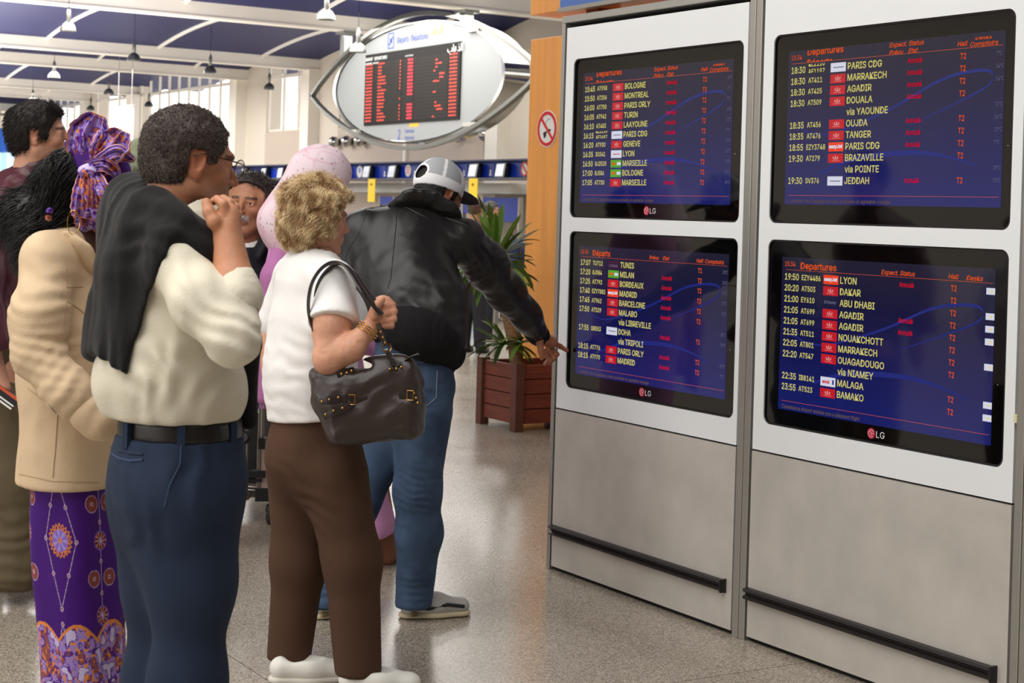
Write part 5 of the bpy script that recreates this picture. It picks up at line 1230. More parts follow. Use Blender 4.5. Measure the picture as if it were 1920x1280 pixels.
    MB().tube([S(762, 676, -.02), S(772, 668, -.03), S(786, 664, -.03)], [.010, .007, .012], 8, flat=.3).build('zip_end', M_st, t, True)
handbag()

# ============================================================ 3. man in the black leather jacket, bending and pointing
def jacket_man():
    z = 6.0
    def S(u, v, dz=0): return P(u, v, z+dz)
    g = thing('person', 'bent man in black leather jacket, jeans and white cap, pointing at a monitor', 'person', (*P(720, 900, z)[:2], 0))
    sk = (140, 88, 62); fw = dirv(50)
    fr = frame(S(822, 366, .38), 50, -20, 6, 1.0)
    o = dict(neck=.062, neckdir=(0, -.07, -.10), brow=(24, 18, 16), stubble=.4)
    body = solid('body', head_sdf(o), M_skin, g, fr, head_col(sk, o))
    s = SDF(*bounds([S(680, 440), S(900, 1160), S(760, 500, .5), S(1030, 650, .7), S(600, 1150, .2)], .08), .011)
    s.cone(S(808, 400, .36), S(785, 430, .30), .055, .06, .04).cone(S(770, 480, .25), S(775, 620, .06), .09, .07, .04, (dirv(0), .6))
    s.chain([S(795, 740, -.0), S(790, 900, -.02), S(778, 1100, .0)], [.06, .055, .04], .03); s.chain([S(730, 740, .08), S(650, 920, .05), S(620, 1095, -.0)], [.06, .05, .035], .03)
    s.chain([S(885, 455, .3), S(945, 545, .5), S(1006, 622, .70)], [.05, .045, .034], .03); s.chain([S(665, 430, .2), S(640, 540, .25), S(640, 640, .45)], [.045, .04, .035], .03)
    # pointing hand
    h = SDF(*bounds([P(1000, 615, 6.7), P(1068, 690, 6.9)], .06), .0035)
    tip = on(1063, 657, 0, PX-.008); wr = P(1008, 628, 6.70)
    kn = P(1036, 642, 6.78)
    h.cone(P(995, 612, 6.66), wr, .032, .030, .01); h.cone(wr, P(1030, 640, 6.76), .031, .034, .015, (dirv(160, 50), .7))
    h.chain([P(1036, 642, 6.78), P(1050, 649, 6.82), tip], [.0125, .0108, .0085], .006)
    for a, b, c, r in (((1032, 652, 6.76), (1044, 664, 6.78), (1038, 672, 6.74), .0115), ((1026, 656, 6.73), (1038, 672, 6.75), (1030, 680, 6.71), .011), ((1020, 658, 6.71), (1030, 676, 6.72), (1022, 682, 6.68), .010)): h.chain([P(*a), P(*b), P(*c)], [r, r*.95, r*.85], .005)
    h.chain([P(1012, 640, 6.68), P(1014, 658, 6.66), P(1016, 670, 6.66)], [.016, .0125, .0105], .008)
    join(body, [solid('a', s, M_skin, g, col=cmap(sk)), solid('b', h, M_skin, g, col=cmap((172, 112, 80)))])
    eyes(fr, g)
    hl = hairline(.05, 0, -.02, -.085)
    hh = cap_hair(hl, .004, .003, .001, 80); V, Q = hh.nets(); N = normals(V, Q); SV, SF, rr = strands(V, N, 2500, .006, .0005, lambda p, n: n*.2+np.array([0, -.4, -.6]), 0, 0, 2, 3, .3)
    c0 = np.array(lin((22, 18, 17))); hairmesh('hair', (V, Q, np.tile(c0, (len(V), 1))), (SV, SF, c0*(.7+rr[:, None])), fr, g, 'dark_hair')
    # cap
    M_cap = fabric('cap_cotton', (236, 236, 238), .8, .0006, 200); M_mesh = fabric('cap_mesh', (178, 180, 184), .8, .0012, 320)
    cp = SDF((-.12, -.14, -.05), (.12, .13, .17), .0035)
    cp.ell((0, -.010, .045), (.090, .108, .100), k=.01); cp.ell((0, -.010, .045), (.084, .102, .094), k=.003, mode='s'); cp.plane_cut((0, 0, .010), np.array((0, .05, -1)), .003)
    cp.ell((0, -.118, .055), (.034, .04, .027), k=.004, mode='s')
    def ccol(V):
        c = np.tile(np.array(lin((172, 174, 178))), (len(V), 1)); x, y, z_ = V.T; w_ = np.array(lin((240, 240, 242)))
        c[(z_ < .048)] = w_; a = np.arctan2(x, y+.010); 
        for t in (0, 1.05, 2.1, 3.1416, -1.05, -2.1): c[np.abs(np.angle(np.exp(1j*(a-t)))) * np.hypot(x, y+.01) < .006] = w_
        c[(y > .035) & (z_ > .03)] = w_; c[(np.abs(x) < .045) & (y < -.07) & (z_ < .092) & (((x/.040)**2+((z_-.055)/.034)**2) < 1.15)] = w_
        return c
    V, Q = cp.nets(); V = relax(V, Q, 1); hm = hairmesh('cap', (V, Q, ccol(V)), (np.zeros((0, 3)), np.zeros((0, 4), int), np.zeros((0, 3))), fr, g, 'cap_cloth', rough=.8)
    pk = SDF((-.10, .03, -.02), (.10, .20, .09), .0035)
    pk.ell((0, .095, .026), (.074, .095, .028), k=.01); pk.ell((0, .09, .014), (.085, .12, .028), k=.003, mode='s'); pk.plane_cut((0, .06, 0), (0, -1, .2), .002)
    V, Q = pk.nets(); V = relax(V, Q, 2); V = V @ np.array(fr[1]).T + fr[0]; mesh('peak', V, Q, fabric('peak_black', (24, 24, 28), .7), hm, True)
    MB().lathe([(.007, 0), (.006, .004), (0, .005)], L2W(fr, (0, -.01, .144)), 10, axis=L2W(fr, (0, 0, 1))-fr[0]).build('button', fabric('peak_black', (24, 24, 28)), hm)
    # leather jacket
    M_j = fabric('black_leather', (25, 23, 23), .40, .0005, 90, spec=.45, wr=.008, wsc=7)
    J = SDF(*bounds([S(630, 380, -.2), S(1030, 660, .8), S(860, 700, -.2), S(650, 560, .6)], .09), .0075)
    bk = dirv(0)
    J.cone(S(745, 460, .20), S(760, 540, .10), .185, .178, .06, (dirv(10, -40), .62)); J.cone(S(760, 540, .10), S(785, 625, .0), .178, .142, .06, (dirv(10, -20), .75))
    J.cone(S(690, 436, .22), S(858, 452, .25), .070, .076, .07)
    J.chain([S(872, 455, .27), S(915, 500, .38), S(948, 548, .50), S(985, 592, .61), S(1004, 618, .68)], [.088, .080, .070, .058, .050], .05)
    J.chain([S(672, 440, .22), S(648, 520, .22), S(655, 590, .34)], [.085, .075, .065], .05)
    J.cone(S(835, 560, .05), S(845, 640, -.02), .07, .055, .06)
    J.disp(cloth(.012, 5, (1, 1, .55), 31, [(S(930, 540, .35), .14, nz(S(1000, 620, .68)-S(880, 460, .27)), .055, .008), (S(790, 590, -.1), .13, VU+dirv(90)*.4, .065, .009), (S(880, 520, .2), .12, dirv(90)+VU*.8, .06, .010)]), .035)
    # back yoke seam as a groove
    def groove(pts, r=.0045):
        off = []
        for i in range(len(pts)-1):
            for k in range(6):
                f = k/6; u = pts[i][0]*(1-f)+pts[i+1][0]*f; v = pts[i][1]*(1-f)+pts[i+1][1]*f; off.append((u, v))
        return off
    jk = solid('leather_jacket', J, M_j, g)
    _bvh.clear()
    def seam(pts, nm='seam', r=.0017, m=None):
        out = []
        for (u, v) in groove(pts):
            dd = nz(P(u, v, 1.0)-np.array([0, 0, EYE])); h_ = cast(jk, np.array([0, 0, EYE]), dd)
            if h_ is not None: out.append(h_+dd*.0015)
        if len(out) > 2: MB().tube(out, r, 5).build(nm, m or M_j, jk, True)
    seam([(683, 392), (735, 382), (765, 390), (805, 411), (835, 408), (870, 420), (895, 440)]); seam([(745, 383), (742, 430), (738, 470), (733, 520), (726, 545)]); seam([(688, 400), (672, 440), (652, 470), (645, 500)]); seam([(855, 408), (862, 440), (885, 520), (872, 570)])
    cl = SDF(*bounds([S(740, 360, .2), S(860, 430, .4)], .07), .005)
    cl.chain([S(738, 388, .22), S(770, 374, .20), S(808, 376, .22), S(842, 398, .24), S(858, 424, .26)], [.028, .034, .038, .034, .028], .03, (dirv(0, 40), .5)); cl.disp(cloth(.004, 12, (1, 1, 1), 3), .02)
    solid('collar', cl, M_j, g)
    hb = SDF(*bounds([S(700, 590, -.2), S(880, 720, .2)], .06), .0055)
    hb.chain([S(690, 612, .10), S(712, 610, -.01), S(735, 612, -.10), S(760, 616, -.145), S(785, 622, -.165), S(808, 632, -.15), S(828, 646, -.11), S(840, 664, -.05), S(842, 690, .0)], [.030, .032, .034, .034, .034, .034, .033, .031, .022], .07, (dirv(0), .55)); hb.disp(cloth(.003, 30, (1, 1, .2), 8), .02)
    solid('waistband', hb, fabric('rib_knit', (24, 22, 24), .9, .0015, 200), g)
    hb = SDF(*bounds([S(985, 590, .6), S(1025, 650, .8)], .07), .005); hb.cone(S(1000, 614, .67), S(1010, 628, .72), .050, .046, .01); hb.disp(cloth(.003, 40, (1, 1, .4), 8), .02)
    solid('cuff', hb, fabric('rib_knit', (24, 22, 24)), g)
    # jeans
    M_d = fabric('blue_denim', (62, 80, 106), .85, .0008, 300, var=.30, vscale=11, wr=.007, wsc=9, wst=(.6, .6, 1.4))
    tr = SDF(*bounds([S(560, 620, .3), S(870, 1160, -.3)], .07), .0075)
    tr.cone(S(772, 650, .02), S(775, 720, .0), .150, .158, .05, (dirv(50), .82)); tr.cone(S(775, 720), S(780, 790), .158, .12, .05, (dirv(50), .82))
    tr.chain([S(790, 780, -.05), S(782, 920, -.04), S(786, 1000, -.02), S(776, 1128, .0)], [.108, .082, .080, .068], .04)
    tr.chain([S(742, 780, .08), S(668, 940, .06), S(618, 1128, -.02)], [.105, .082, .066], .04)
    tr.disp(cloth(.006, 6, (1, 1, .9), 41, [(S(785, 910, -.12), .10, VU+dirv(90)*.1, .028, .006), (S(778, 1110, -.07), .07, VU, .026, .006), (S(615, 1110, -.07), .07, VU, .026, .006), (S(770, 780, -.14), .08, VU+dirv(90)*.5, .04, .005)]), .03)
    for u in (776, 612): pass
    tr.plane_cut(S(776, 1138), -VU, .005)
    jn = solid('jeans', tr, M_d, g)
    _bvh.clear()
    stt = mat('jeans_stitch', (120, 130, 150), .8)
    def jseam(pts, r=.0018):
        out = []
        for (u, v) in groove(pts):
            dd = nz(P(u, v, 1.0)-np.array([0, 0, EYE])); h_ = cast(jn, np.array([0, 0, EYE]), dd)
            if h_ is not None: out.append(h_)
        if len(out) > 2: MB().tube(out, r, 5).build('stitching', stt, jn, True)
    jseam([(780, 678), (820, 682)]); jseam([(780, 682), (784, 748), (802, 760), (818, 745), (820, 684)]); jseam([(752, 652), (790, 655), (815, 655)]); jseam([(745, 640), (748, 700)])
    M_sn = fabric('sneaker_grey', (188, 186, 180), .6, .0005, 150); M_so = mat('sneaker_sole', (214, 200, 170), .6)
    for (u, v, y_) in ((748, 1158, 72), (578, 1160, 62)):
        a = on(u, v, 2, 0); d = dirv(y_); sho = shoe(g, a+d*.27, a, M_sn, M_so, .005, .046); sd = nz(np.cross(d, VU))
        st = MB()
        for q in (-1, 1): st.tube([a+d*.02+sd*q*.034+VU*.045, a+d*.10+sd*q*.047+VU*.040, a+d*.17+sd*q*.047+VU*.052, a+d*.235+sd*q*.036+VU*.040], .007, 6)
        st.build('stripe', mat('sneaker_black', (26, 26, 30), .5), sho, True)
        MB().box(a+d*.045+sd*.040-np.array([.012, .012, -.014]), a+d*.045+sd*.046+np.array([.012, .012, .030]), .003).build('air_window', mat('air_window', (120, 104, 60), .3), sho)
jacket_man()

# ============================================================ 4. woman in pink robe and headscarf
def pink_woman():
    z = 6.95
    def S(u, v, dz=0): return P(u, v, z+dz)
    g = thing('person', 'woman in pink robe and pale pink printed headscarf behind the blond woman', 'person', (*P(640, 900, z)[:2], 0))
    sk = (128, 82, 60); fr = frame(S(606, 340), 72, -16, 0, 1.05); o = dict(neck=.05, brow=(30, 20, 18))
    body = solid('body', head_sdf(o), M_skin, g, fr, head_col(sk, o))
    s = SDF(*bounds([S(560, 400), S(740, 1060)], .12), .012); s.cone(S(606, 400), S(605, 450), .05, .06, .02).cone(S(600, 480), S(620, 760), .12, .14, .03).chain([S(700, 900, -.03), S(722, 1000, -.03), S(728, 1045, -.03)], [.06, .05, .035], .02).chain([S(640, 900, .08), S(645, 1035, .08)], [.06, .036], .02)
    join(body, [solid('a', s, M_skin, g, col=cmap(sk))]); eyes(fr, g)
    M_s = mat('scarf_cloth', (240, 210, 222), .75, attr='Col', bump=.0006, bscale=200, spec=.2)
    h = SDF((-.24, -.28, -.40), (.24, .22, .18), .006)
    h.ell((0, -.014, .038), (.096, .120, .108), k=.02); h.ell((0, .0, -.05), (.085, .095, .10), k=.05); h.cone((0, -.02, -.10), (0, -.03, -.22), .085, .150, .05, ((0, 1, 0), .8))
    h.cone((0, -.06, .0), (0, -.11, -.2), .085, .10, .06); h.ell((.0, .125, -.03), (.056, .075, .080), k=.012, mode='s'); h.disp(cloth(.005, 9, (1, 1, .5), 51), .02)
    def scol(V):
        b = np.tile(np.array(lin((244, 222, 230))), (len(V), 1)); n1 = np.abs(vnoise(V*22+3)); n2 = vnoise(V*170); pk = np.array(lin((222, 150, 180)))
        w_ = np.clip((.09-n1)/.05, 0, 1)[:, None]; b = b*(1-w_*.42)+pk*w_*.42; n3 = np.clip((vnoise(V*11+9)-.25)*4, 0, 1)[:, None]; b = b*(1-n3*.30)+pk*n3*.30; b[n2 > .82] = lin((120, 70, 95)); return b
    V, Q = h.nets(); V = relax(V, Q, 1); c = scol(V); V = V @ np.array(fr[1]).T + fr[0]; mesh('headscarf', V, Q, M_s, g, True, True, c)
    M_r = mat('pink_robe', (206, 150, 196), .8, bump=.001, bscale=120, var=.05, vscale=4, spec=.2)
    r = SDF(*bounds([S(470, 400, .3), S(750, 1020, -.3)], .1), .009)
    r.cone(S(606, 470), S(600, 620), .17, .185, .06, (dirv(70), .7)); r.cone(S(600, 620), S(640, 860), .185, .20, .08, (dirv(70), .8)); r.cone(S(640, 860), S(672, 985), .20, .19, .08, (dirv(70), .8))
    r.cone(S(534, 446, .0), S(655, 430, -.05), .075, .07, .06); r.chain([S(540, 455, -.05), S(516, 560, -.1), S(510, 700, -.12)], [.075, .07, .06], .05); r.chain([S(660, 440, .05), S(690, 540, .1), S(700, 640, .1)], [.07, .065, .06], .05)
    r.disp(cloth(.012, 4, (1, 1, .18), 55), .035); r.plane_cut(S(700, 1003), -VU+dirv(90)*.25, .006); r.plane_cut(S(470, 745), -VU*.3-dirv(90), .01) if 0 else None
    solid('robe', r, M_r, g)
    sw = SDF(*bounds([S(480, 420, -.3), S(530, 770, .0)], .06), .007); sw.chain([S(545, 440, -.06), S(518, 520, -.14), S(502, 620, -.17), S(497, 745, -.18)], [.06, .055, .048, .035], .05); sw.disp(cloth(.006, 8, (1, 1, .2), 57), .02); sh = solid('shawl', sw, mat('shawl_mauve', (186, 120, 172), .8, bump=.001, bscale=100, spec=.2), g)
    fr_ = MB(); rs = random.Random(4)
    for k in range(14): u = 489+k*1.3; fr_.tube([S(u, 738, -.2), S(u+rs.uniform(-2, 2), 752, -.2), S(u+rs.uniform(-4, 4), 766, -.2)], .0018, 4)
    fr_.build('fringe', mat('fringe', (160, 110, 160), .7), sh)
    for (u, v) in ((716, 1050), (640, 1042)):
        a = on(u, v, 2, 0); d = dirv(60); shoe(g, a+d*.22, a-d*.02, mat('dark_shoe', (40, 34, 36), .5), mat('grey_sole', (110, 104, 100), .6), .007, .042, low=True)
pink_woman()
# ============================================================ 5. woman with the purple headwrap
def purple_print(a, h, rad):
    """motifs printed on the wrap cloth; a = distance round, h = height, metres"""
    n = len(a); c = np.tile(np.array(lin((70, 18, 120))), (n, 1)); c *= (1+.10*vnoise(np.stack([a*30, h*30, a*0], 1)))[:, None]
    pale = np.array(lin((196, 170, 205))); brown = np.array(lin((140, 70, 60))); org = np.array(lin((222, 132, 60))); lil = np.array(lin((140, 110, 205)))
    P1, P2 = .30, .40
    def ring(ca, ch, r0, r1, col, sy=1):
        da = (a-ca+P1/2) % P1-P1/2; dh = (h-ch+P2/2) % P2-P2/2; d = np.hypot(da, dh); c[(d >= r0) & (d < r1)] = col; return d, np.arctan2(dh, da)
    def line(p, q, w=.0012):
        for oa in (-P1, 0, P1):
            for oh in (-P2, 0, P2):
                ax, ay = p[0]+oa, p[1]+oh; bx, by = q[0]+oa, q[1]+oh; A = a % P1; Hh = h % P2; L = (bx-ax)**2+(by-ay)**2
                t = np.clip(((A-ax)*(bx-ax)+(Hh-ay)*(by-ay))/L, 0, 1); d = np.hypot(A-ax-t*(bx-ax), Hh-ay-t*(by-ay)); c[d < w] = pale
    for p, q in (((.20, .02), (.145, .20)), ((.145, .20), (.20, .38)), ((.20, .38), (.262, .20)), ((.262, .20), (.20, .02)), ((.05, .0), (.05, .40))): line(p, q)
    for p in ((.20, .02), (.145, .20), (.20, .38), (.262, .20), (.172, .11), (.172, .29), (.23, .29), (.23, .11), (.05, .06), (.05, .145), (.05, .25), (.05, .34)): ring(p[0], p[1], 0, .0065, pale); ring(p[0], p[1], 0, .003, brown)
    for ca, ch in ((.02, .10), (.082, .10), (.02, .30), (.082, .30)):
        ring(ca, ch, 0, .0235, pale); ring(ca, ch, 0, .0215, brown); ring(ca, ch, 0, .006, pale); ring(ca, ch, 0, .003, brown)
    for ca, ch in ((.05, .20), (.05, .0)):
        ring(ca, ch, 0, .026, lil); d, t = ring(ca, ch, 0, .0235, np.array(lin((70, 18, 90)))); m = (d < .0225) & (np.cos(t*10) > .1); c[m] = np.where((d[m] > .012)[:, None], org, pale); ring(ca, ch, 0, .005, pale)
    d, t = ring(.203, .20, 0, .001, org); e = .043+.0035*np.cos(t*20); c[d < e] = org; c[d < e-.006] = np.array(lin((90, 30, 120))); e2 = .034+.003*np.cos(t*14+1); c[d < e2] = org; c[d < .030] = lil; c[(d < .028) & (np.cos(t*7) > .2)] = np.array(lin((170, 150, 225))); c[d < .007] = org
    return c
def wrap_print(V, f=1.0):
    lil = np.array(lin((162, 134, 206))); pur = np.array(lin((88, 34, 138))); org = np.array(lin((232, 140, 64))); br = np.array(lin((150, 84, 80)))
    f = f*1.7; n1 = vnoise(V*34*f+3); n2 = vnoise(V*60*f+9); n3 = vnoise(V*90*f+21); c = np.tile(lil, (len(V), 1)); c[n1 > .30] = br; c[np.abs(n1-.30) < .06] = pur; c[np.abs(n2) < .09] = pur; c[(n3 > .45)] = org; c[n1 < -.5] = np.array(lin((205, 190, 230))); c[np.abs(n1+.5) < .07] = pur
    return c
def wrap_woman():
    z = 3.9
    def S(u, v, dz=0): return P(u, v, z+dz)
    g = thing('person', 'woman in cream jacket with purple printed headwrap and matching long wrap skirt', 'person', (*P(140, 900, z)[:2], 0))
    sk = (72, 44, 34); fw = dirv(60)
    fr = frame(S(160, 366), 66, -2, 0, .96); o = dict(neck=.050, neckdir=(0, -.03, -.14), brow=(14, 10, 10), lip=(110, 50, 50))
    body = solid('body', head_sdf(o), M_skin, g, fr, head_col(sk, o))
    s = SDF(*bounds([S(40, 440), S(220, 1500), S(200, 800, -.3)], .1), .011)
    s.cone(S(148, 410), S(142, 450), .054, .065, .02).cone(S(142, 490), S(150, 780), .11, .11, .03, (fw, .7)); s.chain([S(135, 900, .04), S(145, 1490, .04)], [.05, .04]); s.chain([S(145, 900, -.04), S(160, 1510, -.04)], [.05, .04])
    join(body, [solid('a', s, M_skin, g, col=cmap(sk))]); eyes(fr, g)
    # long black hair swept back
    h = SDF(*bounds([S(10, 260, -.15), S(190, 510, .15)], .08), .005)
    for (u, v, dz, r) in ((150, 322, 0, 46), (128, 345, 0, 50), (108, 372, 0, 50), (88, 400, 0, 46), (72, 408, 0, 36), (92, 430, 0, 42), (112, 395, -.0, 44), (100, 462, -.01, 32), (98, 452, -.02, 34), (38, 398, 0, 17), (52, 392, 0, 24)):
        h.cone(S(u, v, dz-.03), S(u, v, dz+.05), px(r, z)*.92, px(r, z)*.92, .03)
    h.disp(lambda p: .012*vnoise(p*18)+.006*vnoise(p*np.array([60, 60, 20])), .03)
    V, Q = h.nets(); V = relax(V, Q, 1); N = normals(V, Q); c0 = np.array(lin((16, 14, 15)))
    SV, SF, rr = strands(V, N, 8500, .050, .0011, lambda p, n: n*.06-dirv(90)*.55-VU*.8+.7*np.stack([vnoise(p*12), vnoise(p*12+5), vnoise(p*12+9)], 1), .004, 60, 8, 8, .15)
    hairmesh('hair', (V, Q, np.tile(c0*.8, (len(V), 1))), (SV, SF, c0*(.6+1.6*rr[:, None])), None, g, 'black_hair', rough=.42)
    # headwrap: band, standing bow and hanging tails
    M_w = mat('wrap_cloth', (150, 110, 200), .65, attr='Col', spec=.25)
    w = SDF((-.13, -.16, -.14), (.13, .16, .24), .0035)
    w.ell((0, .004, .050), (.088, .106, .098), k=.01); w.plane_cut((0, -.018, .0), (0, -1, -.30), .01); w.plane_cut((0, 0, .012), (0, .35, -1), .01); w.ell((0, 0, .045), (.074, .09, .08), k=.01, mode='s') if 0 else None
    w.disp(cloth(.004, 18, (1, .4, 1), 61), .02)
    V, Q = w.nets(); V = relax(V, Q, 1); a_ = np.arctan2(V[:, 0], V[:, 1])*.1; col = purple_print(a_*1.2+.06, V[:, 2]*1.1+.25, .1)
    hw = mesh('headwrap', V @ np.array(fr[1]).T + fr[0], Q, M_w, g, True, True, col)
    def petal(nm, pts, W, amp=.012, fr_w=1.0, n=56, m=60, sc=3, seed=0, tw=0):
        """ruffled cloth strip along picture-placed points, scalloped at its edges"""
        P3 = [S(*p) for p in pts]; C_ = []
        for i in range(m+1):
            t = i/m*(len(P3)-1); k = min(int(t), len(P3)-2); f = t-k; p0 = P3[max(k-1, 0)]; p1 = P3[k]; p2 = P3[k+1]; p3 = P3[min(k+2, len(P3)-1)]
            C_.append(.5*((2*p1)+(-p0+p2)*f+(2*p0-5*p1+4*p2-p3)*f*f+(-p0+3*p1-3*p2+p3)*f**3))
        V = []; col = []; cv = dirv(0)
        for i in range(m+1):
            tg = nz(C_[min(i+1, m)]-C_[max(i-1, 0)]); sd = nz(np.cross(tg, cv)); t = i/m; wd = np.interp(t, np.linspace(0, 1, len(W)), W)
            for j in range(n+1):
                s_ = j/n*2-1; sc_ = 1+.07*abs(math.sin(t*math.pi*sc*2+s_))
                fold = amp*math.sin(s_*7+seed+t*3)*(.3+.7*t) + amp*.5*math.sin(s_*15+seed*2)
                V.append(C_[i]+sd*s_*wd*sc_+cv*(fold+tw*s_*t))
        V = np.array(V); Fc = [(i*(n+1)+j, i*(n+1)+j+1, (i+1)*(n+1)+j+1, (i+1)*(n+1)+j) for i in range(m) for j in range(n)]
        col = wrap_print(V); J = np.tile(np.abs(np.linspace(-1, 1, n+1)), m+1); I = np.repeat(np.linspace(0, 1, m+1), n+1); org = np.array(lin((236, 150, 84))); pur = np.array(lin((92, 40, 140)))
        col[(J > .93) | (I > .965)] = org; col[((J > .86) & (J <= .93)) | ((I > .93) & (I <= .965))] = np.array(lin((176, 150, 214))); col[((J > .80) & (J <= .84)) | ((I > .90) & (I <= .92))] = pur
        # thickness
        off = cv*.0022; n0 = len(V); V2 = np.concatenate([V, V+off]); F2 = Fc+[tuple(q+n0 for q in f)[::-1] for f in Fc]
        mesh(nm, V2, np.array(F2), M_w, hw, True, True, np.concatenate([col, col]))
    petal('bow_loop', [(169.2, 326.3, -.06), (160.24, 281.15, -.07), (169.2, 244.4, -.06), (184.88, 215, -.04)], [.024, .042, .046, .018], .010, seed=1)
    petal('bow_loop', [(171.44, 326.3, -.05), (193.84, 291.65, -.07), (214, 263.3, -.06), (229.68, 244.4, -.03)], [.022, .038, .044, .020], .012, seed=3)
    petal('bow_loop', [(171.44, 317.9, -.07), (199.44, 296.9, -.09), (221.84, 288.5, -.08), (252.08, 301.1, -.05)], [.014, .020, .022, .004], .006, seed=5, sc=1)
    petal('tail', [(160.24, 315.8, -.08), (191.6, 307.4, -.10), (214, 320, -.09), (222.96, 336.8, -.08)], [.014, .016, .014, .005], .006, seed=4, sc=1)
    petal('tail', [(169.2, 320, -.08), (180.4, 359.9, -.115), (202.8, 396.65, -.115), (211.76, 414.5, -.10)], [.018, .034, .040, .030], .009, seed=2)
    petal('tail', [(160.24, 324.2, -.09), (158, 354.65, -.12), (155.76, 391.4, -.12), (154.64, 408.2, -.11)], [.016, .026, .030, .026], .008, seed=6)
    petal('tail', [(162.48, 349.4, -.07), (173.68, 391.4, -.08), (182.64, 422.9, -.075), (187.12, 437.6, -.06)], [.03, .046, .05, .045], .008, seed=7, sc=4)
    k_ = SDF(*bounds([S(166, 322, -.08)], .05), .003); k_.ell(S(166, 322, -.085), (.026, .026, .020), k=.01); k_.disp(cloth(.004, 30, (1, 1, 1), 3), .01); V, Q = k_.nets(); mesh('knot', V, Q, M_w, hw, True, True, wrap_print(V))
    # gold hoops and a small flower earring
    gold = mat('gold', (226, 180, 72), .2, metal=1); hc = S(138, 417, -.15); MB().tube([hc+dirv(80)*.0135*math.cos(t)+VU*.0275*math.sin(t) for t in [6.2832*i/30 for i in range(31)]], .0009, 6).build('hoop_earring', gold, g, True)
    for i, (u, v) in enumerate(((93, 395), (91, 408))): MB().lathe([(0, -.008), (.008, -.004), (.008, .004), (0, .008)], S(u, v, -.17), 10).build('flower_earring', mat('earring_%d' % i, ((90, 40, 150), (150, 80, 60))[i], .3, metal=.3), g, True)
    # jacket
    M_j = fabric('beige_cotton', (216, 190, 156), .75, .0007, 200, wr=.007, wsc=8)
    J = SDF(*bounds([S(20, 420, .3), S(240, 920, -.35)], .08), .006)
    J.cone(S(138, 530), S(140, 620), .125, .130, .05, (fw, .74)); J.cone(S(140, 620), S(138, 700), .130, .134, .05, (fw, .82)); J.cone(S(138, 700), S(128, 960), .134, .146, .06, (fw, .86))
    J.cone(S(92, 484, -.10), S(185, 482, .12), .046, .046, .06); J.cone(S(142, 455), S(142, 500), .050, .085, .05); J.cone(S(136, 458, -.04), S(98, 482, -.10), .038, .046, .07)
    J.chain([S(90, 496, -.14), S(74, 590, -.19), S(72, 668, -.21)], [.054, .057, .054], .05); J.chain([S(72, 668, -.21), S(128, 735, -.24), S(178, 778, -.23)], [.056, .050, .044], .025)
    J.disp(cloth(.0075, 6, (1, 1, .6), 71, [(S(80, 660, -.24), .09, nz(VU+dirv(90)*.1), .028, .006), (S(130, 735, -.26), .09, nz(S(178, 778)-S(80, 680)), .030, .0045), (S(85, 560, -.2), .09, VU+dirv(90)*.2, .040, .005)]), .03)
    J.plane_cut(S(140, 906, 0), -VU+dirv(90)*.02, .006)
    jk = solid('jacket', J, M_j, g)
    cf = SDF(*bounds([S(160, 760, -.3), S(215, 820, -.1)], .05), .0045); cf.cone(S(168, 771, -.235), S(188, 786, -.228), .047, .050, .008); cf.disp(cloth(.003, 20, (1, 1, 1), 3), .02); solid('cuff', cf, M_j, g)
    cl = SDF(*bounds([S(70, 410, -.2), S(190, 500, .1)], .06), .004)
    cl.cone(S(146, 430, -.01), S(140, 452, -.01), .060, .076, .01); cl.cone(S(147, 412, -.01), S(140, 458, -.01), .050, .068, .006, mode='s'); cl.plane_cut(S(147, 424), dirv(80)*-.35+VU, .004); cl.chain([S(112, 446, -.07), S(132, 462, -.10), S(152, 480, -.115), S(168, 498, -.115)], [.016, .022, .024, .008], .02, (dirv(15, 35), .22)); solid('collar', cl, M_j, g)
    _bvh.clear()
    def seam(pts, r=.0016):
        out = []
        for i in range(len(pts)-1):
            for k in range(7):
                f = k/7; u = pts[i][0]*(1-f)+pts[i+1][0]*f; v = pts[i][1]*(1-f)+pts[i+1][1]*f; dd = nz(P(u, v, 1.0)-np.array([0, 0, EYE])); h_ = cast(jk, np.array([0, 0, EYE]), dd)
                if h_ is not None: out.append(h_+dd*.0008)
        if len(out) > 2: MB().tube(out, r, 5).build('seam', mat('beige_seam', (186, 160, 128), .8), jk, True)
    seam([(126, 538), (160, 537)]); seam([(126, 565), (150, 580), (172, 600)]); seam([(52, 728), (85, 750), (108, 778)]); seam([(108, 778), (104, 840), (98, 904)]); seam([(124, 500), (124, 560), (118, 620)]); seam([(36, 888), (100, 902), (200, 904)])
    # skirt: one sheet of cloth with the printed motifs
    n, m = 460, 330; top, bot = 1.48-(890-378)*z/F, .10; V = []; ctr0 = S(137, 900); ctr1 = S(164, 1500)
    A = np.linspace(0, 2*math.pi, n, endpoint=False); H_ = np.linspace(top, bot, m); AA, HH = np.meshgrid(A, H_); t = (top-HH)/(top-bot)
    rx = .100 + .004*np.sin(t*3) - .012*np.clip(t-.1, 0, 1); ry = .115-.015*t
    rad = 1 + .035*np.sin(AA*5+t*2.5+np.sin(t*6)) + .025*np.sin(AA*9-t*4)*t + .02*np.sin(AA*3+HH*14)
    cx = ctr0[None, None, :2]*(1-t[..., None]) + ctr1[None, None, :2]*t[..., None]
    X = rx*rad*np.cos(AA); Y = ry*rad*np.sin(AA)
    V = np.stack([cx[..., 0]+X*VR[0]+Y*VF[0], cx[..., 1]+X*VR[1]+Y*VF[1], HH], -1).reshape(-1, 3)
    idx = np.arange(n*m).reshape(m, n); Q = np.stack([idx[:-1], np.roll(idx, -1, 1)[:-1], np.roll(idx, -1, 1)[1:], idx[1:]], -1).reshape(-1, 4)[:, ::-1]
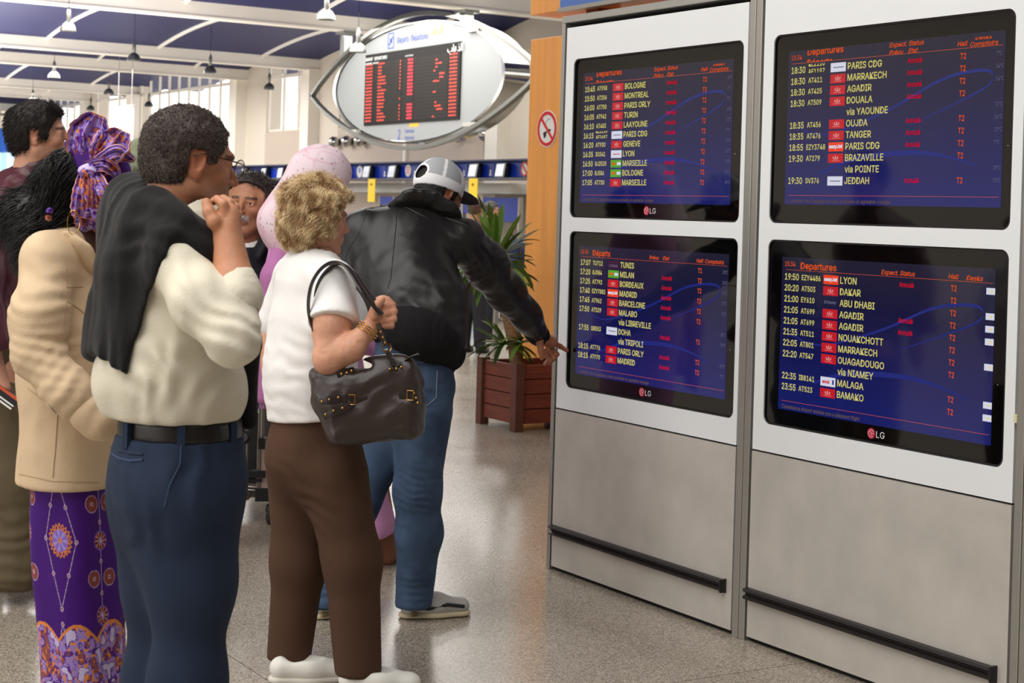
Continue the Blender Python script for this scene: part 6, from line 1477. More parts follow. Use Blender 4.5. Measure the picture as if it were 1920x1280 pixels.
    arc = (AA*.135).ravel(); hh = HH.ravel(); col = purple_print(arc*1.15+.085, hh*1.15+.10+.10*np.sin(arc*2), .1)
    pr = wrap_print(np.stack([arc, hh, arc*0], 1)*.9); bord = hh < .47+.035*np.abs(np.sin(arc*26)); col[bord] = pr[bord]; e_ = np.abs(hh-(.47+.035*np.abs(np.sin(arc*26)))) < .004; col[e_] = np.array(lin((232, 140, 64)))
    mesh('wrap_skirt', V, Q, M_w, g, True, True, col)
    for u, dz in ((125, .07), (170, -.07)):
        c_ = S(u, 1500, dz); c_[2] = 0; shoe(g, c_+dirv(62)*.18, c_-dirv(62)*.06, mat('black_shoe', (20, 18, 18), .3), mat('black_sole', (12, 12, 12), .6), .008, .04)
wrap_woman()

# ============================================================ 6. dark-haired man at the left edge
def dark_man():
    z = 6.15
    def S(u, v, dz=0): return P(u, v, z+dz)
    g = thing('person', 'dark-haired young man in maroon quilted jacket and olive trousers at the left edge', 'person', (*P(20, 900, z)[:2], 0))
    sk = (198, 146, 120); fr = frame(S(74, 254), 80, 4, 0, 1.03); o = dict(neck=.062, neckdir=(0, -.03, -.14), brow=(26, 20, 18), stubble=.32, adam=1, nose=1.06)
    body = solid('body', head_sdf(o), M_skin, g, fr, head_col(sk, o))
    s = SDF(*bounds([S(-90, 320), S(90, 1110), S(0, 700, -.3)], .08), .012)
    s.cone(S(64, 300), S(50, 345), .062, .075, .02).cone(S(20, 400), S(0, 640), .13, .13, .03); s.chain([S(30, 700, -.08), S(35, 900, -.08), S(38, 1065, -.06)], [.08, .06, .04]); s.chain([S(-25, 700, .08), S(-40, 1090, .08)], [.08, .04]); s.chain([S(-40, 400, -.15), S(-45, 520, -.22), S(-8, 700, -.26), S(6, 728, -.27)], [.05, .045, .035, .03], .02)
    join(body, [solid('a', s, M_skin, g, col=cmap(sk))]); eyes(fr, g)
    hl = hairline(.060, -.012, -.018, -.10, .060); hh = cap_hair(hl, .013, .0035, .004, 40); V, Q = hh.nets(); V = relax(V, Q, 1); N = normals(V, Q); c0 = np.array(lin((34, 26, 24)))
    SV, SF, rr = strands(V, N, 7000, .016, .0008, lambda p, n: n*.10+np.where(p[:, 1:2] > .04, np.array([[0, -.3, .5]]), np.array([[0, -.45, -.8]]))+.35*np.stack([vnoise(p*16), vnoise(p*16+5), vnoise(p*16+9)], 1), .002, 60, 5, 11, .25)
    hairmesh('hair', (V, Q, np.tile(c0*.8, (len(V), 1))), (SV, SF, c0*(.6+1.1*rr[:, None])), fr, g, 'dark_brown_hair')
    M_j = fabric('maroon_nylon', (84, 38, 48), .35, .0012, 50, spec=.5)
    J = SDF(*bounds([S(-120, 310, .3), S(120, 660, -.35)], .08), .008)
    J.cone(S(30, 410), S(5, 560), .19, .18, .06, (dirv(84), .85)); J.cone(S(5, 560), S(-2, 640), .18, .172, .06, (dirv(84), .9)); J.cone(S(50, 360, 0), S(40, 400), .085, .14, .05); J.chain([S(-10, 400, -.16), S(-45, 520, -.24), S(-20, 640, -.28)], [.09, .085, .075], .05)
    J.cone(S(66, 318, 0), S(58, 340), .074, .080, .02)
    J.disp(cloth(.012, 7, (1, 1, .8), 81, [(S(20, 500, -.2), .4, VU+dirv(90)*.55, .11, .007)]), .03); J.plane_cut(S(0, 644), -VU, .01)
    solid('jacket', J, M_j, g)
    M_t = fabric('olive_cotton', (98, 86, 66), .9, .001, 200, wr=.01, wsc=5)
    T = SDF(*bounds([S(-110, 620, .3), S(90, 1110, -.3)], .08), .008); T.cone(S(0, 650), S(0, 740), .165, .165, .05); T.chain([S(30, 760, -.08), S(30, 900, -.08), S(34, 1070, -.07)], [.115, .105, .095], .05); T.chain([S(-30, 760, .08), S(-38, 1080, .08)], [.11, .09], .04); T.ell(S(66, 855, -.10), (.03, .05, .10), k=.03)
    T.disp(cloth(.012, 6, (1, 1, .7), 83, [(S(30, 1030, -.1), .15, VU, .055, .010)]), .03); T.plane_cut(S(0, 1094), -VU, .005)
    solid('trousers', T, M_t, g)
    for u, v in ((25, 1098), (-45, 1090)): a = on(u, v, 2, 0); d = dirv(80); shoe(g, a+d*.25, a-d*.04, mat('maroon_shoe', (58, 24, 26), .5), mat('black_sole', (12, 12, 12)), .007)
    t = thing('magazine', 'rolled black and white magazine with orange edge held at the left edge', 'magazine', S(15, 735, -.32))
    c = [S(-30, 700, -.3), S(36, 748, -.3), S(20, 768, -.3), S(-46, 720, -.3)]; dn = dirv(0)*.012
    def quad(a, b, c_, d, nm, m, off): o_ = -dn*off; MB().add([a+o_, b+o_, c_+o_, d+o_, a+o_+dn, b+o_+dn, c_+o_+dn, d+o_+dn], [(0, 1, 2, 3), (7, 6, 5, 4), (0, 4, 5, 1), (1, 5, 6, 2), (2, 6, 7, 3), (3, 7, 4, 0)]).build(nm, m, t)
    quad(*c, 'cover', mat('magazine_black', (40, 38, 44), .3), 0); l = lambda p, q, f: p*(1-f)+q*f
    quad(c[0], c[1], l(c[1], c[2], .22), l(c[0], c[3], .22), 'orange_strip', mat('magazine_orange', (206, 84, 50), .4), .12); quad(l(c[0], c[3], .62), l(c[1], c[2], .62), l(c[1], c[2], .74), l(c[0], c[3], .74), 'white_strip', M_whitep, .12); quad(l(c[0], c[3], .86), l(c[1], c[2], .86), c[2], c[3], 'white_strip', M_whitep, .12)
dark_man()

# ============================================================ 7. grey-moustached man facing the camera
def moustache_man():
    z = 7.15
    def S(u, v, dz=0): return P(u, v, z+dz)
    g = thing('person', 'older man with grey moustache, black jacket over white T-shirt, facing the camera', 'person', (*P(455, 900, z)[:2], 0))
    sk = (176, 122, 92); fr = frame(S(468, 384), -170, 3, 3, 1.15)
    o = dict(neck=.056, neckdir=(0, -.03, -.13), brow=(60, 52, 48), stubble=.22, moustache=(176, 168, 160), age=1, lip=(120, 66, 58), adam=1)
    body = solid('body', head_sdf(o, .0026), M_skin, g, fr, head_col(sk, o), it=0)
    s = SDF(*bounds([S(340, 430), S(500, 1060)], .12), .012); s.cone(S(462, 440), S(462, 470), .055, .06, .02).cone(S(455, 530), S(420, 700), .10, .10, .03, (dirv(0), .7)); s.chain([S(395, 780), S(385, 1035)], [.06, .035]); s.chain([S(410, 780, .06), S(406, 1025, .1)], [.06, .035])
    join(body, [solid('a', s, M_skin, g, col=cmap(sk))]); eyes(fr, g)
    hl = hairline(.068, .0, -.01, -.08, .05); hh = cap_hair(hl, .012, .003, .003, 50); V, Q = hh.nets(); V = relax(V, Q, 1); N = normals(V, Q); n_ = np.clip((.05-V[:, 2])/.06, 0, 1)[:, None]; c0 = np.array(lin((52, 44, 40))); c1 = np.array(lin((128, 118, 110)))
    SV, SF, rr = strands(V, N, 3000, .020, .0009, lambda p, n: n*.15+np.array([.3, -.5, -.3]), .0015, 60, 4, 13, .3); m_ = np.clip((.05-SV[:, 2])/.06, 0, 1)[:, None]
    hairmesh('hair', (V, Q, c0*(1-.5*n_)+c1*.5*n_), (SV, SF, (c0*(1-.5*m_)+c1*.5*m_)*(.6+.8*rr[:, None])), fr, g, 'greying_hair')
    # moustache with its own relief
    ms = SDF((-.04, .06, -.08), (.04, .12, -.03), .0016); 
    for q in (-1, 1): ms.chain([(q*.002, .1005, -.0475), (q*.014, .097, -.0505), (q*.026, .089, -.060)], [.0052, .0058, .0030], .004)
    ms.disp(lambda p: .0014*vnoise(p*np.array([500, 300, 150])), .006); V, Q = ms.nets(); n_ = vnoise(V*500)[:, None]*.5+.5; hairmesh('moustache', (V, Q, np.array(lin((120, 112, 106)))*(1-n_)+np.array(lin((205, 198, 190)))*n_), (np.zeros((0, 3)), np.zeros((0, 4), int), np.zeros((0, 3))), fr, g, 'grey_moustache')
    M_t = fabric('white_jersey', (240, 238, 236)); T = SDF(*bounds([S(430, 430), S(500, 560)], .08), .006); T.cone(S(462, 452, -.01), S(460, 550, -.02), .072, .12, .03, (dirv(0), .8)); T.cone(S(463, 430, -.01), S(463, 442, -.01), .058, .062, .006, mode='s'); solid('t_shirt', T, M_t, g)
    M_j = fabric('black_jacket', (30, 29, 36), .7, .001, 120); J = SDF(*bounds([S(360, 400, .2), S(540, 800, -.25)], .08), .0075)
    J.cone(S(452, 520), S(408, 730), .165, .165, .05, (dirv(0), .72)); J.cone(S(412, 458, .0), S(498, 452, 0), .068, .066, .05); J.chain([S(498, 462, 0), S(500, 560, .02), S(468, 680, -.05)], [.060, .053, .045], .04); J.chain([S(405, 470), S(390, 600)], [.062, .055], .04)
    J.cone(S(461, 425, -.09), S(464, 500, -.16), .030, .012, .02, mode='s'); J.cone(S(462, 405, -.0), S(462, 440, -.02), .064, .068, .01, mode='s'); J.disp(cloth(.008, 6, (1, 1, .5), 91), .03); J.plane_cut(S(450, 800), -VU, .01)
    jk = solid('jacket', J, M_j, g); C = SDF(*bounds([S(420, 400), S(520, 500)], .06), .005); C.chain([S(496, 404, .02), S(503, 440, -.05), S(484, 480, -.11)], [.022, .032, .020], .02, (dirv(40), .5)); C.chain([S(430, 408, .02), S(434, 450, -.06), S(452, 490, -.12)], [.022, .030, .020], .02, (dirv(-40), .5)); solid('collar', C, M_j, g)
    T = SDF(*bounds([S(330, 740, .2), S(480, 1080, -.2)], .08), .009); T.cone(S(402, 760), S(400, 810), .14, .13, .04, (dirv(0), .8)); T.chain([S(392, 820), S(386, 1055)], [.085, .065], .04); T.chain([S(408, 820, .1), S(406, 1045, .1)], [.085, .065], .04); T.disp(cloth(.007, 5, (1, 1, .3), 93), .03); solid('trousers', T, fabric('dark_trousers', (40, 38, 42), .9), g)
    for u, v in ((386, 1058), (408, 1045)): a = on(u, v, 2, 0); shoe(g, a+dirv(190)*.18, a-dirv(190)*.08, mat('black_shoe', (20, 18, 18), .3), mat('black_sole', (12, 12, 12), .6), .008)
moustache_man()

# ============================================================ planter with its palm
def planter():
    c0 = on(968, 809, 2, 0); x0, y0 = c0[0], c0[1]; wx, wy = .58, .46; H = .47
    t = thing('planter', 'slatted reddish-brown wooden planter box on the floor beside the orange column', 'planter', (x0+wx/2, y0+wy/2, 0))
    Mw = mat('planter_wood', (112, 50, 36), .5, bump=.0008, bscale=30, stretch=(1, 1, 9), var=.22, vscale=6); Mp = mat('planter_post', (92, 52, 42), .55, var=.12, vscale=9)
    for (a, b) in ((0, 0), (wx, 0), (0, wy), (wx, wy)): MB().box((x0+a-.035, y0+b-.035, 0), (x0+a+.035, y0+b+.035, H), .004).build('post', Mp, t)
    for k in range(4):
        z0 = .05+k*.102; z1 = z0+.097
        MB().box((x0-.012, y0+.035, z0), (x0+.012, y0+wy-.035, z1), .005).build('slat', Mw, t); MB().box((x0+wx-.012, y0+.035, z0), (x0+wx+.012, y0+wy-.035, z1), .005).build('slat', Mw, t)
        MB().box((x0+.035, y0-.012, z0), (x0+wx-.035, y0+.012, z1), .005).build('slat', Mw, t); MB().box((x0+.035, y0+wy-.012, z0), (x0+wx-.035, y0+wy+.012, z1), .005).build('slat', Mw, t)
    MB().box((x0+.01, y0+.01, .08), (x0+wx-.01, y0+wy-.01, .40)).build('soil', mat('soil', (52, 36, 28), .95, bump=.01, bscale=40), t)
    p = thing('yucca_palm', 'yucca palm with long pointed leaves growing from the wooden planter', 'plant', (x0+wx/2, y0+wy/2, .38))
    zc = 11.55
    tr = [P(968, 690, zc), P(962, 640, zc), P(952, 600, zc), P(942, 560, zc), P(935, 520, zc), P(930, 480, zc+.02)]
    b = MB(); b.tube(tr, [.044, .040, .037, .035, .032, .028], 12); b.build('trunk', mat('palm_trunk', (150, 116, 84), .9, bump=.006, bscale=50, stretch=(1, 1, 3), var=.3, vscale=25), p, True)
    R = random.Random(12)
    greens = [mat('palm_leaf_%d' % i, c, .55, var=.12, vscale=12, spec=.15) for i, c in enumerate([(58, 86, 30), (84, 116, 44), (112, 142, 60), (42, 66, 28)])]
    def leaf(base, d, L, w, droop, m):
        n = 9; V = []; d = nz(d); pt = np.array(base); up = VU; 
        sd = nz(np.cross(d, up)+1e-4*VR)
        for i in range(n+1):
            t = i/n; ww = w*1.3*(.55+1.2*t)*(1-t)**.55*1.25 if t > 0 else w*.5; nn = np.cross(sd, d)
            V += [pt-sd*ww+nn*ww*.35, pt-nn*.0*ww, pt+sd*ww+nn*ww*.35, pt-nn*.0015]
            d = nz(d-VU*droop/n); pt = pt+d*L/n
        Fc = []
        for i in range(n): o_ = 4*i; Fc += [(o_, o_+1, o_+5, o_+4), (o_+1, o_+2, o_+6, o_+5), (o_+2, o_+3, o_+7, o_+6), (o_+3, o_, o_+4, o_+7)]
        MB().add(V, Fc).build('leaf', m, p, True)
    top = P(928, 478, zc)
    heroes = [((868, 365), .03), ((890, 355), 0), ((915, 370), 0), ((945, 373), .0), ((974, 392), 0), ((992, 408), .1), ((1008, 420), .2), ((1000, 470), .5), ((998, 484), .9), ((860, 400), .2), ((872, 430), .3), ((980, 400), .0), ((905, 380), -.1), ((932, 390), .1), ((992, 528), 1.4), ((878, 560), 2.0), ((868, 575), 2.2), ((968, 540), 2.0), ((890, 545), 1.6)]
    for (u, v), dr in heroes:
        q = P(u, v, zc+R.uniform(-.25, .25)); L = np.linalg.norm(q-top); leaf(top-VU*.03+VR*R.uniform(-.02, .02), nz(q-top)+VU*dr*.45, L*(1+.12*dr), .020+.006*R.random(), dr, R.choice(greens))
    for k in range(48):
        a = R.uniform(0, 6.283); e = R.uniform(-.5, 1.3); d = np.array([math.cos(a)*math.cos(e), math.sin(a)*math.cos(e), math.sin(e)]); leaf(top-VU*R.uniform(0, .12), d, R.uniform(.30, .46), .016+.006*R.random(), R.uniform(.2, 1.8), R.choice(greens))
    low = P(948, 645, zc-.05)
    for (u, v), dr in [((905, 640), .2), ((888, 614), .0), ((880, 667), .6), ((893, 612), .2), ((915, 680), 1.2), ((935, 678), 1.6), ((905, 590), 0), ((975, 640), .6), ((1000, 670), 1.2), ((925, 605), .0), ((958, 678), 1.8), ((985, 672), 1.5), ((912, 650), .6)]:
        q = P(u, v, zc-.05+R.uniform(-.2, .15)); L = np.linalg.norm(q-low); leaf(low, nz(q-low)+VU*dr*.5, max(L, .2)*(1+.15*dr), .015, dr, R.choice(greens))
    for k in range(16):
        a = R.uniform(0, 6.283); e = R.uniform(-.1, 1.0); d = np.array([math.cos(a)*math.cos(e), math.sin(a)*math.cos(e), math.sin(e)]); leaf(low+VR*R.uniform(-.05, .12), d, R.uniform(.18, .30), .013, R.uniform(.6, 2.2), R.choice(greens))
planter()

# ============================================================ luggage trolley behind the people
def trolley():
    z = 7.7
    def S(u, v, dz=0): return P(u, v, z+dz)
    t = thing('luggage_trolley', 'metal luggage trolley with pale side panel and black wheels behind the pleated trousers', 'trolley', (*S(500, 900)[:2], 0))
    Md = mat('trolley_black', (28, 26, 28), .5); Mp = mat('trolley_panel', (186, 166, 150), .5, var=.05, vscale=4); Ms = mat('trolley_steel', (150, 146, 140), .3, metal=.85)
    def bx(u0, v0, u1, v1, d0, d1, nm, m, par=t):
        a, b, c, d = [S(u, v, d0) for u, v in ((u0, v1), (u1, v1), (u1, v0), (u0, v0))]; k = VF*(d1-d0)
        return MB().add([a, b, c, d, a+k, b+k, c+k, d+k], [(0, 1, 2, 3), (7, 6, 5, 4), (0, 4, 5, 1), (1, 5, 6, 2), (2, 6, 7, 3), (3, 7, 4, 0)]).build(nm, m, par)
    bx(488, 842, 560, 918, 0, .03, 'side_panel', Mp); bx(478, 916, 560, 940, -.02, .06, 'bumper', Md); bx(400, 915, 480, 932, .02, .4, 'deck', mat('trolley_deck', (104, 92, 82), .5)); bx(400, 933, 465, 938, .0, .5, 'deck_edge', mat('deck_wood', (170, 130, 70), .6))
    bx(447, 883, 496, 896, -.02, .03, 'latch_bar', Md); bx(447, 898, 490, 904, -.01, .03, 'latch_bar', Md); bx(497, 858, 512, 868, -.02, .02, 'bracket', Md)
    for v in (905, 911, 917): MB().tube([S(400, v-3, .1), S(450, v, .0), S(483, v+2, -.0)], .003, 6).build('wire', Ms, t, True)
    for u in (462, 483, 486): MB().tube([S(u, 935, 0), S(u+1, 850, 0), S(u+5, 760, 0)], .006, 8).build('upright', Ms, t, True)
    MB().tube([S(492, 828, -.02), S(494, 740, -.02)], .010, 8).build('handle_tube', Ms, t, True)
    bx(484, 822, 497, 842, -.06, .0, 'clamp', Md)
    c = S(456, 819, -.1); kn = MB().lathe([(0, -.012), (.030, -.010), (.036, 0), (.030, .012)], c, 18, axis=-dirv(0)).build('hub', Md, t, True); MB().lathe([(.024, 0), (.020, .006), (0, .008)], c-dirv(0)*.012, 16, axis=-dirv(0)).build('hub_cap', mat('hub_grey', (120, 118, 118), .35, metal=.5), kn, True)
    MB().lathe([(.010, 0), (.008, .008), (0, .010)], S(452, 807, -.11), 12, axis=-dirv(0)).build('bolt', Ms, t, True)
    for (u, v, r) in ((509, 949, .048), (428, 938, .045)):
        c = S(u, v, .02); c[2] = r; ax = dirv(70); w = MB().lathe([(.010, -.02), (r*.9, -.02), (r, -.012), (r, .012), (r*.9, .02), (.010, .02)], c, 22, axis=ax).build('wheel', Md, t, True); MB().lathe([(.014, -.026), (.014, .026)], c, 10, axis=ax).build('axle', Ms, w, True)
    tt = thing('suitcase', 'dark upright suitcase standing on the luggage trolley', 'suitcase', S(440, 870, .3))
    bx(400, 775, 484, 906, .13, .32, 'shell', mat('suitcase_dark', (26, 22, 26), .5), tt)
trolley()

# ============================================================ far things and people
def small_person(u, v, z, yaw, shirt, trous, hairc, sk, lb, height=1.65, long_hair=False):
    """v = top of head"""
    top = P(u, v, z); base = np.array([top[0], top[1], 0]); Hh = top[2]; k = Hh/1.7
    g = thing('person', lb, 'person', base)
    f = dirv(yaw); r = nz(np.cross(f, VU))
    def B(a, b, c): return base + r*a*k + f*b*k + VU*c*k
    fr = (B(0, .0, 1.585), np.stack([r, f, VU], 1)*k*.98); o = dict(brow=hairc)
    body = solid('body', head_sdf(o, .006), M_skin, g, fr, head_col(sk, o))
    s = SDF(*bounds([B(-.3, -.1, 0), B(.3, .3, 1.5)], .1), .014); s.cone(B(0, -.02, 1.50), B(0, -.02, 1.42), .05, .06, .02).cone(B(0, 0, 1.25), B(0, 0, .95), .11, .11, .04)
    for q in (-1, 1): s.chain([B(q*.18, 0, 1.36), B(q*.22, .03, 1.08), B(q*.18, .2, .95)], [.04, .035, .028], .03); s.chain([B(q*.09, 0, .85), B(q*.1, 0, .06)], [.07, .045]); s.ell(B(q*.17, .25, .96), (.035, .035, .035), k=.02)
    join(body, [solid('a', s, M_skin, g, col=cmap(sk))])
    hh = cap_hair(hairline(.05, -.03 if long_hair else -.01, -.02, -.12 if long_hair else -.08), .02 if long_hair else .01, .005, .006, 35); V, Q = hh.nets(); c0 = np.array(lin(hairc)); hairmesh('hair', (V, Q, c0*(1+.3*vnoise(V*60)[:, None])), (np.zeros((0, 3)), np.zeros((0, 4), int), np.zeros((0, 3))), fr, g, 'far_hair')
    T = SDF(*bounds([B(-.3, -.1, .85), B(.3, .3, 1.5)], .08), .011); T.cone(B(0, 0, 1.28), B(0, 0, .98), .16, .145, .05, (f, .7)); T.cone(B(-.15, 0, 1.38), B(.15, 0, 1.38), .055, .055, .05)
    for q in (-1, 1): T.chain([B(q*.19, 0, 1.36), B(q*.23, .03, 1.08), B(q*.19, .17, .96)], [.055, .05, .04], .03)
    T.disp(cloth(.007, 7, (1, 1, .5), 5), .03); T.plane_cut(B(0, 0, .90), -VU, .01); solid('shirt', T, fabric('far_shirt_%d_%d_%d' % shirt, shirt), g)
    T = SDF(*bounds([B(-.2, -.15, 0), B(.2, .15, .95)], .08), .012); T.cone(B(0, 0, .93), B(0, 0, .82), .145, .155, .04, (f, .8))
    for q in (-1, 1): T.chain([B(q*.08, 0, .80), B(q*.10, 0, .08)], [.095, .065], .04)
    T.plane_cut(B(0, 0, .06), -VU, .01); T.disp(cloth(.007, 6, (1, 1, .3), 7), .03); solid('trousers', T, fabric('far_trousers_%d_%d_%d' % trous, trous), g)
    for q in (-1, 1): a = B(q*.1, -.06, 0); shoe(g, a+f*.24*k, a, mat('black_shoe', (20, 18, 18), .3), mat('black_sole', (12, 12, 12), .6), .011)
small_person(516, 337, 9.3, 60, (60, 60, 70), (50, 46, 44), (34, 26, 24), (184, 134, 110), 'far dark-haired person half hidden behind the pink headscarf')
small_person(527, 378, 13, 200, (200, 190, 180), (70, 62, 60), (150, 84, 50), (214, 166, 140), 'far woman with short auburn hair beside the moustached man', long_hair=True)
small_person(428, 372, 16, -120, (176, 150, 140), (70, 62, 60), (226, 214, 190), (206, 160, 140), 'far fair-haired person between the chin-holding hand and the moustached man')
small_person(893, 372, 17.5, 30, (90, 66, 70), (46, 44, 52), (88, 62, 52), (170, 120, 96), 'far brown-haired person behind the left palm leaves')
small_person(922, 378, 19.5, 100, (74, 96, 104), (40, 42, 50), (70, 66, 64), (184, 134, 110), 'far person in grey-blue top behind the palm')
def seat_bag(u, v, z, r, lb, m, cat='backpack'):
    c = P(u, v, z); t = thing(cat, lb, cat, c); k = r/.3
    s = SDF(*bounds([c], r*1.5), .012*k+.006); s.ell(c, (r, r*.8, r*1.1), k=.02); s.ell(c-dirv(0)*r*.5-VU*r*.3, (r*.6, r*.5, r*.55), k=.04); s.disp(cloth(.02*k, 6/k, (1, 1, 1), 2), .05)
    solid('bag_body', s, m, t); MB().tube([c+VU*r*.95-VR*r*.3, c+VU*r*1.25, c+VU*r*.95+VR*r*.3], .012, 6).build('handle', M_black, t, True)
    for q in (-1, 1): MB().tube([c-dirv(0)*r*.8+VR*q*r*.4+VU*r*.7, c-dirv(0)*r*.98+VR*q*r*.45, c-dirv(0)*r*.8+VR*q*r*.4-VU*r*.8], .012, 6).build('strap', M_black, t, True)
seat_bag(958, 488, 16, .20, 'round dark blue backpack on the far bench behind the palm', fabric('navy_nylon', (40, 50, 84), .5))
slab('bench', 'grey bench under the dark blue backpack behind the palm', 'bench', P(935, 526, 16.2)-np.array([.3, .2, 0]), P(975, 526, 16.2)+np.array([.4, .3, .05]), M_alu, .01)
b0 = P(955, 512, 16.2); lg = bpy.data.objects['bench']
for dx, dy in ((-.2, -.1), (.3, .2)): MB().box((b0[0]+dx-.02, b0[1]+dy-.02, 0), (b0[0]+dx+.02, b0[1]+dy+.02, b0[2])).build('leg', M_alu, lg)
def far_case():
    c = on(905, 600, 2, 0); t = thing('suitcase', 'black wheeled suitcase lying behind the palm trunk on the pale floor', 'suitcase', c)
    MB().box(c+np.array([-.30, -.25, .06]), c+np.array([.35, .12, .52]), .05).build('shell', mat('case_black', (36, 36, 42), .5), t, True)
    for dx, dy in ((-.25, -.2), (.3, -.2), (-.25, .08), (.3, .08)): MB().lathe([(.0, -.02), (.05, -.02), (.05, .02), (0, .02)], c+np.array([dx, dy, .05]), 12, axis=(0, 1, 0)).build('wheel', M_chrome, t, True)
    MB().tube([c+np.array([-.1, -.1, .52]), c+np.array([-.1, -.1, .60]), c+np.array([.15, -.1, .60]), c+np.array([.15, -.1, .52])], .012, 6).build('handle', M_black, t, True)
    q = P(918, 583, 22.6); t2 = thing('carton', 'small white and red box leaning on the far suitcase', 'box', q); MB().box(q-np.array([.10, .08, .09]), q+np.array([.12, .08, .07]), .01).build('body', M_whitep, t2); MB().box(q+np.array([-.02, -.085, .0]), q+np.array([.13, .085, .09]), .01).build('lid', M_red, t2)
    q = P(893, 575, 22.4); t3 = thing('sling_bag', 'bright blue sling bag hanging over the far suitcase', 'bag', q); s = SDF(*bounds([q], .25), .012); s.ell(q, (.10, .08, .16), k=.02); s.disp(cloth(.02, 8, (1, 1, 1), 2), .05); solid('pouch', s, fabric('bright_blue', (40, 160, 205), .6), t3); MB().tube([q+VU*.14-VR*.05, q+VU*.42, q+VU*.14+VR*.07], .012, 6).build('strap', fabric('bright_blue', (40, 160, 205), .6), t3, True)
far_case()
a = P(960, 518, 14.0); b_ = P(1000, 560, 14.0)
t = thing('notice_stand', 'white notice with bright blue frame standing behind the planter', 'sign', a)
MB().box((a[0], min(a[1], b_[1])-.02, b_[2]), (a[0]+.03, a[1], a[2])).build('board', M_whitep, t)
for lo, hi in (((a[0]-.01, b_[1], a[2]-.025), (a[0]+.04, a[1], a[2])), ((a[0]-.01, a[1]-.025, b_[2]), (a[0]+.04, a[1], a[2])), ((a[0]-.01, b_[1], b_[2]-.02), (a[0]+.04, a[1], b_[2]))): MB().box(lo, hi).build('frame', mat('frame_blue', (50, 130, 200), .5), t)
MB().box((a[0], a[1]-.05, 0), (a[0]+.03, a[1]-.02, b_[2])).build('leg', M_alu, t)
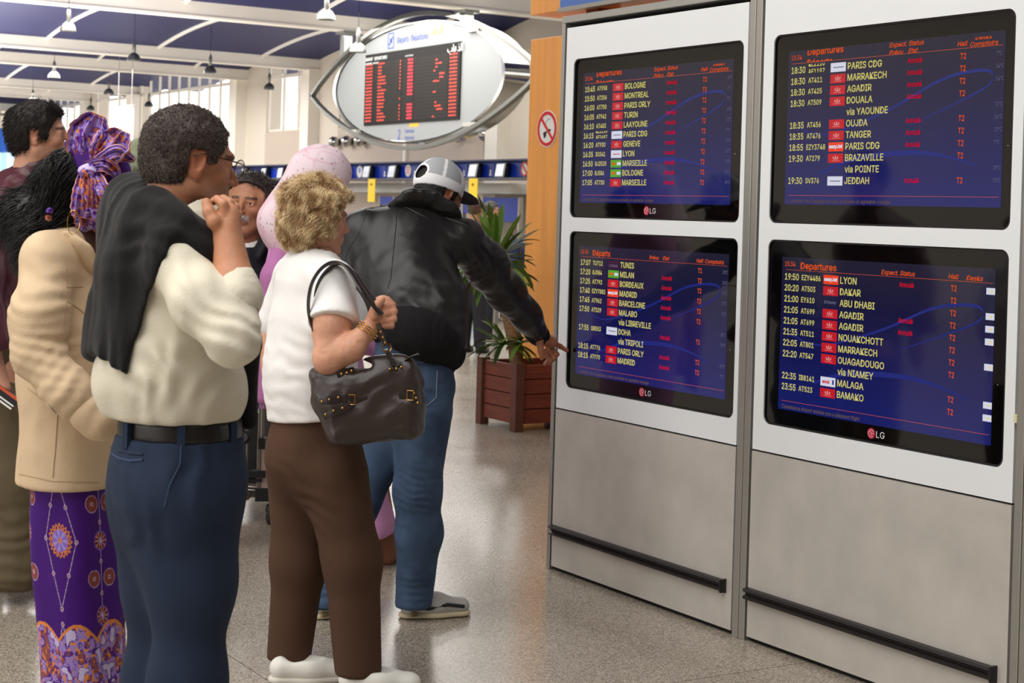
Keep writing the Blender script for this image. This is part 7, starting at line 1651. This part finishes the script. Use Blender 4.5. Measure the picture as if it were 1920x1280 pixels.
# left background: shop sign, glazing, lit showcase, bronze figure
def left_background():
    X = 16.0
    def bx(nm, u0, v0, u1, v1, X, th, m, par): a = on(u0, v0, 0, X); b = on(u1, v1, 0, X); return MB().box((X, a[1], b[2]), (X+th, b[1], a[2])).build(nm, m, par)
    X = 17.5; t = thing('shop_sign', 'blue shop sign reading air in white behind the dark-haired man', 'sign', on(-20, 265, 0, X)); bx('board', -90, 250, 21, 284, X, .15, mat('sign_board_blue', (36, 88, 176), .4), t)
    a = on(-14, 276, 0, X); V, Fc = SIGN; k = .62/.7*.9; MB().add([(X-.01, a[1]-v[0]*k, a[2]+v[1]*k) for v in V], Fc).build('sign_text', M_whitep, t)
    a = on(-90, 290, 0, X+.2); b = on(30, 400, 0, X); t2 = thing('glazed_front', 'pale blue glazed shop front under the blue sign', 'shop front', on(-20, 330, 0, X))
    MB().box((X+.05, b[1], 0), (X+.12, a[1], a[2])).build('pane', mat('shop_glass', (170, 214, 232), .15, emit=(150, 205, 228), estr=.35), t2)
    for i in range(9): y = b[1]+(a[1]-b[1])*i/8; MB().box((X, y-.05, 0), (X+.14, y+.05, a[2])).build('mullion', M_whitep, t2)
    X = 12.0; t3 = thing('showcase', 'lit white showcase with black header behind the purple headwrap', 'showcase', on(200, 330, 0, X)); a = on(150, 294, 0, X); b = on(237, 308, 0, X)
    MB().box((X, b[1], b[2]), (X+1.2, a[1], a[2])).build('header', M_black, t3); MB().box((X+.05, b[1]+.05, 0), (X+.1, a[1], b[2])).build('back_panel', mat('showcase_panel', (236, 238, 228), .4, emit=(240, 240, 230), estr=.35), t3)
    for y in (a[1], b[1]): MB().box((X-.02, y-.04, 0), (X+.04, y+.04, a[2])).build('post', M_alu, t3)
    a2 = on(200, 350, 0, X); MB().box((X-.01, b[1], a2[2]-.02), (X+.5, a[1], a2[2]+.02)).build('shelf', M_whitep, t3); a3 = on(222, 340, 0, X); MB().box((X-.02, a3[1]-.16, a3[2]-.06), (X+.03, a3[1]+.12, a3[2]+.06)).build('price_card', mat('card_orange', (226, 120, 70), .5), t3)
    # small pictogram plate above
    a4 = on(238, 299, 0, X-.3); t4 = thing('pictogram_plate', 'small dark plate with a white pictogram by the bronze figure', 'sign', a4); MB().box((X-.32, a4[1]-.14, a4[2]-.12), (X-.28, a4[1]+.14, a4[2]+.12)).build('plate', M_black, t4); MB().box((X-.31, a4[1]-.02, 0), (X-.29, a4[1]+.02, a4[2]-.12)).build('post', M_alu, t4)
    MB().prism([[(a4[1]+.03, a4[2]+.08), (a4[1]-.03, a4[2]+.08), (a4[1]-.06, a4[2]-.08), (a4[1]+.02, a4[2]-.02), (a4[1]+.07, a4[2]-.08)]], lambda p, q, d: (X-.32-d, p, q), 0, .004).build('pictogram', M_whitep, t4)
    z = 9.5
    def S(u, v, dz=0): return P(u, v, z+dz)
    t5 = thing('bronze_figure', 'green patinated animal figure with raised head behind the cream-shirt man', 'sculpture', (*S(225, 500)[:2], 0))
    s = SDF(*bounds([S(180, 250, .2), S(290, 700, -.2)], .12), .009)
    s.chain([S(206, 402), S(222, 350), S(244, 318), S(260, 292), S(262, 276)], [.13, .10, .075, .06, .05], .05); s.cone(S(262, 280), S(228, 289), .046, .03, .03); s.cone(S(258, 272), S(262, 262), .018, .008, .01); s.cone(S(266, 274), S(268, 264), .016, .008, .01)
    s.cone(S(180, 440), S(260, 470), .2, .2, .08); s.chain([S(190, 480), S(188, 740)], [.09, .05], .05); s.chain([S(252, 480), S(256, 740)], [.09, .05], .05); s.disp(cloth(.018, 9, (1, 1, 1), 5), .04)
    solid('figure', s, mat('verdigris', (150, 160, 130), .7, bump=.004, bscale=60, var=.35, vscale=14), t5); q = S(220, 760); MB().box((q[0]-.5, q[1]-.4, 0), (q[0]+.5, q[1]+.4, q[2]+.1), .01).build('plinth', M_alu, t5)
    # hanging translucent banner far back
    a = on(216, 203, 0, 15.5); b = on(247, 283, 0, 15.5); t6 = thing('banner', 'pale translucent hanging banner above the purple headwrap', 'banner', a); MB().box((15.5, b[1], b[2]), (15.53, a[1], a[2])).build('cloth', mat('banner_cloth', (226, 228, 226), .6), t6); MB().box((15.48, b[1]-.05, a[2]), (15.56, a[1]+.05, a[2]+.05)).build('rod', M_alu, t6)
    for y in (a[1]-.2, b[1]+.2): MB().tube([(15.52, y, a[2]+.05), (15.52, y, 6.2)], .008, 5).build('cord', M_alu, t6)
left_background()
